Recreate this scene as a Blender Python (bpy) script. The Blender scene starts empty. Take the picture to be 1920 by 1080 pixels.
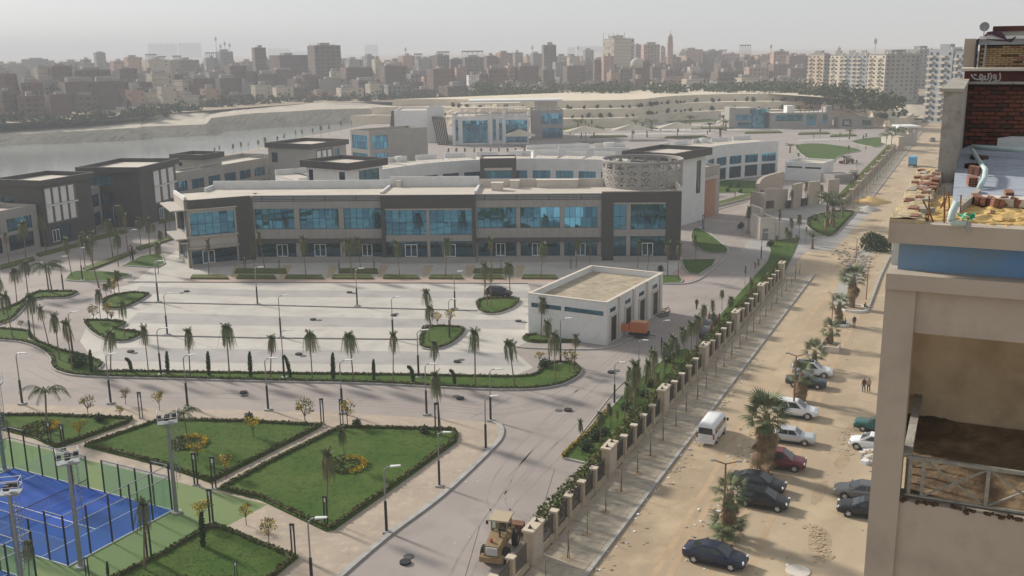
import bpy, math, random
import numpy as np
from mathutils import Matrix, Vector
rnd = random.Random(7)
scene = bpy.context.scene
COL = scene.collection
rad = math.radians

# ------------------------------------------------------------------ camera
CAM_H, FPX = 36.0, 1870.0
PITCH, ROLL = math.atan(445 / FPX), 0.0134
_f = np.array([0, math.cos(PITCH), -math.sin(PITCH)])
_r0 = np.array([1.0, 0, 0]); _u0 = np.array([0, math.sin(PITCH), math.cos(PITCH)])
_u = math.cos(ROLL) * _u0 + math.sin(ROLL) * _r0
_r = math.cos(ROLL) * _r0 - math.sin(ROLL) * _u0
cam_d = bpy.data.cameras.new('camera'); cam = bpy.data.objects.new('camera', cam_d); COL.objects.link(cam)
cam_d.sensor_width = 36.0; cam_d.lens = FPX / 1920 * 36.0; cam_d.clip_start = 0.5; cam_d.clip_end = 20000
cam.matrix_world = Matrix(((_r[0], _u[0], -_f[0], 0), (_r[1], _u[1], -_f[1], 0), (_r[2], _u[2], -_f[2], CAM_H), (0, 0, 0, 1)))
scene.camera = cam
HAZE = 0.00042

# ------------------------------------------------------------------ sky, sun, exposure
SUN_EL, SUN_AZ = rad(27.0), math.atan2(0.63, -0.777)      # direction towards the sun (ccw from +x)
sun_dir = Vector((math.cos(SUN_EL) * math.cos(SUN_AZ), math.cos(SUN_EL) * math.sin(SUN_AZ), math.sin(SUN_EL)))
world = bpy.data.worlds.new('World'); scene.world = world; world.use_nodes = True
wn = world.node_tree.nodes; wl = world.node_tree.links
sky = wn.new('ShaderNodeTexSky'); sky.sky_type = 'NISHITA'; sky.sun_disc = False
sky.sun_elevation = SUN_EL; sky.sun_rotation = math.pi / 2 - SUN_AZ
sky.air_density = 1.0; sky.dust_density = 0.6; sky.ozone_density = 1.0; sky.altitude = 30
hsv = wn.new('ShaderNodeHueSaturation'); hsv.inputs['Saturation'].default_value = 0.3; wl.new(sky.outputs[0], hsv.inputs['Color'])
veil = wn.new('ShaderNodeMix'); veil.data_type = 'RGBA'; veil.inputs[0].default_value = 0.55; veil.inputs[7].default_value = (5.35, 5.75, 6.15, 1)   # even dust veil over the whole sky
wl.new(hsv.outputs[0], veil.inputs[6]); wl.new(veil.outputs[2], wn['Background'].inputs[0]); wn['Background'].inputs[1].default_value = 0.079
sun_d = bpy.data.lights.new('sun', 'SUN'); sun = bpy.data.objects.new('sun', sun_d); COL.objects.link(sun)
sun_d.energy = 3.9; sun_d.angle = rad(6.0); sun_d.color = (1.0, 0.94, 0.85)
sun.rotation_euler = (-sun_dir).to_track_quat('-Z', 'Y').to_euler()
scene.view_settings.view_transform = 'Standard'; scene.view_settings.look = 'None'
scene.view_settings.gamma = 1.0; scene.view_settings.use_curve_mapping = False
scene.view_settings.exposure = 0.52
scene.render.engine = 'CYCLES'
cy = scene.cycles
cy.use_denoising = True; cy.max_bounces = 6; cy.diffuse_bounces = 2; cy.glossy_bounces = 3
cy.transmission_bounces = 4; cy.transparent_max_bounces = 10; cy.volume_bounces = 1

# ------------------------------------------------------------------ pixels -> places
def ray(px, py): return FPX * _f + (px - 960) * _r - (py - 540) * _u
def G(px, py, z=0.0):
    """point at height z seen at photo pixel (px, py)"""
    d = ray(px, py); t = (z - CAM_H) / d[2]
    return Vector((t * d[0], t * d[1], z))
def at_depth(px, py, Y):
    """point on the vertical plane y = Y seen at a pixel"""
    d = ray(px, py); t = Y / d[1]
    return Vector((t * d[0], Y, CAM_H + t * d[2]))
def PJ(x, y, z):
    v = np.array([x, y, z - CAM_H]); w = v @ _f
    return 960 + FPX * (v @ _r) / w, 540 - FPX * (v @ _u) / w
def top_z(b, py):
    """height of a vertical standing on b whose top is at photo row py"""
    lo, hi = b[2], b[2] + 120
    for _ in range(36):
        m = (lo + hi) / 2
        if PJ(b[0], b[1], m)[1] > py: lo = m
        else: hi = m
    return lo

# ------------------------------------------------------------------ materials
MATS = {}
def mat(name, c, c2=None, s=1.0, rough=0.8, metal=0.0, bump=0.0, bs=None, spec=0.3, mix=(0.35, 0.65), detail=4, c3=None, s3=8.0, stretch=None, alpha=None, trans=0.0, rotz=0.0):
    m = bpy.data.materials.new(name); m.use_nodes = True; MATS[name] = m
    N, L = m.node_tree.nodes, m.node_tree.links
    b = N['Principled BSDF']
    b.inputs['Roughness'].default_value = rough; b.inputs['Metallic'].default_value = metal
    b.inputs['Specular IOR Level'].default_value = spec
    b.inputs['Base Color'].default_value = (*c, 1)
    if trans: b.inputs['Transmission Weight'].default_value = trans
    geo = N.new('ShaderNodeNewGeometry'); vec = geo.outputs['Position']
    if stretch or rotz:
        mp = N.new('ShaderNodeMapping'); L.new(vec, mp.inputs[0]); vec2 = mp.outputs[0]
        mp.vector_type = 'TEXTURE'; mp.inputs['Scale'].default_value = tuple(1 / q for q in (stretch or (1, 1, 1))); mp.inputs['Rotation'].default_value = (0, 0, -rotz)
    else: vec2 = vec
    def noise(scale, v):
        n = N.new('ShaderNodeTexNoise'); n.inputs['Scale'].default_value = scale; n.inputs['Detail'].default_value = detail
        n.inputs['Roughness'].default_value = 0.6; L.new(v, n.inputs['Vector']); return n.outputs['Fac']
    def mixc(fac, a, bb, lo, hi):
        r = N.new('ShaderNodeMapRange'); r.inputs[1].default_value = lo; r.inputs[2].default_value = hi; L.new(fac, r.inputs[0])
        x = N.new('ShaderNodeMix'); x.data_type = 'RGBA'; L.new(r.outputs[0], x.inputs[0])
        for v, i in ((a, 6), (bb, 7)):
            if isinstance(v, tuple): x.inputs[i].default_value = (*v, 1)
            else: L.new(v, x.inputs[i])
        return x.outputs[2]
    if c2:
        col = mixc(noise(s, vec2), c, c2, *mix)
        if c3: col = mixc(noise(s3, vec), col, c3, 0.50, 0.74)
        L.new(col, b.inputs['Base Color'])
    if bump:
        bp = N.new('ShaderNodeBump'); bp.inputs['Strength'].default_value = bump; bp.inputs['Distance'].default_value = 0.05
        L.new(noise(bs or s * 4, vec), bp.inputs['Height']); L.new(bp.outputs[0], b.inputs['Normal'])
    return m

mat('dirt', (0.455, 0.355, 0.24), (0.345, 0.26, 0.17), s=0.11, rough=0.95, bump=0.5, bs=2.5, c3=(0.52, 0.40, 0.26), s3=0.2, stretch=(1, 0.22, 1), rotz=rad(25))
mat('dirt_dark', (0.30, 0.225, 0.145), (0.40, 0.30, 0.19), s=0.8, rough=0.95, bump=0.6, bs=3)
mat('far_ground', (0.36, 0.27, 0.18), (0.26, 0.20, 0.14), s=0.01, rough=0.95)
mat('concrete_road', (0.345, 0.298, 0.268), (0.295, 0.252, 0.230), s=0.12, rough=0.85, bump=0.15, bs=3, c3=(0.255, 0.22, 0.20), s3=0.22, detail=7)
mat('pave_light', (0.51, 0.47, 0.42), (0.44, 0.405, 0.36), s=0.2, rough=0.85, c3=(0.38, 0.35, 0.31), s3=0.3, detail=7)
mat('pave_grey', (0.38, 0.36, 0.335), (0.33, 0.31, 0.29), s=0.2, rough=0.85, c3=(0.28, 0.26, 0.24), s3=0.3, detail=7)
mat('pave_tan', (0.46, 0.35, 0.22), (0.40, 0.31, 0.21), s=0.6, rough=0.85)
mat('pave_pink', (0.45, 0.32, 0.265), (0.40, 0.29, 0.24), s=0.6, rough=0.85)
mat('pave_walk', (0.41, 0.33, 0.255), (0.345, 0.28, 0.22), s=0.25, rough=0.9, bump=0.2, bs=4, c3=(0.47, 0.39, 0.30), s3=1.2)
mat('sidewalk', (0.36, 0.30, 0.225), (0.43, 0.36, 0.265), s=0.5, rough=0.9, bump=0.3, bs=3, c3=(0.25, 0.22, 0.18), s3=1.6)
mat('kerb', (0.40, 0.385, 0.36), (0.30, 0.29, 0.27), s=1.0, rough=0.85)
mat('kerb_dark', (0.13, 0.13, 0.135), (0.18, 0.175, 0.17), s=1.0, rough=0.85)
mat('asphalt', (0.085, 0.085, 0.085), (0.12, 0.115, 0.11), s=0.6, rough=0.9)
mat('lawn', (0.048, 0.098, 0.016), (0.082, 0.122, 0.026), s=0.22, rough=0.95, bump=0.8, bs=9, c3=(0.032, 0.06, 0.014), s3=2.2, spec=0.1)
mat('hedge', (0.065, 0.105, 0.025), (0.13, 0.14, 0.042), s=1.2, rough=0.8, spec=0.1, c3=(0.13, 0.075, 0.035), s3=0.5)
mat('hedge_core', (0.055, 0.08, 0.025), (0.08, 0.065, 0.03), s=1.5, rough=0.95, bump=0.8, bs=8)
mat('hedge_red', (0.09, 0.04, 0.025), (0.13, 0.075, 0.03), s=2.5, rough=0.8, spec=0.15)
mat('flower_yellow', (0.60, 0.40, 0.02), (0.32, 0.25, 0.04), s=4, rough=0.8, spec=0.1)
mat('leaf_tree', (0.12, 0.13, 0.035), (0.20, 0.17, 0.06), s=3, rough=0.7, spec=0.2, c3=(0.36, 0.25, 0.05), s3=5)
mat('leaf_dark', (0.030, 0.055, 0.018), (0.05, 0.085, 0.025), s=2, rough=0.7, spec=0.2)
mat('leaf_far', (0.055, 0.075, 0.032), (0.085, 0.10, 0.045), s=0.08, rough=0.8, spec=0.1)
mat('palm_leaf', (0.068, 0.10, 0.036), (0.13, 0.147, 0.058), s=1.5, rough=0.6, spec=0.3)
mat('palm_dry', (0.27, 0.19, 0.10), (0.18, 0.12, 0.065), s=2.5, rough=0.9)
mat('palm_trunk', (0.22, 0.155, 0.10), (0.15, 0.105, 0.07), s=5, rough=0.9, bump=0.5, bs=14, stretch=(1, 1, 6))
mat('wood', (0.16, 0.11, 0.07), (0.11, 0.075, 0.05), s=6, rough=0.9)
mat('water', (0.27, 0.28, 0.265), (0.32, 0.325, 0.305), s=0.012, rough=0.13, spec=0.5, bump=0.10, bs=0.35)
mat('cliff', (0.50, 0.44, 0.345), (0.41, 0.36, 0.285), s=0.07, rough=0.95, bump=0.8, bs=0.3, c3=(0.33, 0.285, 0.225), s3=0.16, stretch=(1, 1, 3))
mat('terrace', (0.66, 0.57, 0.43), (0.59, 0.50, 0.38), s=0.08, rough=0.95, c3=(0.56, 0.46, 0.33), s3=0.3)
mat('gravel', (0.33, 0.31, 0.28), (0.42, 0.39, 0.34), s=3, rough=0.95, bump=0.6)
mat('sand', (0.60, 0.40, 0.15), (0.50, 0.33, 0.13), s=1.5, rough=0.95, bump=0.6, bs=5, c3=(0.38, 0.28, 0.15), s3=3)

def glass(name, tint, rough=0.03, bump=0.02, bs=0.35):
    m = mat(name, tint, rough=rough, metal=0.85, spec=0.5, bump=bump, bs=bs); return m
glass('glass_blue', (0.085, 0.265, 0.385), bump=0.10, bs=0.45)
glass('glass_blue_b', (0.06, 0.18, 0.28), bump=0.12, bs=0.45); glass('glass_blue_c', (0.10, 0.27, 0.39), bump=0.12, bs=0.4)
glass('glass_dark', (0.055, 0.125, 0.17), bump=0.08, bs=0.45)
glass('glass_far', (0.22, 0.40, 0.55), rough=0.08)
mat('clad_dark', (0.060, 0.057, 0.053), (0.072, 0.068, 0.063), s=0.4, rough=0.55)
mat('clad_grey', (0.33, 0.305, 0.275), (0.29, 0.27, 0.245), s=0.4, rough=0.6)
mat('clad_joint', (0.16, 0.15, 0.135), rough=0.8)
mat('clad_beige', (0.46, 0.41, 0.35), (0.42, 0.375, 0.32), s=0.4, rough=0.7)
mat('white_wall', (0.70, 0.69, 0.67), (0.64, 0.63, 0.61), s=0.3, rough=0.8, c3=(0.60, 0.58, 0.55), s3=0.8)
mat('cream_wall', (0.62, 0.56, 0.48), (0.56, 0.50, 0.42), s=0.4, rough=0.8, c3=(0.5, 0.44, 0.36), s3=1.1)
mat('drum', (0.33, 0.31, 0.285), (0.29, 0.27, 0.25), s=.4, rough=.8)
mat('roof_screed', (0.57, 0.51, 0.43), (0.51, 0.45, 0.375), s=0.15, rough=0.9, c3=(0.45, 0.40, 0.33), s3=0.4)
mat('roof_dirty', (0.42, 0.35, 0.25), (0.33, 0.27, 0.19), s=0.45, rough=0.95, c3=(0.22, 0.18, 0.13), s3=0.8)
mat('metal_dark', (0.035, 0.037, 0.04), rough=0.45, metal=0.3)
mat('metal_grey', (0.30, 0.31, 0.32), (0.24, 0.25, 0.26), s=3, rough=0.45, metal=0.6)
mat('metal_white', (0.66, 0.66, 0.65), rough=0.5)
mat('rust', (0.24, 0.115, 0.06), (0.15, 0.075, 0.045), s=6, rough=0.85)
mat('fence_stone', (0.47, 0.375, 0.265), (0.41, 0.325, 0.23), s=0.8, rough=0.85, c3=(0.36, 0.28, 0.20), s3=2)
mat('fence_cap', (0.56, 0.48, 0.37), (0.50, 0.42, 0.32), s=1.2, rough=0.8)
mat('gate_stone', (0.45, 0.375, 0.30), (0.40, 0.33, 0.265), s=0.6, rough=0.85)
mat('black', (0.02, 0.02, 0.02), rough=0.7)
mat('rubber', (0.025, 0.025, 0.027), rough=0.85)

# ------------------------------------------------------------------ mesh builder
class MB:
    def __init__(s): s.v = []; s.f = []; s.m = []; s.k = 0
    def add(s, vs, fs):
        o = len(s.v); s.v += [tuple(p) for p in vs]; s.f += [tuple(i + o for i in f) for f in fs]; s.m += [s.k] * len(fs); return s
    def box(s, x0, x1, y0, y1, z0, z1):
        return s.add([(x0, y0, z0), (x1, y0, z0), (x1, y1, z0), (x0, y1, z0), (x0, y0, z1), (x1, y0, z1), (x1, y1, z1), (x0, y1, z1)],
                     [(3, 2, 1, 0), (4, 5, 6, 7), (0, 1, 5, 4), (1, 2, 6, 5), (2, 3, 7, 6), (3, 0, 4, 7)])
    def obox(s, c, sx, sy, sz, rz=0.0, M=None):
        """box centred on c in x, y, standing on c.z"""
        ca, sa = math.cos(rz), math.sin(rz); P = []
        for z in (0, sz):
            for x, y in ((-sx / 2, -sy / 2), (sx / 2, -sy / 2), (sx / 2, sy / 2), (-sx / 2, sy / 2)):
                P.append((c[0] + ca * x - sa * y, c[1] + sa * x + ca * y, c[2] + z))
        return s.add(P, [(3, 2, 1, 0), (4, 5, 6, 7), (0, 1, 5, 4), (1, 2, 6, 5), (2, 3, 7, 6), (3, 0, 4, 7)])
    def tube(s, pts, rs, n=8, cap=True):
        pts = [Vector(p) for p in pts]
        if not isinstance(rs, (list, tuple)): rs = [rs] * len(pts)
        P = []; F = []
        for i, p in enumerate(pts):
            d = (pts[min(i + 1, len(pts) - 1)] - pts[max(i - 1, 0)]).normalized()
            a = Vector((1, 0, 0)) if abs(d.x) < 0.8 else Vector((0, 1, 0))
            u = d.cross(a).normalized(); w = d.cross(u)
            for k in range(n):
                t = 2 * math.pi * k / n; P.append(p + (u * math.cos(t) + w * math.sin(t)) * rs[i])
        for i in range(len(pts) - 1):
            for k in range(n):
                F.append((i * n + k, i * n + (k + 1) % n, (i + 1) * n + (k + 1) % n, (i + 1) * n + k))
        if cap: F.append(tuple(range(n - 1, -1, -1))); F.append(tuple((len(pts) - 1) * n + k for k in range(n)))
        return s.add(P, F)
    def prism(s, poly, z0, z1, bottom=False):
        n = len(poly)
        a = sum(poly[i][0] * poly[(i + 1) % n][1] - poly[(i + 1) % n][0] * poly[i][1] for i in range(n))
        if a < 0: poly = poly[::-1]
        P = [(p[0], p[1], z0) for p in poly] + [(p[0], p[1], z1) for p in poly]
        F = [tuple(range(n, 2 * n))] + [(i, (i + 1) % n, n + (i + 1) % n, n + i) for i in range(n)]
        if bottom: F.append(tuple(range(n - 1, -1, -1)))
        return s.add(P, F)
    def sheet(s, poly, z):
        n = len(poly); a = sum(poly[i][0] * poly[(i + 1) % n][1] - poly[(i + 1) % n][0] * poly[i][1] for i in range(n))
        if a < 0: poly = poly[::-1]
        return s.add([(p[0], p[1], z) for p in poly], [tuple(range(n))])
    def strip(s, line, w, z0, z1, side=0.0):
        """wall/kerb along a polyline; side -1..1 shifts the body off the line"""
        L = [Vector((p[0], p[1])) for p in line]; A = []; B = []
        for i, p in enumerate(L):
            d = (L[min(i + 1, len(L) - 1)] - L[max(i - 1, 0)]).normalized(); n = Vector((-d.y, d.x))
            A.append(p + n * w * (0.5 + side / 2)); B.append(p - n * w * (0.5 - side / 2))
        n = len(L); P = []
        for z in (z0, z1):
            P += [(q.x, q.y, z) for q in A] + [(q.x, q.y, z) for q in B]
        F = []
        for i in range(n - 1):
            F += [(i, i + 1, 2 * n + i + 1, 2 * n + i), (n + i + 1, n + i, 3 * n + i, 3 * n + i + 1), (2 * n + i, 2 * n + i + 1, 3 * n + i + 1, 3 * n + i)]
        F += [(0, 2 * n, 3 * n, n), (n - 1, 2 * n - 1, 4 * n - 1, 3 * n - 1)]
        return s.add(P, F)
    def wall(s, x0, x1, z0, z1, y, th, ops):
        """wall in the xz plane, front at y, with rectangular openings (ax, bx, az, bz)"""
        xs = sorted({x0, x1, *[o[0] for o in ops], *[o[1] for o in ops]}); zs = sorted({z0, z1, *[o[2] for o in ops], *[o[3] for o in ops]})
        xs = [x for x in xs if x0 <= x <= x1]; zs = [z for z in zs if z0 <= z <= z1]
        for i in range(len(xs) - 1):
            run = None
            for j in range(len(zs) - 1):
                cx, cz = (xs[i] + xs[i + 1]) / 2, (zs[j] + zs[j + 1]) / 2
                hole = any(o[0] < cx < o[1] and o[2] < cz < o[3] for o in ops)
                if hole:
                    if run is not None: s.box(xs[i], xs[i + 1], y, y + th, run, zs[j]); run = None
                elif run is None: run = zs[j]
            if run is not None: s.box(xs[i], xs[i + 1], y, y + th, run, zs[-1])
        return s
    def blob(s, c, r, n=24, size=0.3, squash=1.0, rng=rnd, hollow=0.5):
        """leaf-sized faces spread through an ellipsoid"""
        for _ in range(n):
            while True:
                p = Vector((rng.uniform(-1, 1), rng.uniform(-1, 1), rng.uniform(-1, 1)))
                if hollow < p.length <= 1: break
            q = Vector((c[0] + p.x * r, c[1] + p.y * r, c[2] + p.z * r * squash))
            a = Vector((rng.uniform(-1, 1), rng.uniform(-1, 1), rng.uniform(-0.6, 0.6))).normalized() * size * rng.uniform(0.6, 1.3)
            b = a.cross(Vector((rng.uniform(-1, 1), rng.uniform(-1, 1), rng.uniform(-1, 1)))).normalized() * size * rng.uniform(0.35, 0.8)
            s.add([q - a, q + b, q + a, q - b], [(0, 1, 2, 3)])
        return s
    def mesh(s, name, *mats, smooth=False):
        me = bpy.data.meshes.new(name); me.from_pydata(s.v, [], s.f)
        for m in mats: me.materials.append(MATS[m] if isinstance(m, str) else m)
        if len(mats) > 1: me.polygons.foreach_set('material_index', s.m)
        if smooth: me.polygons.foreach_set('use_smooth', [True] * len(s.f))
        me.update(); return me
WM = {}
def reg(o, M, parent=None):
    COL.objects.link(o); WM[o.name] = M
    if parent is not None:
        o.parent = parent; o.matrix_basis = WM[parent.name].inverted() @ M
    else: o.matrix_world = M
    return o
def props(o, label=None, cat=None, group=None, kind=None):
    for k, v in (('label', label), ('category', cat), ('group', group), ('kind', kind)):
        if v: o[k] = v
    return o
I4 = Matrix.Identity(4)
def TR(p, rz=0.0, s=1.0): return Matrix.Translation(Vector((p[0], p[1], p[2] if len(p) > 2 else 0))) @ Matrix.Rotation(rz, 4, 'Z') @ Matrix.Scale(s, 4)
def empty(name, M, label, cat, group=None):
    o = bpy.data.objects.new(name, None); o.empty_display_size = 0.3; reg(o, M); return props(o, label, cat, group)
def ob(name, mb, m, parent=None, M=None, smooth=False, **kw):
    """one mesh object; m: material or tuple of materials; with a parent it is a part whose M is in world space"""
    me = mb if isinstance(mb, bpy.types.Mesh) else mb.mesh(name, *(m if isinstance(m, tuple) else (m,)), smooth=smooth)
    o = bpy.data.objects.new(name, me)
    if M is None: M = WM[parent.name] if parent is not None else I4
    reg(o, M, parent); return props(o, **kw)
KIDS = {}
def part(name, mb, m, parent, M=None, smooth=False, **kw):
    return ob(name, mb, m, parent, M, smooth, **kw)
def dup(root, M, label=None, group=None, cat=None):
    """copy of a thing with its parts and sub-parts"""
    def cp(o, parent):
        c = o.copy(); COL.objects.link(c)
        if parent is None: c.matrix_world = M; WM[c.name] = M
        else: c.parent = parent; c.matrix_basis = o.matrix_basis.copy(); WM[c.name] = WM[parent.name] @ o.matrix_basis
        for ch in CH.get(o.name, []): cp(ch, c)
        return c
    c = cp(root, None)
    if label: c['label'] = label
    if group: c['group'] = group
    if cat: c['category'] = cat
    return c
CH = {}
_reg0 = reg
def reg(o, M, parent=None):
    _reg0(o, M, parent)
    if parent is not None: CH.setdefault(parent.name, []).append(o)
    return o
class Proto:
    """first use moves the prototype itself, later uses copy it"""
    def __init__(s, root): s.root = root; s.used = False
    def put(s, M, label=None, group=None):
        if not s.used:
            s.used = True; o = s.root
            o.matrix_world = M; WM[o.name] = M
            if label: o['label'] = label
            if group: o['group'] = group
            return o
        return dup(s.root, M, label, group)
def frame(a, b):
    """matrix with origin a, x axis towards b, y away from the camera side, z up"""
    a = Vector((a[0], a[1], a[2] if len(a) > 2 else 0)); d = Vector((b[0] - a[0], b[1] - a[1], 0)).normalized()
    y = Vector((-d.y, d.x, 0))
    return Matrix(((d.x, y.x, 0, a.x), (d.y, y.y, 0, a.y), (0, 0, 1, a.z), (0, 0, 0, 1)))
def fp(M, px, py, yl=0.0):
    """pixel -> (x, z) on the plane y = yl of frame M"""
    Mi = M.inverted(); o = Mi @ Vector((0, 0, CAM_H)); d = Mi.to_3x3() @ Vector(ray(px, py)); t = (yl - o.y) / d.y
    p = o + d * t; return p.x, p.z
def smooth(pts, n=4, closed=True):
    """Catmull-Rom through 2D points"""
    P = [Vector((p[0], p[1])) for p in pts]; m = len(P); out = []
    for i in range(m if closed else m - 1):
        if closed: a, b, c, d = P[i - 1], P[i], P[(i + 1) % m], P[(i + 2) % m]
        else: a, b, c, d = P[max(i - 1, 0)], P[i], P[i + 1], P[min(i + 2, m - 1)]
        for k in range(n):
            t = k / n
            out.append(0.5 * ((2 * b) + (c - a) * t + (2 * a - 5 * b + 4 * c - d) * t * t + (3 * b - a - 3 * c + d) * t ** 3))
    if not closed: out.append(P[-1])
    return out
def gp(pts, z=0.0): return [G(x, y, z) for x, y in pts]
def resample(line, step):
    L = [Vector((p[0], p[1])) for p in line]; out = [L[0].copy()]; acc = 0.0
    for i in range(len(L) - 1):
        seg = (L[i + 1] - L[i]).length
        if seg < 1e-6: continue
        t = step - acc
        while t <= seg: out.append(L[i] + (L[i + 1] - L[i]) * (t / seg)); t += step
        acc = seg - (t - step)
    return out

# ================================================================== THE SETTING
def loft(rows, jitter=0.0, n=40, sub=1):
    """grid through polylines (3D) resampled to n points each"""
    R = []
    for r in rows:
        r = [Vector(p) for p in r]; L = [0.0]
        for i in range(len(r) - 1): L.append(L[-1] + (r[i + 1] - r[i]).length)
        o = []
        for k in range(n):
            t = L[-1] * k / (n - 1); i = 0
            while i < len(r) - 2 and L[i + 1] < t: i += 1
            s_ = (t - L[i]) / max(1e-6, L[i + 1] - L[i]); o.append(r[i].lerp(r[i + 1], s_))
        R.append(o)
    if sub > 1:
        R2 = []
        for i in range(len(R) - 1):
            for k in range(sub): R2.append([a.lerp(b, k / sub) for a, b in zip(R[i], R[i + 1])])
        R2.append(R[-1]); R = R2
    mb = MB(); V = []
    for j, r in enumerate(R):
        for p in r:
            V.append(p + Vector((rnd.uniform(-1, 1), rnd.uniform(-1, 1), rnd.uniform(-1, 1) * 0.5)) * (jitter if 0 < j < len(R) - 1 else 0))
    F = [(j * n + i, j * n + i + 1, (j + 1) * n + i + 1, (j + 1) * n + i) for j in range(len(R) - 1) for i in range(n - 1)]
    return mb.add(V, F)
def structure(name, mb, m, **kw): return ob(name, mb, m, kind='structure', **kw)

structure('terrain', MB().add([(-9000, -300, -7), (9000, -300, -7), (9000, 14000, -7), (-9000, 14000, -7)], [(0, 1, 2, 3)]), 'far_ground')
# near land, with the lake shore as its edge
shore = gp([(-160, 400), (0, 352), (150, 326), (300, 308), (420, 291), (500, 275), (560, 258), (630, 246), (690, 234), (760, 226)])
land = [Vector((-260, -80, 0)), *[Vector((p.x, p.y, 0)) for p in shore], Vector((-60, 640, 0)), Vector((1500, 900, 0)), Vector((1500, -80, 0))]
structure('ground', MB().prism(land, -6.9, 0), 'dirt')
WZ = -4.0
structure('lake_water', MB().sheet([(-1500, 60), (40, 60), (40, 800), (-1500, 800)], WZ), 'water')

# far shore: rock cliff, bank above it, and the rising ground under the city
cl_b = [(-260, 283), (-60, 276), (5, 273), (100, 271), (262, 263), (270, 260), (388, 255), (398, 247), (440, 245), (478, 241), (540, 238), (600, 234), (690, 229), (770, 223)]
cl_t = [250, 254, 253, 249, 240, 238, 234, 222, 217, 213, 210, 206, 204, 206]
cliff_base = [G(x, y, WZ - 0.5) for x, y in cl_b]
cliff_top = []
for (x, y), ty in zip(cl_b, cl_t):
    b = G(x, y, WZ - 0.5); z = top_z(b, ty); cliff_top.append(Vector((b.x * 1.006, b.y * 1.006, z)))
city_px = [(-400, 247), (-100, 238), (0, 233), (120, 229), (250, 221), (330, 211), (480, 196), (700, 190), (900, 188)]
city_front = [G(x, y, 5.0) for x, y in city_px]
mid = [a * 0.75 + b * 0.25 for a, b in zip(cliff_top[:], [Vector(p) for p in cliff_top])]
o = structure('far_bank', loft([cliff_base, cliff_top], jitter=.55, n=170, sub=5), 'cliff')
bank_mid = [Vector((p.x * 1.07, p.y * 1.07, p.z * 0.8 + 1.2)) for p in cliff_top]
structure('bank_top', loft([cliff_top, bank_mid, [Vector((p.x * 1.004, p.y * 1.004, 5.05)) for p in city_front]], jitter=0.35, n=90, sub=3), 'cliff')
cf = [Vector((-3500, 900, 5)), *city_front, Vector((60, 640, 5)), Vector((160, 625, 5)), Vector((330, 640, 5)), Vector((3500, 900, 5))]
def lift(p, y, z): return Vector((p.x * y / p.y, y, z))
structure('city_ground', loft([cf, [lift(p, 1000, 9) for p in cf], [lift(p, 1600, 16) for p in cf], [lift(p, 3000, 22) for p in cf], [lift(p, 12000, 26) for p in cf]], n=60), 'far_ground')

# ---- fence line and outer pavement (world frame along the street)
FA, FB = Vector((1.31, 65.66)), Vector((35.86, 139.52)); FD = (FB - FA).normalized(); FN = Vector((FD.y, -FD.x))   # FN: towards the dirt street
PIER = (FB - FA).length / 5
def fpt(t, off=0.0, z=0.0):
    """point t metres along the fence, off metres towards the street"""
    p = FA + FD * t + FN * off; return Vector((p.x, p.y, z))

# compound paving: everything inside the fence
pav = [Vector((-255, -70)), *[Vector((p.x + 1.5, p.y - 1.5)) for p in shore[1:]], Vector((-50, 600)), *[Vector(fpt(t, 0.0)[:2]) for t in (500, 400, 300, 200, 100, 0, -160)]]
structure('compound_paving', MB().sheet(pav, 0.004), 'concrete_road')
# entrance road crossing the fence line
structure('entrance_road', MB().sheet(gp([(1390, 470), (1455, 380), (1620, 378), (1640, 390), (1560, 470), (1520, 470), (1450, 490)]), 0.008), 'pave_grey')

# parking bays and lanes
park = [(150, 640), (175, 585), (215, 540), (270, 528), (480, 530), (760, 530), (990, 531), (1000, 560), (990, 640), (960, 655), (1000, 690), (960, 706), (880, 705), (700, 702), (450, 699), (190, 696)]
structure('parking_paving', MB().sheet(gp(park), 0.008), 'pave_light')
for band in ([(262, 537), (480, 544), (990, 547), (990, 559), (480, 557), (250, 549)], [(258, 586), (480, 592), (780, 598), (985, 600), (985, 618), (800, 615), (480, 611), (238, 606)], [(190, 652), (480, 655), (960, 662), (985, 687), (700, 683), (480, 681), (200, 677)]):
    structure('driving_lane', MB().sheet(gp(band), 0.012), 'pave_grey')
for line in ([(255, 567), (480, 572), (700, 578), (895, 583)], [(265, 629), (480, 634), (785, 637)], [(240, 529), (480, 530), (760, 531), (990, 532)]):
    structure('drain_channel', MB().strip(gp(line), 0.35, 0.0, 0.10), 'kerb_dark')
# forecourt of the long building
structure('forecourt', MB().sheet(gp([(250, 528), (330, 470), (478, 484), (1280, 482), (1290, 532)]), 0.010), 'pave_light')
structure('forecourt_border', MB().sheet(gp([(352, 521), (1050, 522), (1050, 530), (340, 529)]), 0.014), 'pave_pink')
for xx in (432, 524, 612, 708, 792, 872, 966):
    structure('paving_band', MB().sheet(gp([(xx, 521), (xx + 10, 521), (xx + 22 + (700 - xx) * 0.012, 498), (xx + 4 + (700 - xx) * 0.012, 498)]), 0.017), 'pave_tan')
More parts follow.
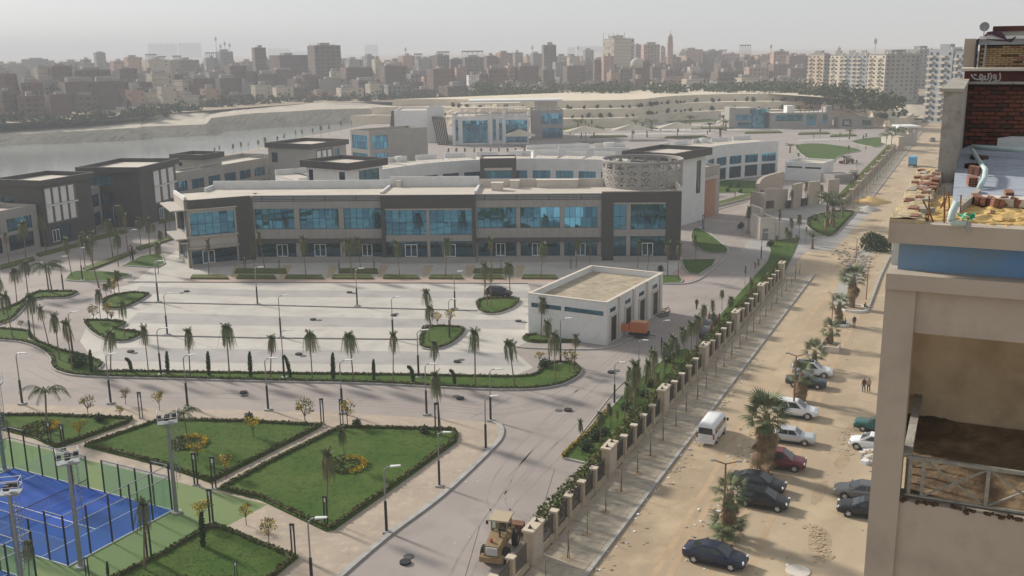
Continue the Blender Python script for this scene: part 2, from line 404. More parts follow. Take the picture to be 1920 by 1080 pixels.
# pavement between lawns and road, and lawn paths
structure('pavement', MB().sheet(gp([(-60, 757), (300, 765), (640, 774), (900, 790), (938, 798), (940, 812), (925, 838), (830, 928), (725, 1007), (630, 1088), (480, 1090), (100, 1090), (-60, 900)]), 0.008), 'pave_walk')
def kerb(pts, w=0.22, h=0.15, m='kerb', z=0.0, sm=True):
    L = gp(pts); L = smooth(L, 4, False) if sm else L
    return structure('kerb', MB().strip(L, w, z, h), m)
kerb([(626, 1092), (725, 1007), (830, 928), (925, 838), (941, 812), (936, 797), (925, 792)], w=0.45, h=0.14)
kerb([(966, 640), (963, 650), (1010, 654), (1100, 656), (1150, 651), (1188, 632)], w=0.3)
kerb([(1232, 533), (1290, 532), (1325, 515), (1362, 480), (1364, 465), (1340, 445), (1312, 418), (1320, 402), (1350, 392), (1402, 378)])
structure('road_kerb_walk', MB().sheet(smooth(gp([(1236, 531), (1285, 531), (1320, 513), (1352, 486), (1300, 486), (1276, 500)]), 1), 0.012), 'pave_pink')

# outer pavement along the street with kerb
SW0, SW1 = 0.3, 4.1
structure('street_pavement', MB().prism([fpt(-60, SW0), fpt(104, SW0), fpt(104, SW1), fpt(-60, SW1)], 0.0, 0.13), 'sidewalk')
structure('street_kerb', MB().strip([fpt(-60, SW1 + .12), fpt(104, SW1 + .12)], 0.24, 0.0, 0.15), 'kerb')
structure('street_pavement', MB().prism([fpt(170, SW0), fpt(420, SW0), fpt(420, SW1), fpt(170, SW1)], 0.0, 0.13), 'sidewalk')
structure('street_kerb', MB().strip([fpt(170, SW1 + .12), fpt(420, SW1 + .12)], 0.24, 0.0, 0.15), 'kerb')
# paving joints of the near pavement are cut as slabs standing proud
# broken trench edge and pits in the dirt street
def dirt_patch(px, name, z=0.006, m='dirt_dark'):
    P = smooth(gp(px), 3); return structure(name, MB().sheet([(p.x + rnd.uniform(-.12, .12), p.y + rnd.uniform(-.12, .12)) for p in P], z), m)
dirt_patch([(1517, 1010), (1522, 985), (1535, 985), (1556, 1000), (1560, 1030), (1552, 1052), (1530, 1052), (1532, 1035), (1518, 1035)], 'muddy_pit')
dirt_patch([(1565, 870), (1580, 845), (1590, 842), (1592, 865), (1575, 880)], 'muddy_pit')
dirt_patch([(1590, 805), (1600, 790), (1625, 785), (1615, 805), (1595, 812)], 'muddy_pit')
dirt_patch([(1518, 930), (1540, 905), (1553, 905), (1545, 930), (1528, 948)], 'muddy_pit')
dirt_patch([(1560, 560), (1590, 500), (1615, 465), (1640, 468), (1600, 545), (1575, 580)], 'rubble_patch', m='gravel')
# soil and gravel heaps
def heap(c, r, h, name, m, label, sq=1.0, rz=0.0, group=None):
    mb = MB(); n, k = 22, 7; V = []; F = []
    for j in range(k):
        q = j / (k - 1)
        for i in range(n):
            a = 2 * math.pi * i / n; rr = r * (1 - q) * (1 + 0.13 * math.sin(3 * a + 1) + rnd.uniform(-.05, .05))
            V.append((rr * math.cos(a), rr * math.sin(a) * sq, h * (q ** 0.85) * (1 if j else 0) + (rnd.uniform(-.04, .04) * h if 0 < j else 0)))
    for j in range(k - 1):
        for i in range(n): F.append((j * n + i, j * n + (i + 1) % n, (j + 1) * n + (i + 1) % n, (j + 1) * n + i))
    mb.add(V, F); return ob(name, mb, m, M=TR(c, rz), smooth=True, label=label, cat='heap', group=group)
heap(G(1632, 380), 4.6, 1.6, 'sand_heap', 'sand', 'heap of yellow sand dumped at the street edge near the gate', .8)
heap(G(1628, 394), 2.8, 1.1, 'gravel_heap', 'gravel', 'small heap of pale grey gravel beside the yellow sand')
heap(G(1705, 214, 2), 26, 5.0, 'earth_mound', 'terrace', 'long low mound of pale earth at the far end of the street', .5)
heap(G(1738, 219, 1), 18, 3.5, 'earth_mound', 'terrace', 'low earth mound by the foot of the tall grey flats', .5)

# ---- terraces of cut rock behind the compound
tb = [(655, 232), (760, 232), (900, 238), (1050, 240), (1180, 237), (1240, 229), (1330, 224), (1440, 222), (1560, 222), (1625, 228), (1668, 240), (1700, 238), (1716, 228)]
def tier(px, z0, z1, back, name='terrace_wall'):
    base = smooth([G(x, y, z0) for x, y in px], 5, False); c = Vector((110, 640)); f = []; t = []; b = []
    for p in base:
        n = (c - p).normalized(); q = p + n * 1.2; r = p + n * (1.2 + back)
        f.append(Vector((p.x, p.y, z0 - .3))); t.append(Vector((q.x, q.y, z1))); b.append(Vector((r.x, r.y, z1 + 0.05)))
    structure(name, loft([f, t], jitter=.25, n=130, sub=3), 'terrace'); structure('terrace_ledge', loft([t, b], n=130), 'terrace')
    return f, t, b
tiers = [tier(tb, 0, 4.2, 16)]
def shift(rows, d, z):
    c = Vector((110, 640)); out = []
    for p in rows:
        q = Vector((p.x, p.y)); n = (c - q).normalized(); out.append(q + n * d)
    return out
def tier2(base, z0, z1, back):
    c = Vector((110, 640)); f, t, b = [], [], []
    for p in base:
        n = (c - p).normalized(); q = p + n * 1.2; r = p + n * (1.2 + back)
        f.append(Vector((p.x, p.y, z0 - .3))); t.append(Vector((q.x, q.y, z1))); b.append(Vector((r.x, r.y, z1 + 0.05)))
    structure('terrace_wall', loft([f, t], jitter=.25, n=130, sub=3), 'terrace'); structure('terrace_ledge', loft([t, b], n=130), 'terrace')
    return f, t, b
tiers.append(tier2(shift(tiers[0][1], 11, 0), 4.2, 8.0, 16))
tiers.append(tier2(shift(tiers[1][1], 11, 0), 8.0, 11.6, 150))

# ---- lawns, islands and their kerbs
def island(px, name='lawn', sm=3, kerbed=True, m='lawn', hedge=None, h=0.16, hm='hedge', hd=3.0, hs=0.28):
    P = gp(px); P = smooth(P, sm) if sm > 1 else [Vector((p.x, p.y)) for p in P]
    structure(name, MB().prism(P, 0.0, h), m)
    if kerbed: structure('kerb', MB().strip(P + [P[0]], 0.2, 0.0, h + 0.03), 'kerb')
    if hedge: hedge_row(inset(P, .32), hedge, hm, z=h, dens=hd, hs=hs)
    return P
def inset(P, d):
    n = len(P); A = sum(P[i].x * P[(i + 1) % n].y - P[(i + 1) % n].x * P[i].y for i in range(n)); sg = 1 if A > 0 else -1; out = []
    for i in range(n):
        t = (P[(i + 1) % n] - P[i - 1]).normalized(); out.append(P[i] + Vector((-t.y, t.x)) * sg * d)
    return out + [out[0]]
def hedge_row(line, label, m='hedge', z=0.14, w=0.42, dens=3.0, hs=0.3, inset=0.45, name='hedge', group='low clipped border hedges', cat='hedge'):
    """low clipped border hedge: leaf-sized faces along a line"""
    mb = MB(); L = resample(line, 1.0 / dens); mb.k = 1; L0 = resample(line, 1.5)
    if len(L0) > 2 and hs < 1: mb.strip(L0, w * .62, z - .05, z + hs * .62)
    mb.k = 0
    near = min((p.length for p in L), default=200)
    k = (15 if near < 130 else 8) if hs < 1 else 52; sz = (0.13 if near < 130 else 0.2) if hs < 1 else .2
    for p in L:
        mb.blob((p.x + rnd.uniform(-.12, .12), p.y + rnd.uniform(-.12, .12), z + hs * 0.45), w * 0.5, n=k, size=sz, squash=hs / w, hollow=0.2)
    return ob(name, mb, (m, 'hedge_core'), label=label, cat=cat, group=group)

I1 = [(-40, 636), (30, 641), (72, 654), (94, 672), (97, 689), (115, 700), (160, 707), (300, 711), (480, 716), (700, 721), (900, 731), (1000, 731), (1058, 721), (1089, 702), (1086, 687), (1062, 680), (1022, 683), (1002, 703), (960, 707), (880, 706), (700, 703), (450, 700), (240, 697), (186, 697), (194, 682), (160, 668), (110, 655), (66, 636), (56, 622), (0, 617), (-40, 617)]
island(I1, hedge='long low hedge round the planted strip with palms and cypresses', name='planted_strip')
island([(157, 608), (168, 601), (230, 604), (236, 612), (219, 617), (240, 621), (262, 623), (266, 630), (240, 641), (215, 642), (180, 630)], hedge='low hedge round the parking island with a single bare palm')
island([(190, 570), (200, 559), (240, 550), (275, 551), (279, 556), (240, 577), (205, 581)], hedge='low hedge round the wedge shaped parking island')
island([(-30, 592), (25, 574), (62, 551), (100, 547), (143, 548), (142, 553), (118, 560), (62, 564), (24, 600), (-30, 613)], hedge='low hedge on the hooked island beside the left road')
island([(786, 650), (790, 620), (802, 613), (860, 614), (873, 622), (850, 645), (815, 656)], hedge='low hedge round the triangular parking island with a lamp')
island([(894, 578), (898, 563), (960, 560), (975, 566), (960, 580), (930, 590), (905, 588)], hedge='low hedge round the parking island beside the black car')
island([(980, 637), (986, 629), (1022, 628), (1080, 636), (1088, 642), (1060, 643), (1000, 643)], kerbed=False, hedge='low hedge round the bed in front of the white utility building')
island([(1296, 440), (1305, 428), (1330, 440), (1350, 455), (1363, 466), (1364, 473), (1358, 476), (1330, 475), (1310, 467), (1298, 455)])
island([(1277, 488), (1342, 487), (1336, 500), (1310, 516), (1292, 514), (1283, 505)], sm=1)
island([(1230, 517), (1274, 518), (1280, 527), (1276, 531), (1230, 533)], sm=1)
island([(1513, 417), (1520, 408), (1560, 398), (1601, 398), (1592, 412), (1565, 440), (1550, 444), (1530, 436), (1515, 426)], hedge='low hedge round the drop shaped island outside the gate')
island([(1285, 415), (1290, 402), (1312, 391), (1400, 366), (1403, 373), (1330, 392), (1306, 405), (1300, 416)], m='hedge', h=.4)
island([(1322, 340), (1415, 340), (1428, 350), (1418, 368), (1380, 362), (1322, 361)])
island([(1495, 272), (1540, 270), (1600, 278), (1612, 284), (1575, 292), (1552, 312), (1520, 300), (1498, 285)])
island([(1598, 265), (1640, 258), (1662, 262), (1648, 276), (1612, 271)])
island([(1250, 224), (1330, 224), (1340, 228), (1260, 230)], kerbed=False)
island([(1060, 233), (1110, 232), (1128, 236), (1128, 246), (1060, 248)], kerbed=False)
island([(230, 499), (265, 481), (302, 476), (309, 495), (295, 503)], sm=1)
island([(125, 521), (140, 510), (180, 510), (245, 515), (215, 526), (190, 529), (130, 527)])
for q in ([(155, 505), (252, 471), (255, 475), (163, 510)], [(255, 466), (328, 444), (332, 447), (262, 470)], [(68, 478), (146, 458), (150, 462), (74, 482)], [(150, 452), (236, 433), (240, 437), (155, 457)], [(0, 500), (62, 484), (66, 489), (2, 506)], [(295, 415), (330, 407), (334, 412), (300, 420)], [(1235, 405), (1262, 402), (1262, 408), (1236, 410)]):
    island(q, sm=1, kerbed=False, m='hedge', h=.35)
for a, b in ((357, 428), (443, 518), (534, 607), (622, 700), (718, 786), (804, 868), (887, 944), (978, 1046)):
    island([(a, 523.5), (a + 4, 517.5), (b - 4, 518), (b, 524)], sm=1, kerbed=False, name='planting_bed', m='hedge', h=.3)
for a, b in ((440, 538), (635, 709), (887, 956)):
    island([(a, 513), (a + 3, 506), (b - 2, 506), (b, 514)], sm=1, kerbed=False, name='planting_bed', m='hedge', h=.3)

# big lawns of the park by the sports court
hl = 'low border hedge round the {} lawn of the park'
L1 = island([(-60, 778), (0, 779), (90, 779), (250, 785), (240, 795), (106, 842), (62, 822), (0, 806), (-60, 800)], sm=1, kerbed=False, hd=4.0, hedge=hl.format('corner'), hs=.3)
L2 = island([(157, 838), (290, 791), (330, 788), (470, 791), (604, 798), (590, 808), (396, 906), (300, 874)], sm=1, kerbed=False, hd=4.0, hedge=hl.format('middle'), hs=.3)
L3 = island([(408, 918), (520, 858), (640, 801), (850, 806), (860, 816), (856, 830), (740, 915), (627, 994), (610, 997), (485, 937)], sm=1, kerbed=False, hd=4.0, hedge=hl.format('largest, kerbside'), hs=.3)
L4 = island([(200, 1095), (300, 1040), (393, 985), (412, 986), (560, 1046), (500, 1095)], sm=1, kerbed=False, hd=4.0, hedge=hl.format('bottom, courtside'), hs=.3)
def flower_ring(c, r, label, n=46, yellow=.5):
    mb = MB()
    for i in range(n):
        a = 2 * math.pi * i / n; k = rnd.random()
        mb.k = 1 if (math.cos(a - .3) > 1 - 2 * yellow) else 0
        mb.blob((c[0] + r * math.cos(a) * (0.8 + .2 * k), c[1] + r * math.sin(a) * (0.8 + .2 * k), .35), .32, n=12, size=.13, squash=.6, hollow=.2)
        mb.k = 0; mb.blob((c[0] + r * .5 * math.cos(a), c[1] + r * .5 * math.sin(a), .25), .4, n=6, size=.12, squash=.5)
    ob('flower_bed', mb, ('hedge', 'flower_yellow'), label=label, cat='flower bed')
flower_ring(G(652, 876), 1.75, 'round flower bed with a yellow edge on the kerbside lawn')
flower_ring(G(355, 834), 1.7, 'round yellow flower bed on the middle lawn', yellow=.6)
flower_ring(G(78, 806), 1.6, 'round flower bed under the palm on the corner lawn', yellow=.25)

# planted strip inside the street fence
def along(px): return gp(px)
strip1 = gp([(1056, 860), (1066, 846), (1110, 806), (1140, 772), (1182, 728), (1226, 690), (1262, 662), (1286, 655)])
inner = [fpt(t, -.55) for t in (52, 40, 30, 20, 17.5)]
structure('planted_verge', MB().prism([*smooth(strip1, 3, False), *[Vector(p[:2]) for p in inner]], 0, .14), 'lawn')
structure('kerb', MB().strip([Vector(inner[-1][:2])] + smooth(strip1, 3, False), .2, 0, .17), 'kerb')
hedge_row(smooth(strip1[:4], 4, False), 'low flowering border edged yellow at the tip of the street verge', 'flower_yellow', hs=.3)
strip2 = gp([(1440, 490), (1446, 470), (1440, 455), (1452, 452), (1500, 446)])
structure('planted_verge', MB().prism([*[Vector((p.x, p.y)) for p in strip2], *[Vector(fpt(t, -.5)[:2]) for t in (104, 90, 75, 62)], Vector(fpt(62, -3.5)[:2])], 0, .14), 'lawn')
structure('planted_verge', MB().prism([Vector(fpt(t, o)[:2]) for t, o in ((180, -.5), (420, -.5), (420, -4), (180, -4))], 0, .14), 'lawn')
hedge_row([fpt(t, -.8) for t in (3, 30, 60, 104)], 'loose green creeper hedge growing along inside the street fence', 'hedge', z=.35, w=1.2, hs=2.5, dens=1.7)
hedge_row([fpt(t, -1.0) for t in (180, 250, 330, 420)], 'tall shrub hedge inside the far run of street fence', 'leaf_tree', z=.3, w=2.0, hs=2.2, dens=.9)

# sparse grass tufts on the nearest lawns
mb = MB()
def inside(p, poly):
    c = False; j = len(poly) - 1
    for i in range(len(poly)):
        a, b = poly[i], poly[j]
        if (a.y > p[1]) != (b.y > p[1]) and p[0] < (b.x - a.x) * (p[1] - a.y) / (b.y - a.y) + a.x: c = not c
        j = i
    return c
for poly, n in ((L1, 900), (L2, 2000), (L3, 2600), (L4, 1500)):
    xs = [p.x for p in poly]; ys = [p.y for p in poly]
    for _ in range(n):
        p = (rnd.uniform(min(xs), max(xs)), rnd.uniform(min(ys), max(ys)))
        if not inside(p, poly): continue
        for _k in range(3):
            a = rnd.uniform(0, 6.28); h = rnd.uniform(.02, .05); x, y = p[0] + rnd.uniform(-.1, .1), p[1] + rnd.uniform(-.1, .1)
            mb.add([(x, y, .16), (x + .05 * math.cos(a), y + .05 * math.sin(a), .16), (x + .06 * math.cos(a + 1), y + .06 * math.sin(a + 1), .16 + h)], [(0, 1, 2)])
ob('grass', mb, 'lawn', kind='stuff', label='short mown grass tufts on the park lawns', cat='grass')

# ================================================================== COMPOUND BUILDINGS
PANE = {}
def box_mesh(key, sx, sy, sz, m):
    k = (key, round(sx, 2), round(sy, 3), round(sz, 2), m)
    if k not in PANE:
        PANE[k] = MB().box(-sx / 2, sx / 2, -sy / 2, sy / 2, -sz / 2, sz / 2).mesh(key, m)
    return PANE[k]
def win(parent, M, x0, x1, z0, z1, nx, nz, y=0.14, gm='glass_blue', fm='metal_dark', bar=0.06, name='window', tilt=0.008):
    """window part: frame bars with one pane object per light"""
    mb = MB(); w = (x1 - x0) / nx; h = (z1 - z0) / nz
    for i in range(nx + 1):
        x = x0 + i * w; mb.box(max(x0, x - bar / 2), min(x1, x + bar / 2), y - .035, y + .04, z0, z1)
    for j in range(nz + 1):
        z = z0 + j * h
        for i in range(nx): mb.box(x0 + i * w + bar / 2, x0 + (i + 1) * w - bar / 2, y - .03, y + .038, max(z0, z - bar / 2), min(z1, z + bar / 2))
    f = part(name, mb, fm, parent, M)
    gs = ['glass_blue'] * 3 + ['glass_blue_b', 'glass_blue_b', 'glass_blue_c'] if gm == 'glass_blue' else [gm]; mes = [box_mesh('pane', round(w, 2), .02, round(h, 2), g) for g in gs]
    for i in range(nx):
        for j in range(nz):
            L = Matrix.Translation((x0 + (i + .5) * w, y + .015, z0 + (j + .5) * h)) @ Matrix.Rotation(rnd.uniform(-1, 1) * tilt, 4, 'X') @ Matrix.Rotation(rnd.uniform(-1, 1) * tilt * 1.3, 4, 'Z')
            part('pane', rnd.choice(mes), None, f, M @ L)
    return f
def door(parent, M, x0, x1, z0, z1, y=0.05, fm='metal_white'):
    mb = MB(); xm = (x0 + x1) / 2; b = .12
    for a, c in ((x0, x0 + b), (xm - b / 2, xm + b / 2), (x1 - b, x1)): mb.box(a, c, y - .04, y + .05, z0, z1 - b)
    mb.box(x0, x1, y - .04, y + .05, z1 - b, z1); mb.box(x0 + b, xm - b / 2, y - .035, y + .045, z0, z0 + b); mb.box(xm + b / 2, x1 - b, y - .035, y + .045, z0, z0 + b)
    d = part('door', mb, fm, parent, M)
    for a, c in ((x0 + b, xm - b / 2), (xm + b / 2, x1 - b)):
        part('pane', box_mesh('pane', c - a, .02, z1 - b - z0 - b, 'glass_dark'), None, d, M @ Matrix.Translation(((a + c) / 2, y, (z0 + z1) / 2)))
    return d
def panels(parent, M, x0, x1, z0, z1, y, n, m='clad_grey', gap=.04):
    w = (x1 - x0) / n; me = box_mesh('cladding_panel', round(w - gap, 3), .06, round(z1 - z0 - gap, 3), m)
    for i in range(n):
        part('cladding_panel', me, None, parent, M @ Matrix.Translation((x0 + (i + .5) * w, y - .031 - rnd.uniform(0, .006), (z0 + z1) / 2)))
ROT = lambda a: Matrix.Rotation(a, 4, 'Z')
def sides(M, w, d):
    return {'front': M, 'left': M @ Matrix.Translation((0, d, 0)) @ ROT(-math.pi / 2), 'right': M @ Matrix.Translation((w, 0, 0)) @ ROT(math.pi / 2)}
def simple_building(name, label, M, w, d, h, wm, faces=None, par=.7, roofm='roof_screed', th=.35, z0=0.0, parent=None, wname='wall', cat='building', group=None):
    """walled block with real openings, parapet and a sunken roof; faces: {'front': [(x0, x1, z0, z1, nx, nz, glass), ...]}"""
    faces = faces or {}
    e = parent or empty(name, M, label, cat, group)
    S = sides(M, w, d)
    for side, L, a, b in (('front', w, 0, w), ('left', d, 0, d - th), ('right', d, th, d)):
        ops = [o for o in faces.get(side, [])]
        part(wname, MB().wall(a, b, z0, h, 0, th, [o[:4] for o in ops]), wm, e, S[side])
        for o in ops: win(e, S[side], o[0], o[1], o[2], o[3], o[4], o[5], gm=o[6] if len(o) > 6 else 'glass_blue', y=.16)
    part(wname, MB().box(th, w - th, d - th, d, z0, h), wm, e, M)
    part('roof', MB().box(th, w - th, th, d - th, h - par - .4, h - par), roofm, e, M)
    return e
def roof_slab(e, M, w, d, z, t, over, m='clad_dark', rim=.45, drop=.85, roofm='roof_screed'):
    """overhanging roof slab with a sunken centre"""
    x0, x1, y0, y1 = -over, w + over, -over, d + over; r = rim
    mb = MB().box(x0, x1, y0, y0 + r, z, z + t).box(x0, x1, y1 - r, y1, z, z + t).box(x0, x0 + r, y0 + r, y1 - r, z, z + t).box(x1 - r, x1, y0 + r, y1 - r, z, z + t)
    s = part('roof_slab', mb, m, e, M); part('roof', MB().box(x0 + r, x1 - r, y0 + r, y1 - r, z + .02, z + t - drop), roofm, s, M)

# ---------------------------------------------------------------- long two storey building
A = frame(G(478, 490), G(1275, 487))
def ax(px, py=430): return fp(A, px, py)[0]
def az(py, px=640): return fp(A, px, py)[1]
main = empty('shopping_building', A, 'long two storey building with grey cladding and blue glass behind the parking', 'building')
Hm = az(366)
zU0, zU1 = az(429), az(391); zS = az(447); zA = az(455); zG = az(481); zL = az(377)
step_h = zG
# wings -------------------------------------------------------------
def wing(p0, p1, wins, doors, first):
    x0, x1 = ax(p0), ax(p1); ops = []
    for a, b in wins: ops += [(ax(a), ax(b), zU0, zU1), (ax(a), ax(b), zG, zA)]
    part('wall', MB().wall(x0, x1, zG, zL, 0, .4, ops), 'clad_joint', main, A)
    # proud cladding
    cuts = [x0] + [v for a, b in wins for v in (ax(a), ax(b))] + [x1]
    n = max(1, round((x1 - x0) / 1.45))
    panels(main, A, x0, x1, zU1 + .02, zL - .02, 0, n); panels(main, A, x0, x1, zS, zU0 - .02, 0, n)
    for i in range(0, len(cuts), 2):
        if cuts[i + 1] - cuts[i] > .25: panels(main, A, cuts[i], cuts[i + 1], zU0, zU1, 0, 1); panels(main, A, cuts[i], cuts[i + 1], zG, zA, 0, 1)
    for a, b in wins:
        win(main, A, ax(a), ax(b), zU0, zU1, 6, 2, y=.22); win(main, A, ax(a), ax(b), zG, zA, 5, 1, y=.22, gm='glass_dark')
        part('awning', MB().add([(ax(a) - .15, -.04, zS - .06), (ax(b) + .15, -.04, zS - .06), (ax(b) + .15, -.75, zA + .1), (ax(a) - .15, -.75, zA + .1), (ax(a) - .15, -.04, zS - .2), (ax(b) + .15, -.04, zS - .2), (ax(b) + .15, -.72, zA - .02), (ax(a) - .15, -.72, zA - .02)],
                            [(3, 2, 1, 0), (4, 5, 6, 7), (0, 1, 5, 4), (2, 3, 7, 6), (1, 2, 6, 5), (3, 0, 4, 7)]), 'clad_dark', main, A)
    for a, b in doors: door(main, A, ax(a), ax(b), zG + .02, zG + 2.25, y=.12)
    # louvre screen under the roof edge
    for k in range(4): part('louvre', MB().box(x0, x1, -.10, .05, zL + .12 + k * .27, zL + .27 + k * .27), 'metal_grey', main, A)
    part('louvre_backing', MB().box(x0, x1, .1, .4, zL, Hm - .12), 'clad_dark', main, A)
    q = x0 + 1.6
    while q < x1 - 1: part('louvre_post', MB().box(q, q + .1, -.14, -.1, zL, Hm - .12), 'metal_dark', main, A); q += 5.6
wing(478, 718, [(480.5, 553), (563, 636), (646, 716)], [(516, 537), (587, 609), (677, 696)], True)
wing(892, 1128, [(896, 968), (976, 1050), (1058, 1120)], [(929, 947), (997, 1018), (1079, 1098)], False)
def block(p0, p1, y, band, wins, doors, floors, solid, zt):
    """dark framed projecting bay"""
    x0, x1 = ax(p0), ax(p1)
    zu0, zu1, zs1, zs0, zb = floors
    ops = []
    for a, b in wins: ops += [(ax(a), ax(b), zu0, zu1), (ax(a), ax(b), zb, zs0)]
    lo, hi = min(ax(a) for a, _ in wins), max(ax(b) for _, b in wins)
    part('bay_frame', MB().wall(x0, x1, zb if not solid else 0, zt, y, 1.2, [(lo, hi, zb, zu1 + .35)]), 'clad_dark', main, A)
    part('bay_wall', MB().wall(lo, hi, zb, zu1 + .35, y + .25, .4, ops), 'clad_joint', main, A)
    panels(main, A, lo, hi, zs0, zu0 - .02, y + .25, max(2, round((hi - lo) / 1.4))); panels(main, A, lo, hi, zu1 + .02, zu1 + .33, y + .25, 2, m='clad_beige')
    for i in range(len(wins) - 1): panels(main, A, ax(wins[i][1]), ax(wins[i + 1][0]), zb, zu1, y + .25, 1)
    for a, b in wins:
        n = max(2, round((ax(b) - ax(a)) / 1.15)); win(main, A, ax(a), ax(b), zu0, zu1, n, 2, y=y + .45); win(main, A, ax(a), ax(b), zb, zs0, n, 1, y=y + .45, gm='glass_dark')
    for a, b in doors: door(main, A, ax(a), ax(b), zb + .02, zb + 2.25, y=y + .38)
block(717, 892, -.9, 0, [(724, 801), (807, 886)], [(759, 782), (832, 854)], (az(440), az(394), az(441), az(452), zG), False, Hm + .05)
block(1128, 1276, -.5, 0, [(1150, 1174), (1182, 1248)], [(1204, 1225)], (az(432), az(386), az(433), az(445), zG), True, Hm + .25)
# steps along the whole front
xe = ax(1276)
for k in range(4):
    d = .35 * (3 - k) + .5
    part('step', MB().box(ax(478), ax(717), -d, .5, step_h * k / 4, step_h * (k + 1) / 4 - .003 * 0), 'clad_grey', main, A)
    part('step', MB().box(ax(717) + .004, ax(892), -d - .9, .5, step_h * k / 4, step_h * (k + 1) / 4), 'clad_grey', main, A)
    part('step', MB().box(ax(892) + .004, ax(1128), -d, .5, step_h * k / 4, step_h * (k + 1) / 4), 'clad_grey', main, A)
    part('step', MB().box(ax(1150), ax(1250), -d - .5, -.5, step_h * k / 4, step_h * (k + 1) / 4), 'clad_grey', main, A)
D = 10.5
part('core', MB().box(.2, xe - .1, .45, D, 0, Hm - .35), 'clad_grey', main, A)
part('roof', MB().box(.2, ax(717), .41, D - .3, Hm - .34, Hm - .1), 'roof_screed', main, A)
part('roof', MB().box(ax(717), ax(892), -.85, D - .3, Hm - .34, Hm + .12), 'roof_screed', main, A)
part('roof', MB().box(ax(892), xe - .1, .41, D - .3, Hm - .34, Hm - .09), 'roof_screed', main, A)
part('parapet', MB().box(.2, ax(717), D - .3, D, Hm - .3, Hm + 1.35), 'white_wall', main, A)
part('parapet', MB().box(ax(717), ax(892), D - .25, D + .05, Hm - .3, Hm + 1.9), 'white_wall', main, A)
part('parapet', MB().box(ax(892), xe - .1, D - .3, D, Hm - .3, Hm + 1.35), 'cream_wall', main, A)
for p in (717, 892): part('parapet', MB().box(ax(p) - .2, ax(p) + .2, .5, D - .3, Hm - .1, Hm + .5), 'white_wall', main, A)
part('parapet', MB().box(xe - .35, xe - .05, .75, D - 1, Hm - .1, Hm + 1.1), 'cream_wall', main, A)
part('core', MB().box(ax(1128), xe - .12, D, 20, 0, Hm - .36), 'white_wall', main, A); part('roof', MB().box(ax(1128), xe - .12, D + .01, 20, Hm - .35, Hm - .1), 'roof_screed', main, A)
for p, yy, sx in ((930, 5, 2.0), (962, 8, 1.6), (735, 9, .8), (1045, 8.6, 7.5)):
    part('roof_vent', MB().box(ax(p) - sx / 2, ax(p) + sx / 2, yy, yy + 1.6, Hm - .1, Hm + 1.2).box(ax(p) - sx / 2 - .1, ax(p) + sx / 2 + .1, yy - .1, yy + 1.7, Hm + 1.2, Hm + 1.32), 'cream_wall', main, A)
part('core', MB().box(-10, .19, 4.5, D, 0, Hm - .35), 'clad_grey', main, A); part('roof', MB().box(-10, .19, 4.4, D - .3, Hm - .34, Hm - .105), 'roof_screed', main, A); part('parapet', MB().box(-10, .19, D - .3, D, Hm - .3, Hm + 1.35).box(-10.3, -10, 6, D, Hm - .3, Hm + .6), 'white_wall', main, A)
# turned end pavilion on the left
LP = G(356, 503); EA = Vector(A.translation)
LF = frame(LP, EA); lw = (EA - LP).length
def lx(px, py): return fp(LF, px, py)[0]
def lz(py, px=400): return fp(LF, px, py)[1]
lops = [(lx(357, 418), lx(441, 418), lz(440), lz(397)), (lx(360, 480), lx(446, 480), lz(493), lz(467))]
Hl = Hm
part('bay_frame', MB().wall(0, lw - .02, 0, Hl, 0, .6, [(lx(354, 430), lx(445, 430), lz(494), lz(392))]), 'clad_dark', main, LF)
lo, hi = lx(354, 430), lx(445, 430)
part('bay_wall', MB().wall(lo, hi, lz(494), lz(392), .2, .4, lops), 'clad_beige', main, LF)
panels(main, LF, lo, hi, lz(460), lz(441), .2, 6, m='clad_beige')
win(main, LF, *lops[0], 6, 2, y=.4); win(main, LF, *lops[1], 5, 1, y=.4, gm='glass_dark')
door(main, LF, lx(381, 485), lx(404, 485), lz(493) + .02, lz(493) + 2.25, y=.34)
for zz in (lz(390), lz(441), lz(462)): part('sill_fin', MB().box(lo - .3, hi + .1, -.45, .1, zz - .1, zz + .08), 'clad_beige', main, LF)
for k in range(4): part('step', MB().box(.3, lw, -.5 - .35 * (3 - k), 0, lz(494) * k / 4, lz(494) * (k + 1) / 4), 'clad_grey', main, LF)
part('wall', MB().wall(0, 10.5, 0, Hl, 0, .5, [(1, 9, 1, 4.2), (1, 9, 5.6, 9.6)]), 'clad_beige', main, LF @ Matrix.Translation((0, 10.5, 0)) @ ROT(-math.pi / 2))
for a in ((1, 9, 1, 4.2), (1, 9, 5.6, 9.6)): win(main, LF @ Matrix.Translation((0, 10.5, 0)) @ ROT(-math.pi / 2), *a, 8, 1, y=.3)
part('core', MB().box(.5, lw + 1.5, .6, 10.5, 0, Hl - .4), 'clad_grey', main, LF)
part('roof', MB().box(.5, lw + 1.4, .6, 10.4, Hl - .39, Hl - .12), 'roof_screed', main, LF)
part('parapet', MB().box(.1, .5, .6, 11, Hl - .5, Hl + .55), 'white_wall', main, LF)
for zz, ov, dd in ((Hl - 1.7, 2.4, 11), (5.1, 2.0, 9), (2.9 + 1.5, 1.2, 8)):
    part('canopy', MB().box(-ov, -.02, -.5, dd, zz, zz + .22), 'clad_beige', main, LF)
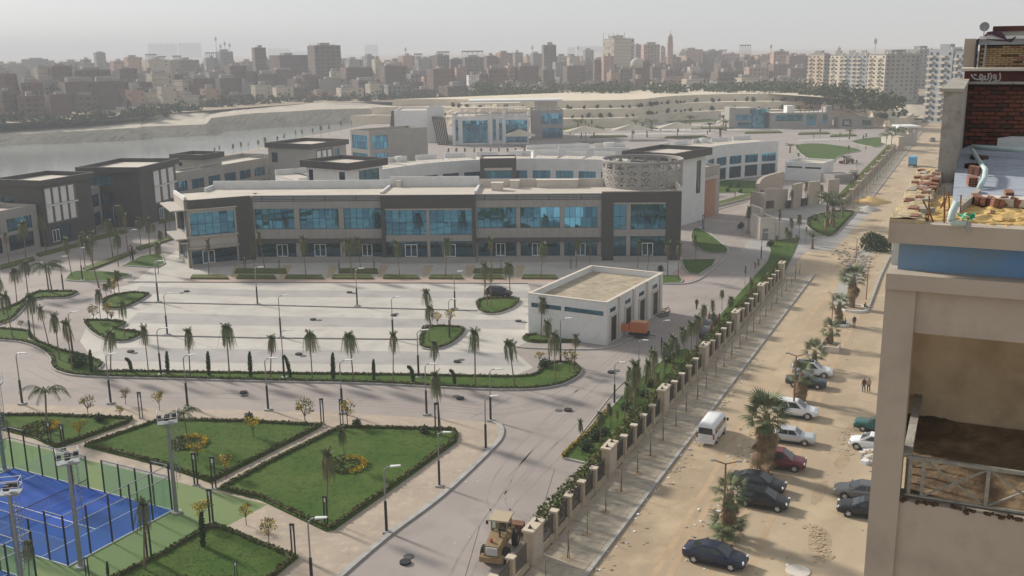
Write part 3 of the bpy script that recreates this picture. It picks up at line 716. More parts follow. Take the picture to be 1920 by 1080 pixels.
# ring screen on the roof ---------------------------------------------
rc = A.inverted() @ G(1205, 353, Hm); rcx, R_ = fp(A, 1205, 335, 11)[0], 0.5 * abs(fp(A, 1280, 330, 11)[0] - fp(A, 1130, 330, 11)[0])
RC = A @ Matrix.Translation((rcx, R_ + 4.2, Hm - .1)); zr = az(312, 1205) - Hm
ring = part('ring_screen', MB(), 'cream_wall', main, RC)
mb = MB(); n, rows = 216, 34; cell = [[True] * n for _ in range(rows)]
for j in range(rows):
    for i in range(n):
        u, v = i % 12, j % 8
        hole = (abs(u - 6) + abs(v - 4) == 3) or (u in (2, 9) and v in (1, 5)) or (rnd.random() < .1)
        if j in (0, 1, 16, 17, 24, 32, 33) or u == 0: hole = False
        if 25 <= j <= 31 and 2 <= u <= 10 and rnd.random() < .8: hole = True
        cell[j][i] = not hole
V = []
for t in (0.0, .18):
    for j in range(rows + 1):
        for i in range(n): a = 2 * math.pi * i / n; V.append(((R_ - t) * math.cos(a), (R_ - t) * math.sin(a), zr * j / rows))
K = (rows + 1) * n; F = []
for j in range(rows):
    for i in range(n):
        if not cell[j][i]: continue
        i2 = (i + 1) % n; a, b, c, d = j * n + i, j * n + i2, (j + 1) * n + i2, (j + 1) * n + i
        F += [(a, b, c, d), (K + b, K + a, K + d, K + c)]
        if j == 0 or not cell[j - 1][i]: F.append((b, a, K + a, K + b))
        if j == rows - 1 or not cell[j + 1][i]: F.append((d, c, K + c, K + d))
        if not cell[j][i - 1]: F.append((a, d, K + d, K + a))
        if not cell[j][i2]: F.append((c, b, K + b, K + c))
mb.add(V, F); bpy.data.meshes.remove(ring.data) if False else None
ring.data = mb.mesh('ring_screen', 'drum')
part('ring_coping', MB().tube([(R_ * math.cos(2 * math.pi * i / 60), R_ * math.sin(2 * math.pi * i / 60), zr + .1) for i in range(61)], .22, 6, False), 'drum', ring, RC)
part('plant_room', MB().box(-R_ * .55, R_ * .55, -R_ * .3, R_ * .6, 0, zr * .62), 'clad_dark', main, RC)
for k in range(5): part('screen_post', MB().tube([((R_ - .4) * math.cos(k * 1.25), (R_ - .4) * math.sin(k * 1.25), 0), ((R_ - .4) * math.cos(k * 1.25), (R_ - .4) * math.sin(k * 1.25), zr)], .09, 6), 'metal_grey', main, RC)

# ---------------------------------------------------------------- dark blocks by the left road
def panel_front(e, M, x0, x1, z0, z1, rows, cols, y=-.25):
    """white panels with ladder grilles between them"""
    rh = (z1 - z0) / rows; cw = (x1 - x0) / cols
    part('screen_frame', MB().box(x0 - .1, x1 + .1, y + .13, -.01, z0 - .1, z1 + .1), 'clad_joint', e, M)
    for r in range(rows):
        for c in range(cols):
            a = x0 + c * cw; part('screen_panel', box_mesh('screen_panel', cw * .66, .12, rh * .88, 'white_wall'), None, e, M @ Matrix.Translation((a + cw * .33, y + .06, z0 + (r + .5) * rh)))
            g = MB()
            for k in range(8): g.box(a + cw * .7, a + cw * .97, y, y + .1, z0 + r * rh + rh * (.08 + k * .105), z0 + r * rh + rh * (.12 + k * .105))
            part('ladder_grille', g, 'rust', e, M)
    for r in range(1, rows): part('screen_rail', MB().box(x0 - .2, x1 + .2, y - .12, y - .01, z0 + r * rh - .14, z0 + r * rh + .14), 'white_wall', e, M)
Hd = 13.0
N1, R1 = G(75, 338, Hd), G(168, 323, Hd); M1 = frame((N1.x, N1.y), (R1.x, R1.y)); w1 = (Vector(R1) - Vector(N1)).length
e = simple_building('corner_block', 'dark grey corner block with white screen panels beside the left road, nearest the park', M1, w1, 11, Hd - 1.2, 'clad_dark',
    {'front': [(1.2, w1 * .48, .6, 3.6, 3, 1, 'glass_dark')], 'left': [(1, 4, 7, 9.5, 2, 1, 'glass_dark')]}, par=.2)
panel_front(e, M1, .6, w1 * .66, 4.4, Hd - 1.6, 2, 4); roof_slab(e, M1, w1, 11, Hd - 1.2, 1.2, .7)
door(e, M1, 1.6, 3.4, .6, 3.0, y=.1)
M1b = frame(M1 @ Vector((-16, 1.2, 0)), M1 @ Vector((0, 1.2, 0)))
e = simple_building('shop_wing', 'low grey shop wing with roof terrace in front of the dark corner block', M1b, 15.4, 10, 8.4, 'clad_grey', {'front': [(1, 6.4, 4.2, 6.6, 4, 1), (8, 14, 4.2, 6.6, 4, 1), (1, 6.4, .6, 3.5, 4, 1, 'glass_dark'), (8, 14, .6, 3.5, 4, 1, 'glass_dark')]}, par=1.0)
N2, R2 = G(258, 313, Hd), G(327, 297, Hd); M2 = frame((N2.x, N2.y), (R2.x, R2.y)); w2 = (Vector(R2) - Vector(N2)).length
e = simple_building('corner_block', 'dark grey corner block with three stacked blue windows and white screen panels', M2, w2, 13, Hd - 1.2, 'clad_dark',
    {'left': [(1.5, 7, 9, 11, 4, 1), (1.5, 7, 5.2, 7.4, 4, 1), (1.5, 7, 1, 3.4, 4, 1)], 'front': [(w2 * .4, w2 * .94, .5, 3.4, 4, 1, 'glass_dark')]}, par=.2)
panel_front(e, M2, w2 * .36, w2 * .97, 4.2, Hd - 1.5, 2, 3); roof_slab(e, M2, w2, 13, Hd - 1.2, 1.2, .8)
for f_ in (.46, .64, .82): door(e, M2, w2 * f_, w2 * f_ + 1.7, .5, 2.9, y=.08)
part('step', MB().box(0, w2, -1.2, -.01, 0, .25), 'clad_grey', e, M2)
M2b = frame(M2 @ Vector((-9, 9, 0)), M2 @ Vector((0, 9, 0)))
simple_building('link_building', 'low grey link building between the two dark corner blocks', M2b, 8.8, 8, 9, 'clad_grey', {'front': [(1, 8, 4.8, 7.4, 4, 1), (1, 8, .8, 3.6, 4, 1)]}, par=.8)
# long grey building behind them, running back along the road
N3, R3 = M2 @ Vector((w2 + 1.5, 2.5, 0)), G(532, 291, 9); M3 = frame((N3.x, N3.y), (R3.x, R3.y)); w3 = (Vector((R3.x, R3.y)) - Vector((N3.x, N3.y))).length
ops = []
k = 1.5
while k < w3 - 6: ops += [(k, k + 4.6, 4.7, 7.0, 4, 1), (k, k + 4.6, .5, 3.6, 4, 1, 'glass_dark')]; k += 6.2
e = simple_building('shop_wing', 'long grey two storey shop wing running back towards the lake', M3, w3, 14, 9.2, 'clad_grey', {'front': ops}, par=1.1)
for k in range(5): part('roof_railing', MB().box(2 + k * w3 / 5.2, 2 + k * w3 / 5.2 + w3 / 6, .1, .16, 9.9, 9.96).box(2 + k * w3 / 5.2, 2 + k * w3 / 5.2 + .06, .1, .16, 9.2, 9.9), 'metal_white', e, M3)
def tower(px0, pxn, px1, rows, h, label, wm='clad_grey', d=8, over=.6, faces=None, t=1.3, panel=False, name='stair_tower'):
    """tower with an overhanging dark slab: roof corners left/near/right in the photo at height h"""
    n, r = G(*pxn, h), G(*px1, h); l = G(*px0, h); M = frame((n.x, n.y), (r.x, r.y)); w = (Vector(r) - Vector(n)).length; d = (Vector(l) - Vector(n)).length
    e = simple_building(name, label, M, w, d, h - t, wm, faces(w, d) if faces else None, par=.2); roof_slab(e, M, w, d, h - t, t, over)
    if panel: panel_front(e, M, w * .15, w * .6, h - t - 4.6, h - t - .5, 1, 3)
    return e, M, w, d
tower((337, 287), (378, 290), (414, 284), 1, 12.2, 'small dark roofed stair tower on the long grey shop wing', faces=lambda w, d: {'left': [(1.5, 2.6, 9.3, 10.3, 1, 1, 'glass_dark')]})
tower((532, 264), (582, 270), (648, 261), 1, 14.0, 'dark roofed tower with slatted panels beside the grey cube', faces=lambda w, d: {'left': [(1, 3, 9, 11.5, 1, 1, 'glass_dark')], 'front': [(w * .66, w * .8, 7, 12, 1, 1, 'glass_dark')]}, panel=True)
# ---------------------------------------------------------------- second, curved white building
def curved(name, label, px, z, d, h, wm, bays, parent=None, gm='glass_blue', rail=False, low=True):
    """building following a curved front (photo pixels of the roof edge at height z)"""
    P = smooth([G(x, y, z) for x, y in px], 4, False); P = resample(P, bays)
    e = empty(name, TR((P[0].x, P[0].y, 0)), label, 'building')
    back = []
    for i in range(len(P) - 1):
        M = frame(P[i], P[i + 1]); w = (P[i + 1] - P[i]).length
        ops = [(.7, w - .7, h * .43, h * .66)] + ([(.7, w - .7, .4, h * .36)] if low else [])
        part('wall', MB().wall(0, w, 0, h, 0, .4, ops), wm, e, M)
        win(e, M, *ops[0], 4, 1, y=.2, gm=gm)
        if low: win(e, M, *ops[1], 4, 1, y=.2, gm='glass_dark')
        part('core', MB().box(0, w, .5, d, 0, h - .9), wm, e, M); part('roof', MB().box(0, w, .4, d, h - .89, h - .7), 'roof_screed', e, M)
        part('parapet', MB().box(0, w, d - .3, d, h - .7, h + .5), 'white_wall', e, M)
        if rail:
            r = MB().box(0, w, .2, .26, h + .85, h + .9)
            for k in range(6): r.box(k * w / 6, k * w / 6 + .05, .2, .25, h, h + .85)
            part('roof_railing', r, 'metal_white', e, M)
        if i % 4 == 2: part('roof_planter', MB().box(w * .3, w * .62, d - 1.9, d - .7, h - .7, h + .75), 'white_wall', e, M)
    return e, P
ce, cp_ = curved('curved_building', 'white curved two storey building behind the long glass fronted one', [(560, 334), (640, 327), (720, 317), (800, 306), (900, 299), (1000, 297), (1120, 299), (1240, 306)], 9.0, 15, 9.0, 'white_wall', 6.0, rail=True)
e, M, w, d = tower((587, 298), (652, 305), (716, 296), 1, 14.0, 'white tower with dark slab roof and slatted strips behind the long building', wm='white_wall', over=.9, t=1.5, faces=lambda w, d: {'left': [(d * .05, d * .16, 6, 12, 1, 6, 'glass_dark'), (d * .78, d * .92, 6, 12, 1, 6, 'glass_dark')], 'front': [(w * .3, w * .9, 6, 12, 3, 1, 'glass_dark')]})
c = at_depth(900, 300, 243); c2 = at_depth(968, 300, 243); MF = frame((c.x, 243), (c2.x, 243)); w = c2.x - c.x
e = simple_building('entrance_bay', 'dark cubic entrance bay standing out of the white curved building', MF, w, 8, 10.6, 'clad_dark', {'front': [(1.2, w - 1.2, 5.2, 7.6, 5, 1)]}, par=.3)
part('sun_shade', MB().box(1.0, w - 1.0, -.8, .1, 7.75, 8.3), 'clad_beige', e, MF)
e, M, w, d = tower((1187, 281), (1262, 287), (1324, 276), 1, 15.5, 'tall white tower with wide dark slab roof beside the ring screen', wm='white_wall', over=1.0, t=1.6, faces=lambda w, d: {'left': [(1, d * .4, 12, 13.5, 2, 1, 'glass_dark')], 'front': [(w * .72, w * .86, 6, 13, 1, 7, 'glass_dark')]})
Mg = frame(M @ Vector((w + .5, 1.0, 0)), M @ Vector((w + 9.5, 1.0, 0)))
e = simple_building('service_porch', 'grey service porch with terracotta door recess beside the white tower', Mg, 8.5, 12, 11, 'clad_grey', None, par=.5)
part('door', MB().box(1.2, 6.4, -.06, .0, 0, 8.0), 'terracotta' if 'terracotta' in MATS else mat('terracotta', (0.42, 0.22, 0.14), (0.36, 0.19, 0.12), s=1), e, Mg)
part('parapet', MB().box(0, 7, -.5, -.07, 8.2, 8.9), 'clad_beige', e, Mg)
curved('curved_building', 'white curved shop crescent to the right of the tower', [(1326, 277), (1350, 272), (1390, 268), (1430, 265), (1470, 263)], 10, 14, 10, 'white_wall', 6.2)
curved('curved_building', 'white crescent with stepped parapets behind the white tower', [(1000, 281), (1060, 279), (1130, 277), (1230, 276)], 9.5, 9, 9.5, 'white_wall', 9, low=False)
# ---------------------------------------------------------------- grey cube, theatre, glass hall
n, r = G(692, 246, 14), G(801, 238, 14); M5 = frame((n.x, n.y), (r.x, r.y)); w5 = (Vector(r) - Vector(n)).length
simple_building('cube_building', 'grey clad cube with blue corner windows in the middle of the compound', M5, w5, 10, 14, 'clad_grey', {'front': [(1, w5 * .3, 8.6, 12.6, 4, 2), (1, w5 * .3, 3.6, 7.4, 4, 2)], 'left': [(.8, 8.8, 8.6, 12.6, 6, 2), (.8, 8.8, 3.6, 7.4, 6, 2)]}, par=.8)
def at_x(px, Y): return at_depth(px, 300, Y).x
def fb(name, label, p0, p1, Y, d, h, wm, faces=None, rz=0.0, par=.6, parent=None):
    a, b = at_x(p0, Y), at_x(p1, Y); M = TR((a, Y, 0), rz); w = b - a
    if h < 0: h = at_depth((p0 + p1) / 2, -h, Y).z
    return simple_building(name, label, M, w, d, h, wm, faces(w) if faces else None, par=par), M, w
e, M, w = fb('theatre_hall', 'white windowless hall with slanted grey end behind the grey cube', 742, 806, 425, 26, 12.1, 'white_wall')
part('end_wall', MB().add([(-2.5, -.2, 0), (-.05, -.2, 0), (-.05, -.2, 12), (-1, -.2, 12), (-2.5, 20, 0), (-.05, 20, 0), (-.05, 20, 12), (-1, 20, 12)], [(0, 1, 2, 3), (7, 6, 5, 4), (3, 2, 6, 7), (0, 3, 7, 4), (1, 5, 6, 2)]), 'clad_dark', e, M)
e, M, w = fb('white_slab_tower', 'tall blank white slab standing between the theatre hall and the glass hall', 803, 832, 408, 12, 14.2, 'white_wall')
e, M, w = fb('glass_hall', 'white museum hall with large mirrored glass fronts and a roof pergola', 850, 992, 398, 26, 11.1, 'white_wall', lambda w: {'front': [(w * .03, w * .075, 1.5, 9.8, 1, 5), (w * .13, w * .46, .6, 9.4, 9, 5), (w * .53, w * .57, 1.5, 9.8, 1, 5), (w * .61, w * .65, 1.5, 9.8, 1, 5), (w * .7, w * .98, .6, 9.4, 7, 5)]})
for k in range(11): part('pergola_post', MB().box(4 + k * w / 12, 4.3 + k * w / 12, 4, 4.3, 10.5, 13.8), 'cream_wall', e, M)
part('pergola_roof', MB().box(3, w - 1, 3.5, 9, 13.8, 14.1), 'cream_wall', e, M)
for k in range(8): part('pergola_post', MB().box(w * .1 + k * w / 10, w * .1 + k * w / 10 + .3, 16, 16.3, 10.5, 15), 'cream_wall', e, M)
part('pergola_roof', MB().box(w * .08, w * .9, 15, 22, 15, 15.3), 'cream_wall', e, M)
for f_ in (.0, .48, .655): part('fin_tower', MB().box(w * f_, w * f_ + 1.2, -1.8, -.02, 0, 12.6), 'white_wall', e, M)
part('slanted_louvre', MB().add([(-6, .5, 0), (-2, .5, 0), (-3.4, .5, 10.4), (-8.2, .5, 11), (-6, 8, 0), (-2, 8, 0), (-3.4, 8, 10.4), (-8.2, 8, 11)], [(0, 1, 2, 3), (7, 6, 5, 4), (3, 2, 6, 7), (0, 3, 7, 4), (1, 5, 6, 2)]), 'clad_dark', e, M)
for k in range(6): part('louvre_blade', MB().add([(-5.6 + k * .65, .44, .3), (-5.4 + k * .65, .44, .3), (-7.2 + k * .75, .44, 10.2), (-7.4 + k * .75, .44, 10.2)], [(0, 1, 2, 3)]), 'clad_beige', e, M)
e, M, w = fb('pavilion_building', 'glass fronted pavilion with floating white canopy roof beside the glass hall', 996, 1056, 418, 22, 11.8, 'clad_grey', lambda w: {'front': [(w * .3, w * .97, 6.2, 10.6, 6, 2), (w * .35, w * .97, .4, 4.6, 6, 1)]})
part('canopy', MB().box(-26, w, 6, 20, 15.2, 15.9), 'white_wall', e, M); part('upper_storey', MB().box(2, w - 2, 8, 18, 11, 15.2), 'cream_wall', e, M)
for k in range(7): part('canopy_post', MB().box(-25 + k * 5.5, -24.7 + k * 5.5, 7, 7.3, 0 if k < 4 else 11, 15.2), 'white_wall', e, M)
e, M, w = fb('visitor_centre', 'low visitor centre with blue glass and roof frames in front of the terraces', 1366, 1440, 462, 20, 6.6, 'clad_grey', lambda w: {'front': [(w * .12, w * .75, 3.4, 6.0, 6, 1, 'glass_blue'), (w * .2, w * .95, .3, 2.7, 6, 1, 'glass_blue')]})
part('upper_storey', MB().box(w * .15, w * .6, 2, 14, 6.2, 9), 'clad_beige', e, M); part('fin_tower', MB().box(-.6, 2.2, -1, 10, 0, 9.4), 'clad_grey', e, M); part('glass_drum', MB().tube([(w * .75, 2, 0), (w * .75, 2, 8.6)], 4.2, 20), 'glass_blue', e, M)
e, M, w = fb('visitor_centre', 'long low white visitor centre with slanted blue windows beside the roof frames', 1441, 1556, 458, 20, 7, 'clad_grey', lambda w: {'front': [(w * .08, w * .52, 3.2, 6.2, 9, 1, 'glass_blue'), (w * .58, w * .74, 1, 6.2, 3, 2, 'glass_blue'), (w * .84, w * .92, 2, 6.2, 2, 1, 'glass_blue')]})
for k in range(7): part('roof_frame', MB().box(w * (.5 + k * .07), w * (.5 + k * .07) + .25, 2, 2.3, 6.9, 9.6), 'rust', e, M)
part('roof_frame', MB().box(w * .48, w * .95, 1.9, 2.4, 9.6, 9.9), 'rust', e, M); part('stair_head', MB().box(w * .3, w * .42, 4, 10, 6.5, 9.8), 'white_wall', e, M); part('stair_head', MB().box(w * .9, w * .995, .5, 8, 6.9, 9.8), 'clad_grey', e, M)
e, M, w = fb('kiosk_building', 'small white kiosk with framed sign panel near the far end of the compound', 1570, 1634, 454, 8, 4.6, 'clad_grey', lambda w: {'front': [(w * .66, w * .92, 1.2, 3.4, 2, 2, 'glass_dark')]})
part('sign_panel', MB().box(w * .08, w * .34, -.12, -.01, .9, 3.9), 'metal_dark', e, M)
lg = MB().tube([(w * .13, -.14, 1.6), (w * .2, -.14, 2.0), (w * .3, -.14, 1.7)], .2, 6).tube([(w * .12, -.14, 2.6), (w * .18, -.14, 3.2), (w * .28, -.14, 3.0), (w * .24, -.14, 2.4), (w * .15, -.14, 2.3)], .18, 6)
part('sign_emblem', lg, 'metal_white', e, M)
e, M, w = fb('gate_canopy', 'white curved canopy gate over parked machinery at the far end of the fence', 1668, 1716, 372, 10, 4.0, 'clad_beige', None)
part('canopy', MB().box(w * .35, w + 1, -1, 9, 6.4, 7), 'white_wall', e, M)
for k in range(3): part('canopy_post', MB().box(w * .4 + k * w * .27, w * .4 + k * w * .27 + .4, 0, .4, 4, 6.4), 'clad_grey', e, M)
arch = [(w * (.05 + .035 * i), 0, 4.0 + 3.2 * math.sin(math.pi * min(1, i / 16))) for i in range(9)]
part('arch_wall', MB().add([(p[0], 0, 3.9) for p in arch] + list(arch) + [(p[0], 1, 3.9) for p in arch] + [(p[0], 1, p[2]) for p in arch],
     [(i, i + 1, 10 + i, 9 + i) for i in range(8)] + [(27 + i, 28 + i, 19 + i, 18 + i) for i in range(8)] + [(9 + i, 10 + i, 28 + i, 27 + i) for i in range(8)] + [(8, 26, 35, 17), (0, 9, 27, 18)]), 'white_wall', e, M)
fb('gate_lodge', 'small beige lodge with palms at the bend of the far compound road', 1683, 1694, 350, 8, 5, 'gate_stone', None)
# utility buildings ----------------------------------------------------
nU, lU, rU = G(1137, 648), G(991, 627), G(1229, 582)
MU = frame((lU.x, lU.y), (nU.x, nU.y)); wU = (nU - lU).length; dU = (rU - nU).length; hU = 5.5
u = simple_building('utility_building', 'white utility building with flat dusty roof and slot windows beside the parking', MU, wU, dU, hU, 'white_wall', {'front': [(wU * .04, wU * .43, 3.75, 4.35, 1, 1, 'glass_dark'), (wU * .47, wU * .96, 3.75, 4.35, 1, 1, 'glass_dark')],
    'right': [(1.0 + k * dU / 4.05, 1.0 + k * dU / 4.05 + 1.9, 3.9, 4.5, 1, 1, 'glass_dark') for k in range(4)]}, par=.75, roofm='roof_dirty')
SR = sides(MU, wU, dU)['right']
for k in range(4):
    a = 1.0 + k * dU / 4.05
    part('service_door', MB().box(a + .1, a + 1.8, -.06, -.005, .2, 3.3), 'metal_dark', u, SR)
    part('door_surround', MB().box(a - .15, a + .08, -.16, -.007, 0, 3.5).box(a + 1.82, a + 2.05, -.16, -.007, 0, 3.5).box(a - .15, a + 2.05, -.18, -.007, 3.5, 3.75), 'cream_wall', u, SR)
    part('pilaster', MB().box(a + 2.5, a + 3.0, -.2, -.007, 0, hU + .05), 'cream_wall', u, SR)
part('coping', MB().box(-.06, wU + .06, -.06, .4, hU, hU + .08).box(-.06, .4, .4, dU, hU, hU + .08).box(wU - .4, wU + .06, .4, dU, hU, hU + .08).box(.4, wU - .4, dU - .4, dU + .06, hU, hU + .08), 'cream_wall', u, MU)
a, b = G(1471, 337), G(1541, 341); M8 = frame((a.x, a.y), (b.x, b.y)); w8 = (b - a).length
simple_building('utility_building', 'pale utility building with two dark slots near the gate', M8, w8, 11, 5.1, 'white_wall', {'front': [(w8 * .05, w8 * .46, 3.4, 3.9, 1, 1, 'glass_dark'), (w8 * .53, w8 * .96, 3.4, 3.9, 1, 1, 'glass_dark')]}, par=.5)
a, b = G(1564, 345), G(1598, 342); M9 = frame((a.x, a.y), (b.x, b.y))
simple_building('storage_block', 'low grey storage block beside the tractor near the gate', M9, (b - a).length, 5, 2.4, 'clad_grey', None, par=.2)
# gate house and walls --------------------------------------------------
a, b = G(1424, 450), G(1452, 449); Mh = frame((a.x, a.y), (b.x, b.y)); wh = (b - a).length
e = simple_building('gatehouse', 'cream gatehouse cube with open roof and grey door inside the gate', Mh, wh, 5.2, 4.3, 'cream_wall', None, par=2.2)
part('door', MB().box(wh * .2, wh * .55, -.06, -.005, 0, 2.2), 'metal_grey', e, Mh)
def slab_wall(p0, p1, h, t, label, m='gate_stone', name='gate_wall', group=None):
    a, b = G(*p0), G(*p1); M = frame((a.x, a.y), (b.x, b.y)); w = (b - a).length
    return ob(name, MB().box(0, w, 0, t, 0, h).box(-.05, w + .05, -.05, t + .05, h + .001, h + .12), m, M=M, label=label, cat='wall', group=group)
slab_wall((1405, 408), (1431, 412), 5.6, .6, 'broad stone wall panel behind the gatehouse')
slab_wall((1404, 432), (1424, 441), 5.2, .5, 'cream wing wall joined to the gatehouse', 'cream_wall')
slab_wall((1453, 449), (1470, 447), 3.2, .5, 'cream side wall on the street side of the gatehouse', 'cream_wall')
slab_wall((1455, 394), (1476, 390), 4.4, .6, 'short stone wall panel next to the curved gate wall')
for p0, p1 in (((1487, 391), (1503, 387)), ((1515, 386), (1536, 383)), ((1551, 381), (1572, 379))):
    slab_wall(p0, p1, 5.4, .6, 'tall beige stone wall panel in the row beside the gate', group='gate wall panels')
for p0, p1 in (((1477, 392), (1487, 390)), ((1503, 388), (1515, 386)), ((1572, 381), (1592, 379))):
    a, b = G(*p0), G(*p1); M = frame((a.x, a.y), (b.x, b.y)); ob('gate_leaf', MB().box(.1, (b - a).length - .1, .2, .3, .1, 1.9), 'metal_dark', M=M, label='dark metal infill panel between the tall gate wall panels', cat='gate panel', group='gate infill panels')
arcpts = smooth([G(1418, 404), G(1424, 392), G(1440, 383), G(1464, 376)], 5, False)
mb = MB(); mb.strip(arcpts, .8, 0.0, 7.0); ob('curved_gate_wall', mb, 'gate_stone', label='tall curved gate wall with pale coping rising over the entrance', cat='wall')
a, b = G(1431, 400), G(1458, 396); M = frame((a.x, a.y), (b.x, b.y)); ob('gate_wall', MB().wall(0, (b - a).length, 0, 5.2, 0, 2.4, [(.4, (b - a).length * .75, .8, 2.6)]), 'gate_stone', M=M, label='stone guard booth wall with a window opening under the curved gate wall', cat='wall')
# tensile shades
def shade(c, s, h, label):
    e = empty('shade_sail', TR(c), label, 'canopy', 'cream tensile shade sails')
    P = [(s * math.cos(math.pi / 4 + k * math.pi / 2), s * math.sin(math.pi / 4 + k * math.pi / 2) * .6, h * .62) for k in range(4)]
    V = [(0, 0, h)]; F = []
    for k in range(4):
        a, b = Vector(P[k]), Vector(P[(k + 1) % 4])
        for t in (0, .25, .5, .75): V.append(a.lerp(b, t) * 1.0 + Vector((0, 0, .6 * math.sin(math.pi * t))) - a.lerp(b, t) * .16 * math.sin(math.pi * t))
    F = [(0, 1 + i, 1 + (i + 1) % 16) for i in range(16)]
    part('canopy', MB().add(V, F), 'sail' if 'sail' in MATS else mat('sail', (0.44, 0.39, 0.305), rough=.8), e)
    part('mast', MB().tube([(0, 0, 0), (0, 0, h)], .18, 8), 'metal_grey', e)
for x, y, s in ((975, 274, 9), (1098, 266, 13), (1185, 262, 12), (1270, 258, 13)): shade(G(x, y), s, 6.5, 'cream tensile shade sail on masts in the central court')

# ================================================================== PLANTS
def frond(mb, base, az, el0, el1, length, leaf, seg=8, w=.05, hang=.7, kink=1.0):
    p = Vector(base); P = [p.copy()]
    for i in range(seg):
        el = el0 + (el1 - el0) * min(1.0, i / (seg - 1) / kink) ** .8
        p = p + Vector((math.cos(az) * math.cos(el), math.sin(az) * math.cos(el), math.sin(el))) * (length / seg); P.append(p.copy())
    s = Vector((-math.sin(az), math.cos(az), 0))
    for i in range(seg):
        ww = w * (1 - i / seg) + .008
        mb.add([P[i] - s * ww, P[i] + s * ww, P[i + 1] + s * ww * .8, P[i + 1] - s * ww * .8], [(0, 1, 2, 3)])
        if i == 0: continue
        d = (P[i + 1] - P[i]).normalized(); L = leaf * math.sin(math.pi * (.15 + .8 * i / seg))
        for sg in (-1, 1):
            for q in (0, .33, .66):
                o = P[i].lerp(P[i + 1], q)
                tip = o + (s * sg * .8 + d * .55 - Vector((0, 0, hang)) * rnd.uniform(.6, 1.2)).normalized() * L * rnd.uniform(.8, 1.15)
                mb.add([o, o + d * .07, tip], [(0, 1, 2)])
def palm_proto(h, n, el0, el1, length, leaf, lean, label, dry=0.0, r=.13, hang=.7, kink=1.0, name='palm_tree', cat='palm'):
    e = empty(name, I4, label, cat)
    pts = [(lean * math.sin(t * 1.3) * .5, lean * t * t * .5, h * t) for t in (0, .2, .4, .6, .8, 1)]
    part('trunk', MB().tube(pts, [r * 1.25, r, r * .9, r * .85, r * .85, r * .95], 7), 'palm_trunk', e)
    mb = MB(); top = pts[-1]
    for i in range(n):
        mb.k = 1 if rnd.random() < dry else 0
        frond(mb, top, i * 2.4 + rnd.uniform(-.3, .3), el0 + rnd.uniform(-.25, .25), el1 + rnd.uniform(-.25, .25), length * rnd.uniform(.8, 1.1), leaf, hang=hang, kink=kink)
    part('crown', mb, ('palm_leaf', 'palm_dry'), e)
    return Proto(e), h
def ranks(lst): return lst
def plume(h, n, ln, lean, dry, seed_kink, leaf=.34):
    p, hh = palm_proto(h, n, 1.52, -1.52, ln, leaf, lean, '', dry, r=.085, hang=1.3, kink=seed_kink); mb = MB(); top = (lean * math.sin(1.3) * .5, lean * .5, h)
    for i in range(8): mb.k = 0; frond(mb, top, i * 2.4, 1.5, rnd.uniform(.1, .9), rnd.uniform(.8, 1.25), leaf * .9, seg=6, hang=.6)
    part('spear_fronds', mb, ('palm_leaf', 'palm_dry'), p.root); return p, hh + .35
SL = [plume(4.4, 26, 2.7, .25, .08, .40, .5), plume(4.5, 22, 2.5, -.2, .25, .36, .42), plume(4.3, 26, 2.8, .1, .05, .48, .55), plume(4.6, 15, 2.0, .3, .5, .34, .35)]
FE = palm_proto(2.9, 11, 1.0, -.9, 2.6, .75, .05, '', 0, r=.1, hang=.9)
DA = palm_proto(1.5, 22, 1.2, -.55, 2.6, .5, .02, '', .05, r=.28, hang=.25)
def put_palm(protos, b, ty, label, group, z=0.0, smin=.4, smax=2.2):
    pr, h = rnd.choice(protos); g = G(b[0], b[1], z); H = top_z(g, ty) - z; s = max(smin, min(smax, H / (h + .55)))
    o = pr.put(TR(g, rnd.uniform(0, 6.28)) @ Matrix.Rotation(rnd.gauss(0, .045), 4, 'X') @ Matrix.Rotation(rnd.gauss(0, .045), 4, 'Y') @ Matrix.Diagonal((s * rnd.uniform(.58, .95), s * rnd.uniform(.58, .95), s, 1)), label, group); return o
row = [(207, 702, 615), (279, 704, 606), (357, 708, 611), (431, 709, 605), (507, 709, 625), (586, 713, 620), (663, 714, 619), (737, 718, 620), (815, 721, 636), (891, 723, 615), (965, 725, 635)]
for i, (x, y, t) in enumerate(row): put_palm(SL[:3], (x, y), t, 'slender palm with drooping tied fronds in the planted strip below the parking', 'palms of the planted strip')
for x, y, t in ((24, 634, 546), (66, 642, 550), (92, 650, 572), (112, 677, 584), (137, 695, 597), (8, 592, 515), (32, 570, 502), (53, 556, 487)):
    put_palm(SL, (x, y), t, 'slender ragged palm on the curved kerb by the left road', 'palms by the left road bend')
for x, y, t in ((17, 496, 435), (49, 491, 412), (87, 471, 402), (135, 520, 442), (160, 503, 435), (186, 540, 440), (212, 482, 407), (222, 500, 438), (240, 471, 397), (265, 464, 407), (282, 480, 406), (297, 513, 452), (292, 452, 420), (320, 444, 387), (189, 410, 357), (195, 430, 407), (127, 444, 400), (303, 478, 430), (226, 434, 380), (175, 505, 430), (15, 470, 430)):
    put_palm(SL, (x, y), t, 'slender avenue palm beside the road to the dark blocks', 'palms of the left avenue')
for x, y, t in ((189, 608, 542), (209, 567, 520), (225, 557, 505), (234, 633, 563), (201, 565, 530)):
    put_palm(SL, (x, y), t, 'slender palm on a left parking island', 'palms on the left parking islands')
for x, y, t in ((392, 517, 447), (497, 507, 432), (574, 521, 440), (661, 521, 445), (677, 509, 442), (750, 521, 447), (835, 521, 445), (922, 521, 442), (1014, 521, 452), (1080, 502, 447), (1106, 502, 460), (1195, 503, 450), (1214, 508, 465), (1252, 518, 450), (1271, 526, 452), (908, 560, 490), (957, 560, 490), (477, 500, 455), (1305, 500, 440)):
    put_palm(SL, (x, y), t, 'slender palm in the beds before the glass fronted building', 'palms of the forecourt')
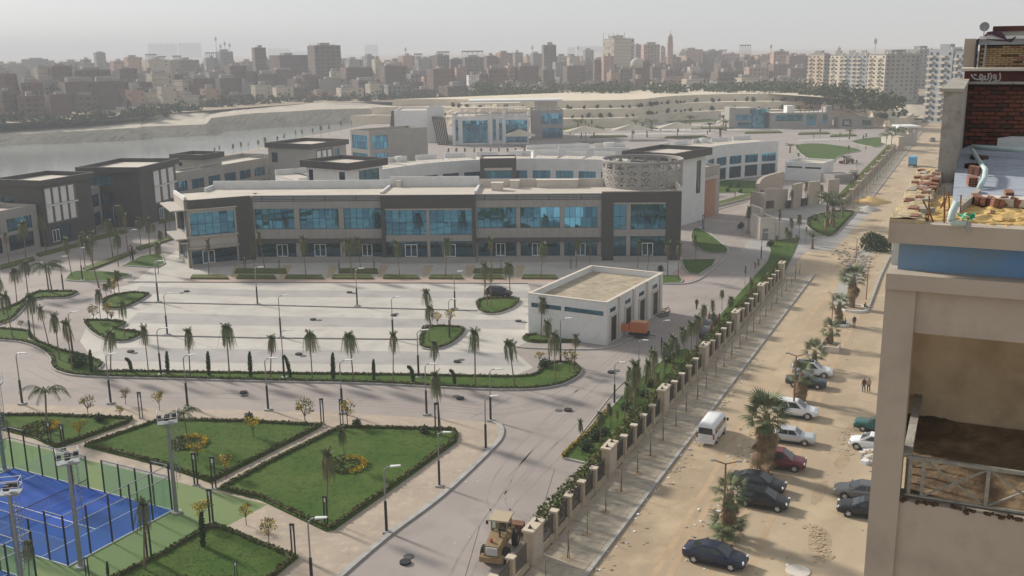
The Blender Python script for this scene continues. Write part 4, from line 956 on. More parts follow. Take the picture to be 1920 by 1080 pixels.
for x, y, t in ((809, 617, 540), (804, 642, 570), (921, 580, 497), (914, 575, 490)): put_palm(SL, (x, y), t, 'slender palm on a right parking island', 'palms on the right parking islands')
for x, y, t in ((1014, 634, 556), (1030, 682, 597), (1041, 717, 621), (1077, 697, 623)): put_palm(SL, (x, y), t, 'slender palm planted before the white utility building', 'palms by the utility building')
for x, y, t in ((1170, 790, 715), (1145, 806, 755), (1190, 800, 668), (1206, 780, 670), (1244, 717, 642), (1259, 707, 625), (1271, 694, 645), (1285, 686, 612), (1296, 672, 602), (1305, 664, 587), (1317, 634, 570), (1182, 760, 690), (1228, 740, 655)):
    put_palm(SL[:3], (x, y), t, 'shaggy palm in the planted verge inside the street fence', 'palms of the street verge')
for x, y, t in ((1400, 440, 385), (1404, 438, 388), (1460, 450, 391), (1477, 473, 431), (1486, 457, 407), (1498, 450, 401), (1472, 460, 425), (1510, 455, 425), (1482, 392, 355), (1508, 390, 340), (1540, 382, 345), (1455, 470, 440), (1492, 468, 440)):
    put_palm(SL, (x, y), t, 'slender palm standing round the gatehouse', 'palms by the gate')
put_palm([SL[0]], (827, 818), 695, 'tall palm with long hanging fronds at the corner of the kerbside lawn', None)
put_palm([SL[2]], (649, 874), 800, 'young palm in the round flower bed of the kerbside lawn', None)
put_palm([SL[1]], (613, 977), 838, 'tall thin palm with dry tied crown at the lawn corner by the pavement', None)
put_palm([SL[1]], (271, 1071), 932, 'thin palm with dry grey crown beside the blue court', None)
put_palm([SL[0]], (56, 1100), 1012, 'palm with drooping dark crown in front of the blue court', None)
for x, y, t, l in ((88, 812, 729, 'open feather palm in the flower bed of the corner lawn'), (354, 836, 768, 'open feather palm in the yellow flower bed of the middle lawn'), (92, 550, 493, 'open feather palm on the hooked island, left of a pair'), (98, 550, 495, 'open feather palm on the hooked island, right of a pair')):
    put_palm([FE], (x, y), t, l, None)
for x, y, t in ((1550, 425, 372), (1560, 420, 380), (1580, 408, 380), (1533, 420, 405), (1548, 432, 408), (1562, 428, 405), (1523, 467, 441)):
    put_palm([DA], (x, y), t, 'bushy date palm on the island outside the gate', 'date palms outside the gate', smax=3)
for x, y, t in ((1670, 283, 240), (1661, 284, 250), (1676, 278, 240)): put_palm([FE], (x, y), t, 'tall feather palm by the beige lodge at the road bend', 'palms by the far lodge', smax=4)
for i in range(60):
    x = rnd.choice([rnd.uniform(1060, 1120), rnd.uniform(1180, 1360), rnd.uniform(1480, 1640)]); y = rnd.uniform(236, 262) if x < 1400 else rnd.uniform(258, 320)
    put_palm(SL + [DA], (x, y), y - rnd.uniform(12, 20), 'small hazy palm in the gardens before the rock terraces', 'palms of the far gardens')
for i in range(16):
    x = 400 + i * 17 + rnd.uniform(-4, 4); put_palm(SL, (x, 300 - (x - 400) * .21), 281 - (x - 400) * .21 - rnd.uniform(0, 5), 'small palm on the lakeside promenade behind the grey wing', 'palms of the lakeside')
for i in range(11): put_palm(SL, (840 + i * 16, 296 + rnd.uniform(-3, 3)), 277, 'small palm in the court behind the curved white building', 'palms of the central court')
for k in range(26):
    t = rnd.choice([rnd.uniform(18, 50), rnd.uniform(62, 104)]); q = fpt(t, -rnd.uniform(1.0, 4.6)); x, y = PJ(q.x, q.y, 0)
    put_palm(SL, (x, y), PJ(q.x, q.y, rnd.uniform(2.2, 4.2))[1], 'shaggy palm in the planted verge inside the street fence', 'palms of the street verge')
# fan palms of the dirt street: every frond its own piece
FANLEAF = None
def fan_palm(b, ty, label, green, dead_len, r, n=30, leaf=1.25, low=False):
    global FANLEAF
    if FANLEAF is None:
        FANLEAF = []
        for m in ('palm_leaf', 'palm_dry'):
            mb = MB(); mb.add([(0, -.02, 0), (0, .02, 0), (.8, .015, .05), (.8, -.015, .05)], [(0, 1, 2, 3)])
            for i in range(15):
                a = (i - 7) * .185; a2 = a + .17; L = 1.0 * (1 - .05 * abs(i - 7) * .8)
                tip = (.8 + L * math.cos(a + .08), L * math.sin(a + .08), .05 - .28 * L * abs(i - 7) / 7 - .12)
                mb.add([(.8, 0, .05), (.8 + .6 * L * math.cos(a), .6 * L * math.sin(a), .05 - .02 * abs(i - 7)), tip, (.8 + .6 * L * math.cos(a2), .6 * L * math.sin(a2), .05 - .02 * abs(i - 7))], [(0, 1, 2, 3)])
            FANLEAF.append(mb.mesh('frond', m))
    g = G(*b); H = top_z(g, ty); s = leaf; th = max(.8, H - 1.0 * s)
    e = empty('fan_palm', TR(g, rnd.uniform(0, 6)), label, 'palm')
    k = WM[e.name]
    part('trunk', MB().tube([(0, 0, -.1), (.05, 0, th * .4), (0, .05, th * .8), (0, 0, th + .1)], [r * 1.15, r, r * .95, r * .7], 9), 'palm_trunk', e)
    for i in range(n):
        el = 1.25 - 1.75 * (i / n) ** .9; a = i * 2.4
        part('frond', FANLEAF[0], None, e, k @ Matrix.Translation((0, 0, th - .25 * (i / n))) @ ROT(a) @ Matrix.Rotation(-el, 4, 'Y') @ Matrix.Rotation(rnd.uniform(-.4, .4), 4, 'X') @ Matrix.Scale(s * rnd.uniform(.8, 1.1), 4))
    nd = int(dead_len * 30)
    for i in range(nd):
        zz = th - .3 - dead_len * (i / max(1, nd)); a = i * 2.4
        part('dry_frond', FANLEAF[1], None, e, k @ Matrix.Translation((0, 0, zz)) @ ROT(a) @ Matrix.Rotation(1.2 + rnd.uniform(-.2, .25), 4, 'Y') @ Matrix.Rotation(rnd.uniform(-1, 1), 4, 'X') @ Matrix.Scale(s * rnd.uniform(.55, .95), 4))
    if low:
        for i in range(26):
            a = i * 2.4; part('frond', FANLEAF[0], None, e, k @ Matrix.Translation((0, 0, .3 + 1.4 * (i / 26))) @ ROT(a) @ Matrix.Rotation(-rnd.uniform(-.2, .6), 4, 'Y') @ Matrix.Scale(s * rnd.uniform(.8, 1.1), 4))
    return e
fan_palm((1432, 888), 748, 'biggest fan palm with thick brown skirt of dead fronds among the parked cars', 1, 3.2, .42, 44, 1.4)
fan_palm((1366, 1008), 900, 'bushy fan palm with low fronds behind the navy sedan', 1, 1.2, .38, 24, 1.0, low=True)
fan_palm((1501, 752), 684, 'fan palm leaning over the old dark saloon', 1, 1.6, .34, 22, 1.0)
fan_palm((1526, 690), 643, 'fan palm rising behind the white crossover', 1, .5, .3, 24, 1.0)
fan_palm((1556, 651), 603, 'small fan palm growing in the square concrete planter', 1, .5, .3, 22, .95)
fan_palm((1572, 608), 554, 'fan palm with swollen skirt beside the two seated people', 1, 1.3, .32, 24, .95)
fan_palm((1597, 578), 502, 'large full fan palm with low stone ring at its foot', 1, 1.4, .4, 34, 1.35)
def broad_tree(b, ty, r, label, m='leaf_tree', n=700, name='broadleaf_tree', size=.22, cat='tree', z=0.0, trunk=.12, group=None, cl=9):
    g = G(b[0], b[1], z); H = top_z(g, ty) - z; e = empty(name, TR(g), label, cat, group); t0 = max(.3, H - 1.6 * r)
    tb_ = MB().tube([(0, 0, -.1), (.06, .03, t0 * .5), (0, 0, t0)], [trunk, trunk * .8, trunk * .6], 6); mb = MB()
    for i in range(cl):
        a = i * 2.4; el = rnd.uniform(.2, 1.3); q = Vector((math.cos(a) * math.cos(el), math.sin(a) * math.cos(el), math.sin(el) * 1.1)) * r * rnd.uniform(.45, .75)
        c = Vector((0, 0, t0)) + q; tb_.tube([(0, 0, t0 - .15), (q.x * .5, q.y * .5, t0 + q.z * .4), tuple(c)], [trunk * .5, trunk * .3, trunk * .15], 5)
        mb.blob(c, r * .52, n=n // cl, size=size, squash=.8, hollow=.15)
    part('trunk', tb_, 'wood', e); part('crown', mb, m, e); return e
broad_tree((1640, 470), 427, 3.0, 'round dark leafy tree beside the rubble at the street median', 'leaf_dark', 1500, size=.3, trunk=.3)
# cypresses
def cypress_proto(h, lean, bend):
    e = empty('cypress', I4, 'x', 'cypress'); mb = MB(); tr = [(lean * t ** (1 + bend), .1 * t, h * t * (1 - .12 * bend * t)) for t in (0, .25, .5, .75, 1)]
    part('trunk', MB().tube(tr, [.09, .07, .06, .04, .02], 5), 'wood', e)
    for i in range(56):
        t = i / 55; j = min(3, int(t * 4)); q = t * 4 - j; c = Vector(tr[j]).lerp(Vector(tr[j + 1]), q); r = .30 * math.sin(math.pi * (.12 + .85 * t)) ** .7 + .05
        mb.blob(c + Vector((rnd.uniform(-.07, .07), rnd.uniform(-.07, .07), 0)), r * rnd.uniform(.75, 1.2), n=26, size=.12, squash=1.3, hollow=.1)
    part('foliage', mb, 'leaf_dark', e); return Proto(e)
CY = {k: cypress_proto(*v) for k, v in {'straight': (3.0, .1, 1), 'leaning': (3.0, -.95, .8), 'bowed': (2.9, -1.0, 2.6)}.items()}
for x, y, t, k in ((172, 700, 652, 'straight'), (247, 700, 658, 'bowed'), (315, 703, 655, 'straight'), (392, 706, 655, 'straight'), (470, 709, 655, 'straight'), (545, 710, 663, 'leaning'), (625, 713, 657, 'straight'), (701, 716, 670, 'straight'), (775, 718, 672, 'bowed'), (853, 724, 680, 'bowed'), (381, 1028, 955, 'straight'), (203, 1085, 1050, 'straight')):
    g = G(x, y); H = top_z(g, t); lab = {'straight': 'straight dark column cypress between the palms of the planted strip', 'bowed': 'dark cypress with bowed tip between the palms of the planted strip', 'leaning': 'dark cypress leaning sideways in the planted strip'}[k]
    if y > 1000: lab = 'lone dark cypress on the courtside lawn by the light column' if y < 1050 else 'short cypress at the corner of the green court surround'
    CY[k].put(TR(g, rnd.uniform(-.2, .2), H / 3.0) @ Matrix.Diagonal((.62, .62, 1, 1)), lab, 'cypresses of the planted strip' if y < 1000 else None)
# small ornamental trees
def orn_proto(h, m, seed):
    r2 = random.Random(seed); e = empty('ornamental_tree', I4, 'x', 'tree'); tb_ = MB().tube([(0, 0, 0), (.05, 0, h * .45)], [.05, .04], 5); mb = MB()
    for i in range(9):
        a = i * 2.4; q = Vector((math.cos(a) * r2.uniform(.3, .75), math.sin(a) * r2.uniform(.3, .75), h * r2.uniform(.6, 1.0))); tb_.tube([(.04, 0, h * .38), (q.x * .6, q.y * .6, q.z * .8), tuple(q)], [.03, .02, .01], 4)
        mb.k = 1 if r2.random() < .35 else 0; mb.blob(q, .38, n=34, size=.10, squash=.8, hollow=.1)
    part('trunk', tb_, 'wood', e); part('crown', mb, (m, 'flower_yellow'), e); return Proto(e), h
OR = [orn_proto(2.4, 'leaf_tree', 1), orn_proto(2.4, 'leaf_tree', 2), orn_proto(2.3, 'leaf_tree', 3)]
def put_orn(x, y, t, label, group): 
    pr, h = rnd.choice(OR); g = G(x, y); pr.put(TR(g, rnd.uniform(0, 6), (top_z(g, t)) / (h + .2)), label, group)
for x, y, t in ((166, 780, 742), (236, 758, 728), (226, 785, 760), (299, 770, 733), (573, 797, 748), (652, 797, 750), (476, 822, 778), (425, 895, 850), (372, 870, 830), (150, 825, 785), (380, 985, 935)):
    put_orn(x, y, t, 'small ornamental tree with sparse yellowing crown along the park pavement', 'ornamental trees of the park')
for x, y, t in ((177, 604, 572), (203, 600, 568), (210, 605, 583), (209, 551, 525), (215, 556, 520), (40, 617, 600), (12, 615, 600), (820, 615, 583), (845, 612, 577), (1012, 683, 656), (1068, 700, 655)):
    put_orn(x, y, t, 'small ornamental tree with sparse yellowing crown on a parking island', 'ornamental trees of the parking')
for x, y, t in ((462, 985, 943), (505, 1022, 972)): put_orn(x, y, t, 'small bare branched tree on the paved corner by the green surround', 'young trees by the court')
BS = empty('round_shrub', I4, 'x', 'shrub'); _m = MB(); [_m.blob((rnd.uniform(-.25, .25), rnd.uniform(-.25, .25), .4 + rnd.uniform(-.2, .25)), .38, n=60, size=.1, hollow=.2) for _ in range(6)]; part('foliage', _m, 'leaf_dark', BS); part('stem', MB().tube([(0, 0, -.1), (0, 0, .4)], .04, 5), 'wood', BS); BSP = Proto(BS)
for x, y in ((672, 803), (798, 815), (188, 792), (2, 792), (470, 790), (1240, 508)): BSP.put(TR(G(x, y), 0, 1.1), 'round clipped dark shrub on a park lawn edge', 'round lawn shrubs')
for x, y in ((1102, 846), (1120, 826), (1135, 818), (1175, 770), (1220, 726), (1022, 690), (1208, 745), (1255, 680), (1390, 428), (1445, 462), (1530, 415), (1560, 408)): BSP.put(TR(G(x, y), 1, rnd.uniform(1.0, 1.6)), 'round clipped dark shrub in a planted verge', 'round verge shrubs')
for x, y in ((148, 690), (155, 684), (142, 680)): BSP.put(TR(G(x, y), 2, 1.5), 'dark spreading shrub by the first cypress of the planted strip', 'spreading shrubs')
for x, y in ((1339, 357), (1364, 360), (1388, 362), (1369, 352), (1384, 352)): BSP.put(TR(G(x, y), 2, 1.3), 'potted shrub on the lawn behind the gate road', 'potted shrubs')
# shrubs on the rock ledges
for ti, (f, t, b) in enumerate(tiers[:2]):
    for k in range(int(len(t) * .1), len(t) - 1):
        for _ in range(2):
            if rnd.random() < .62:
                p = t[k].lerp(t[k + 1], rnd.random()); q = p.lerp(b[k], rnd.uniform(.1, .5)); BSP.put(TR((q.x, q.y, q.z), rnd.uniform(0, 6), rnd.uniform(1.2, 2.6)), 'small dark shrub on a ledge of the rock terraces', 'shrubs of the rock terraces')
# tree belts that read as one mass
mb = MB()
for i in range(len(city_front) - 1):
    a, b = city_front[i], city_front[i + 1]; n = max(2, int((b - a).length / 3.5))
    for k in range(n):
        p = a.lerp(b, k / n); q = p * (1 + rnd.uniform(-.004, .05)); h = rnd.uniform(3, 7.5)
        for _ in range(2): mb.blob((q.x + rnd.uniform(-3, 3), q.y, 4.5 + h * rnd.uniform(.15, .6)), h * .5, n=46, size=1.0, hollow=.0)
for k in range(220):
    x = rnd.uniform(890, 1520); p = G(x, 182 + rnd.uniform(-10, 2), 9); h = rnd.uniform(5, 10); mb.blob((p.x, p.y, 9 + h * .35), h * .55, n=36, size=1.1, hollow=.1)
ob('tree_belt', mb, 'leaf_far', kind='stuff', label='dark hazy belt of trees at the foot of the old city', cat='trees')
for i, (x, y, t, r) in enumerate(((1430, 178, 157, 9), (1480, 185, 165, 8), (1545, 192, 160, 9), (1570, 196, 158, 10), (1590, 200, 165, 10), (1630, 205, 178, 9), (1655, 208, 184, 9), (1400, 180, 168, 7), (1520, 190, 168, 8))):
    broad_tree((x, y), t, r, 'large dark hazy tree before the tall flats', 'leaf_far', 420, size=1.2, z=8, trunk=.5, group='trees before the tall flats', cat='tree')

# ================================================================== LAMPS, FENCE, COURT
def lamp_proto():
    e = empty('lamp_post', I4, 'x', 'lamp post')
    part('base', MB().box(-.32, .32, -.32, .32, 0, .16), 'kerb', e)
    part('pole', MB().tube([(0, 0, .1), (0, 0, 2.6)], [.12, .11], 8), 'metal_dark', e)
    part('upper_pole', MB().tube([(0, 0, 2.6), (0, 0, 5.0), (.05, 0, 5.25), (.25, 0, 5.42), (.55, 0, 5.48)], [.06, .055, .05, .05, .045], 7), 'metal_grey', e)
    part('lamp_head', MB().add([(.5, -.16, 5.44), (1.3, -.12, 5.5), (1.3, .12, 5.5), (.5, .16, 5.44), (.5, -.14, 5.53), (1.28, -.1, 5.57), (1.28, .1, 5.57), (.5, .14, 5.53)], [(3, 2, 1, 0), (4, 5, 6, 7), (0, 1, 5, 4), (1, 2, 6, 5), (2, 3, 7, 6), (3, 0, 4, 7)]), 'metal_white', e)
    return Proto(e)
LPo = lamp_proto()
lamps = {('park pavement', 'black and grey lamp post on the kerb of the curved park pavement'): ((911, 842, 742), (824, 912, 808), (725, 998, 873), (586, 1112, 969)),
 ('road below the parking', 'black and grey lamp post along the road below the planted strip'): ((42, 758, 660), (208, 757, 662), (352, 764, 665), (503, 769, 670), (642, 775, 675), (800, 778, 680), (920, 789, 690)),
 ('parking', 'black and grey lamp post among the parking bays'): ((302, 703, 615), (314, 628, 549), (297, 567, 488), (483, 571, 500), (670, 574, 502), (527, 633, 553), (737, 637, 556), (853, 579, 508), (843, 635, 560), (785, 708, 618), (533, 709, 618), (1051, 682, 596), (137, 667, 584), (58, 637, 558), (119, 545, 480), (155, 526, 464)),
 ('street side road', 'black and grey lamp post on the road beside the street fence'): ((1152, 758, 678), (1197, 708, 636), (1240, 662, 600), (1427, 486, 435), (1305, 470, 425)),
 ('left avenue', 'black and grey lamp post on the avenue by the dark blocks'): ((217, 437, 385), (312, 446, 378), (250, 490, 430), (45, 470, 420))}
for (g_, lab), L in lamps.items():
    for x, y, t in L:
        p = G(x, y); LPo.put(TR(p, rnd.uniform(-.35, .15), max(.6, top_z(p, t) / 5.55)), lab, 'lamp posts of the ' + g_)
# twin-post light columns
e = empty('light_column', I4, 'x', 'light column')
part('base', MB().box(-.25, .25, -.18, .18, 0, .1), 'kerb', e)
for s in (-1, 1): part('post', MB().box(s * .14 - .05, s * .14 + .05, -.06, .06, .1, 2.75), 'metal_dark', e)
part('lamp_cap', MB().box(-.2, .2, -.08, .08, 2.75, 2.9), 'metal_dark', e); part('diffuser', MB().box(-.085, .085, -.04, .04, 2.35, 2.74), 'metal_white', e)
LC = Proto(e)
for x, y, t in ((265, 784, 735), (605, 796, 747), (820, 818, 755), (641, 796, 748), (551, 1042, 982), (612, 987, 930), (368, 910, 849), (402, 917, 856), (397, 981, 917), (281, 1052, 982), (166, 1094, 1045), (95, 836, 790), (120, 846, 795), (444, 1094, 1052)):
    p = G(x, y); LC.put(TR(p, rnd.uniform(-.4, .4), top_z(p, t) / 2.9), 'dark twin post light column at the lawn paths of the park', 'light columns of the park')
for x, y, t in ((247, 490, 460), (524, 505, 482), (702, 507, 485), (636, 508, 488), (940, 509, 488), (460, 508, 480), (1070, 504, 480), (1345, 370, 347), (1378, 372, 358), (1303, 380, 362), (1318, 432, 403), (1283, 382, 366), (1330, 378, 350)):
    p = G(x, y); LC.put(TR(p, rnd.uniform(-.4, .4), top_z(p, t) / 2.9), 'dark twin post light column before the glass fronted building', 'light columns of the forecourt')
# floodlight masts with caged ladders
def mast(b, t, label, rz):
    p = G(*b); H = top_z(p, t); e = empty('floodlight_mast', TR(p, rz), label, 'floodlight')
    part('base', MB().tube([(0, 0, 0), (0, 0, .18)], [.42, .42], 12), 'kerb', e)
    part('pole', MB().tube([(0, 0, .1), (0, 0, H - 1.0)], [.19, .12], 10), 'metal_grey', e)
    pl = part('platform', MB().box(-.75, .75, -.45, .45, H - 1.05, H - .95), 'metal_grey', e)
    r = MB()
    for z in (H - .5, H - .05):
        for x0, x1, y0, y1 in ((-.75, .75, -.45, -.42), (-.75, .75, .42, .45), (-.75, -.72, -.42, .42), (.72, .75, -.42, .42)): r.box(x0, x1, y0, y1, z, z + .04)
    for x in (-.74, .72):
        for y in (-.44, .42): r.box(x, x + .03, y, y + .03, H - .95, H)
    part('railing', r, 'metal_white', pl)
    for x, y, zz in ((-.6, -.3, .15), (.55, -.25, .2), (0, .25, .0), (-.05, -.3, .05)): part('floodlight', MB().box(x - .17, x + .17, y - .12, y + .12, H - .75 + zz, H - .4 + zz), 'metal_dark', e)
    l = MB(); x = .26
    for s in (-.17, .17): l.box(x, x + .03, s - .015, s + .015, 2.0, H - 1)
    z = 2.1
    while z < H - 1: l.box(x, x + .03, -.155, .155, z, z + .025); z += .3
    lad = part('ladder', l, 'metal_grey', e); c = MB(); z = 3.0
    while z < H - 1:
        c.tube([(x + .03 + .32 * math.sin(a), .32 * math.cos(a) * 1.0, z) for a in [i * math.pi / 8 for i in range(9)]], .013, 4, False); z += .8
    for a in (math.pi / 4, math.pi / 2, 3 * math.pi / 4): c.tube([(x + .03 + .32 * math.sin(a), .32 * math.cos(a), 3.0), (x + .03 + .32 * math.sin(a), .32 * math.cos(a), H - 1)], .012, 4, False)
    part('ladder_cage', c, 'metal_grey', lad)
mast((331, 962), 770, 'steel floodlight mast with ladder at the corner of the blue court by the lawns', .3)
mast((152, 1064), 842, 'steel floodlight mast with caged ladder at the front corner of the blue court', .5)
mast((45, 1125), 898, 'steel floodlight mast with caged ladder between the two courts', .2)
mast((9, 882), 700, 'steel floodlight mast behind the far corner of the blue court', .2)
# rusty street lamps
e = empty('street_lamp', I4, 'x', 'street lamp')
part('pole', MB().tube([(0, 0, 0), (0, 0, 6.2)], [.1, .065], 7), 'rust', e)
part('arm', MB().tube([(-.75, 0, 6.45), (0, 0, 6.15), (.3, 0, 6.2), (.85, 0, 6.28)], [.04, .05, .05, .04], 6), 'rust', e)
part('lamp_head', MB().box(-1.1, -.7, -.09, .09, 6.44, 6.54), 'metal_grey', e); part('lamp_head', MB().box(.8, 1.2, -.09, .09, 6.25, 6.34), 'metal_grey', e)
SLp = Proto(e)
for x, y, t, l in ((1355, 1017, 864, 'rusty two armed street lamp behind the navy sedan'), (1487, 782, 663, 'rusty two armed street lamp between the white crossover and the white off-roader'), (1559, 612, 549, 'rusty two armed street lamp beside the seated people'), (1624, 562, 500, 'rusty street lamp beside the rubble and leafy tree'), (1604, 498, 446, 'rusty street lamp by the yellow rubble patch')):
    p = G(x, y); SLp.put(TR(p, .1, top_z(p, t) / 6.4), l)
for k in range(9):
    p = fpt(120 + k * 27, 17.5); SLp.put(TR(p, .1, 1.05), 'thin rusty street lamp far along the dirt street', 'distant street lamps')
# ---- street fence: piers, posts, plinths, grilles, all its own pieces
def fence(t0, k0, k1, label, npan=5):
    e = empty('street_fence', frame(fpt(t0), fpt(t0 + 1)), label, 'fence'); M0 = WM[e.name]; L = 2.0; sp = (PIER - L) / npan
    pier = MB().box(-L / 2, L / 2, -.35, .35, 0, 2.75).mesh('pier', 'fence_stone'); rec = MB().box(-L / 2 + .3, L / 2 - .3, -.37, -.35, .5, 2.45).mesh('pier_recess', 'clad_beige')
    pcap = MB().box(-L / 2 - .1, L / 2 + .1, -.45, .45, 2.75, 2.92).mesh('pier_cap', 'fence_cap'); post = MB().box(-.22, .22, -.24, .24, 0, 2.2).mesh('post', 'fence_stone'); cap = MB().box(-.3, .3, -.32, .32, 2.2, 2.33).mesh('post_cap', 'fence_cap')
    pw = sp - .44; pl = MB().box(-pw / 2, pw / 2, -.17, .17, 0, .55).mesh('plinth', 'fence_stone')
    g = MB().box(-pw / 2, pw / 2, -.03, .03, .6, .66).box(-pw / 2, pw / 2, -.03, .03, 2.0, 2.06).box(-pw / 2, pw / 2, -.025, .025, 1.55, 1.6)
    nb = 17
    for i in range(nb): x = -pw / 2 + pw * (i + .5) / nb; g.box(x - .018, x + .018, -.018, .018, .55, 2.12)
    grille = g.mesh('grille', mat('grille_iron', (.075, .065, .055), rough=.6) if 'grille_iron' not in MATS else 'grille_iron')
    lampm = MB().box(-.12, .12, -.12, .12, 2.92, 2.98).box(-.09, .09, -.03, .03, 2.98, 3.15).mesh('spotlight', 'metal_dark')
    for k in range(k0, k1 + 1):
        T = M0 @ Matrix.Translation((k * PIER, 0, 0))
        p = part('pier', pier, None, e, T); part('pier_cap', pcap, None, p, T); part('pier_recess', rec, None, p, T)
        part('spotlight', lampm, None, p, T @ Matrix.Translation((-.6, 0, 0))); part('spotlight', lampm, None, p, T @ Matrix.Translation((.6, 0, 0)))
        if k == k1: break
        for i in range(npan):
            x = L / 2 + (i + .5) * sp; Q = T @ Matrix.Translation((x, 0, 0)); part('plinth', pl, None, e, Q); part('grille', grille, None, e, Q)
            if i < npan - 1: Q = T @ Matrix.Translation((L / 2 + (i + 1) * sp, 0, 0)); q = part('post', post, None, e, Q); part('post_cap', cap, None, q, Q)
fence(0, -2, 6, 'beige stone street fence with dark grilles, piers and posts beside the pavement')
fence(172, 0, 14, 'far run of beige stone street fence beyond the gate')
# staked saplings on the street pavement
sp_ = empty('staked_sapling', I4, 'x', 'sapling')
part('stem', MB().tube([(0, 0, 0), (.06, 0, .8), (.02, .03, 1.7), (.1, 0, 2.4)], [.045, .04, .03, .015], 6), 'wood', sp_); part('soil_pit', MB().box(-.45, .45, -.45, .45, -.02, .035), 'dirt_dark', sp_)
mb = MB(); mb.blob((.08, 0, 2.2), .28, n=14, size=.07); part('leaves', mb, 'leaf_tree', sp_); part('stake', MB().tube([(.15, .05, 0), (.08, .02, 1.4)], .02, 5), 'wood', sp_); SA = Proto(sp_)
for k in range(-12, 26):
    t = k * 4.05 + 1.2
    if -48 < t < 103: SA.put(TR(fpt(t, 2.15, .13), rnd.uniform(0, 6), rnd.uniform(.75, 1.1)), 'thin staked sapling in a square soil pit on the street pavement', 'saplings of the street pavement')
for k in range(18): SA.put(TR(fpt(175 + k * 9, 2.15, .13), rnd.uniform(0, 6), 1), 'thin staked sapling far along the street pavement beyond the gate', 'far saplings of the street pavement')
# pavement slabs of the near stretch, each its own piece
walk = [o for o in bpy.data.objects if o.name == 'street_pavement'][0]
slabs = [MB().box(-.95, .95, -.66, .66, 0, .012).mesh('paving_slab', m) for m in ('sidewalk', 'sidewalk')]
k = 0; t = -22.0
while t < 60:
    for j in range(2):
        if rnd.random() < .9: part('paving_slab', slabs[0], None, walk, frame(fpt(t, .0), fpt(t + 1, .0)) @ Matrix.Translation((1, -(1.05 + j * 1.9), .13 + rnd.uniform(-.004, .012))) @ ROT(math.pi / 2 + rnd.uniform(-.006, .006)))
    t += 1.36
# ---- padel court
C1, C2, C3 = G(25.5, 878.6), G(323, 958), G(137, 1064)
ux = (C2 - C1).normalized(); uy = (C3 - C2); uy = (uy - ux * uy.dot(ux)).normalized(); CL, CW = (C2 - C1).length, 10.0
MC = Matrix(((ux.x, uy.x, 0, C1.x), (ux.y, uy.y, 0, C1.y), (0, 0, 1, 0), (0, 0, 0, 1)))
mat('court_blue', (0.002, 0.055, 0.31), (0.003, 0.068, 0.36), s=.3, rough=.9, c3=(.004, .045, .24), s3=.25, detail=7); mat('court_green', (0.145, 0.20, 0.072), (0.165, 0.225, 0.085), s=.3, rough=.9, c3=(.14, .185, .085), s3=.3, detail=7); mat('line_white', (.75, .76, .76), rough=.8)
cg = bpy.data.materials.new('clear_glass'); cg.use_nodes = True; MATS['clear_glass'] = cg; N = cg.node_tree.nodes; L_ = cg.node_tree.links
tr_ = N.new('ShaderNodeBsdfTransparent'); tr_.inputs[0].default_value = (.90, .96, .94, 1); gl = N.new('ShaderNodeBsdfGlossy'); gl.inputs['Roughness'].default_value = .03; mx = N.new('ShaderNodeMixShader')
mx.inputs[0].default_value = .07; L_.new(tr_.outputs[0], mx.inputs[1]); L_.new(gl.outputs[0], mx.inputs[2]); L_.new(mx.outputs[0], N['Material Output'].inputs[0])
structure('court_surround', MB().add([tuple(MC @ Vector(q)) for q in ((-14, -4.3, .012), (CL + 6.2, -4.3, .012), (CL + 4.4, CW + 16, .012), (-14, CW + 16, .012))], [(0, 1, 2, 3)]), 'court_green')
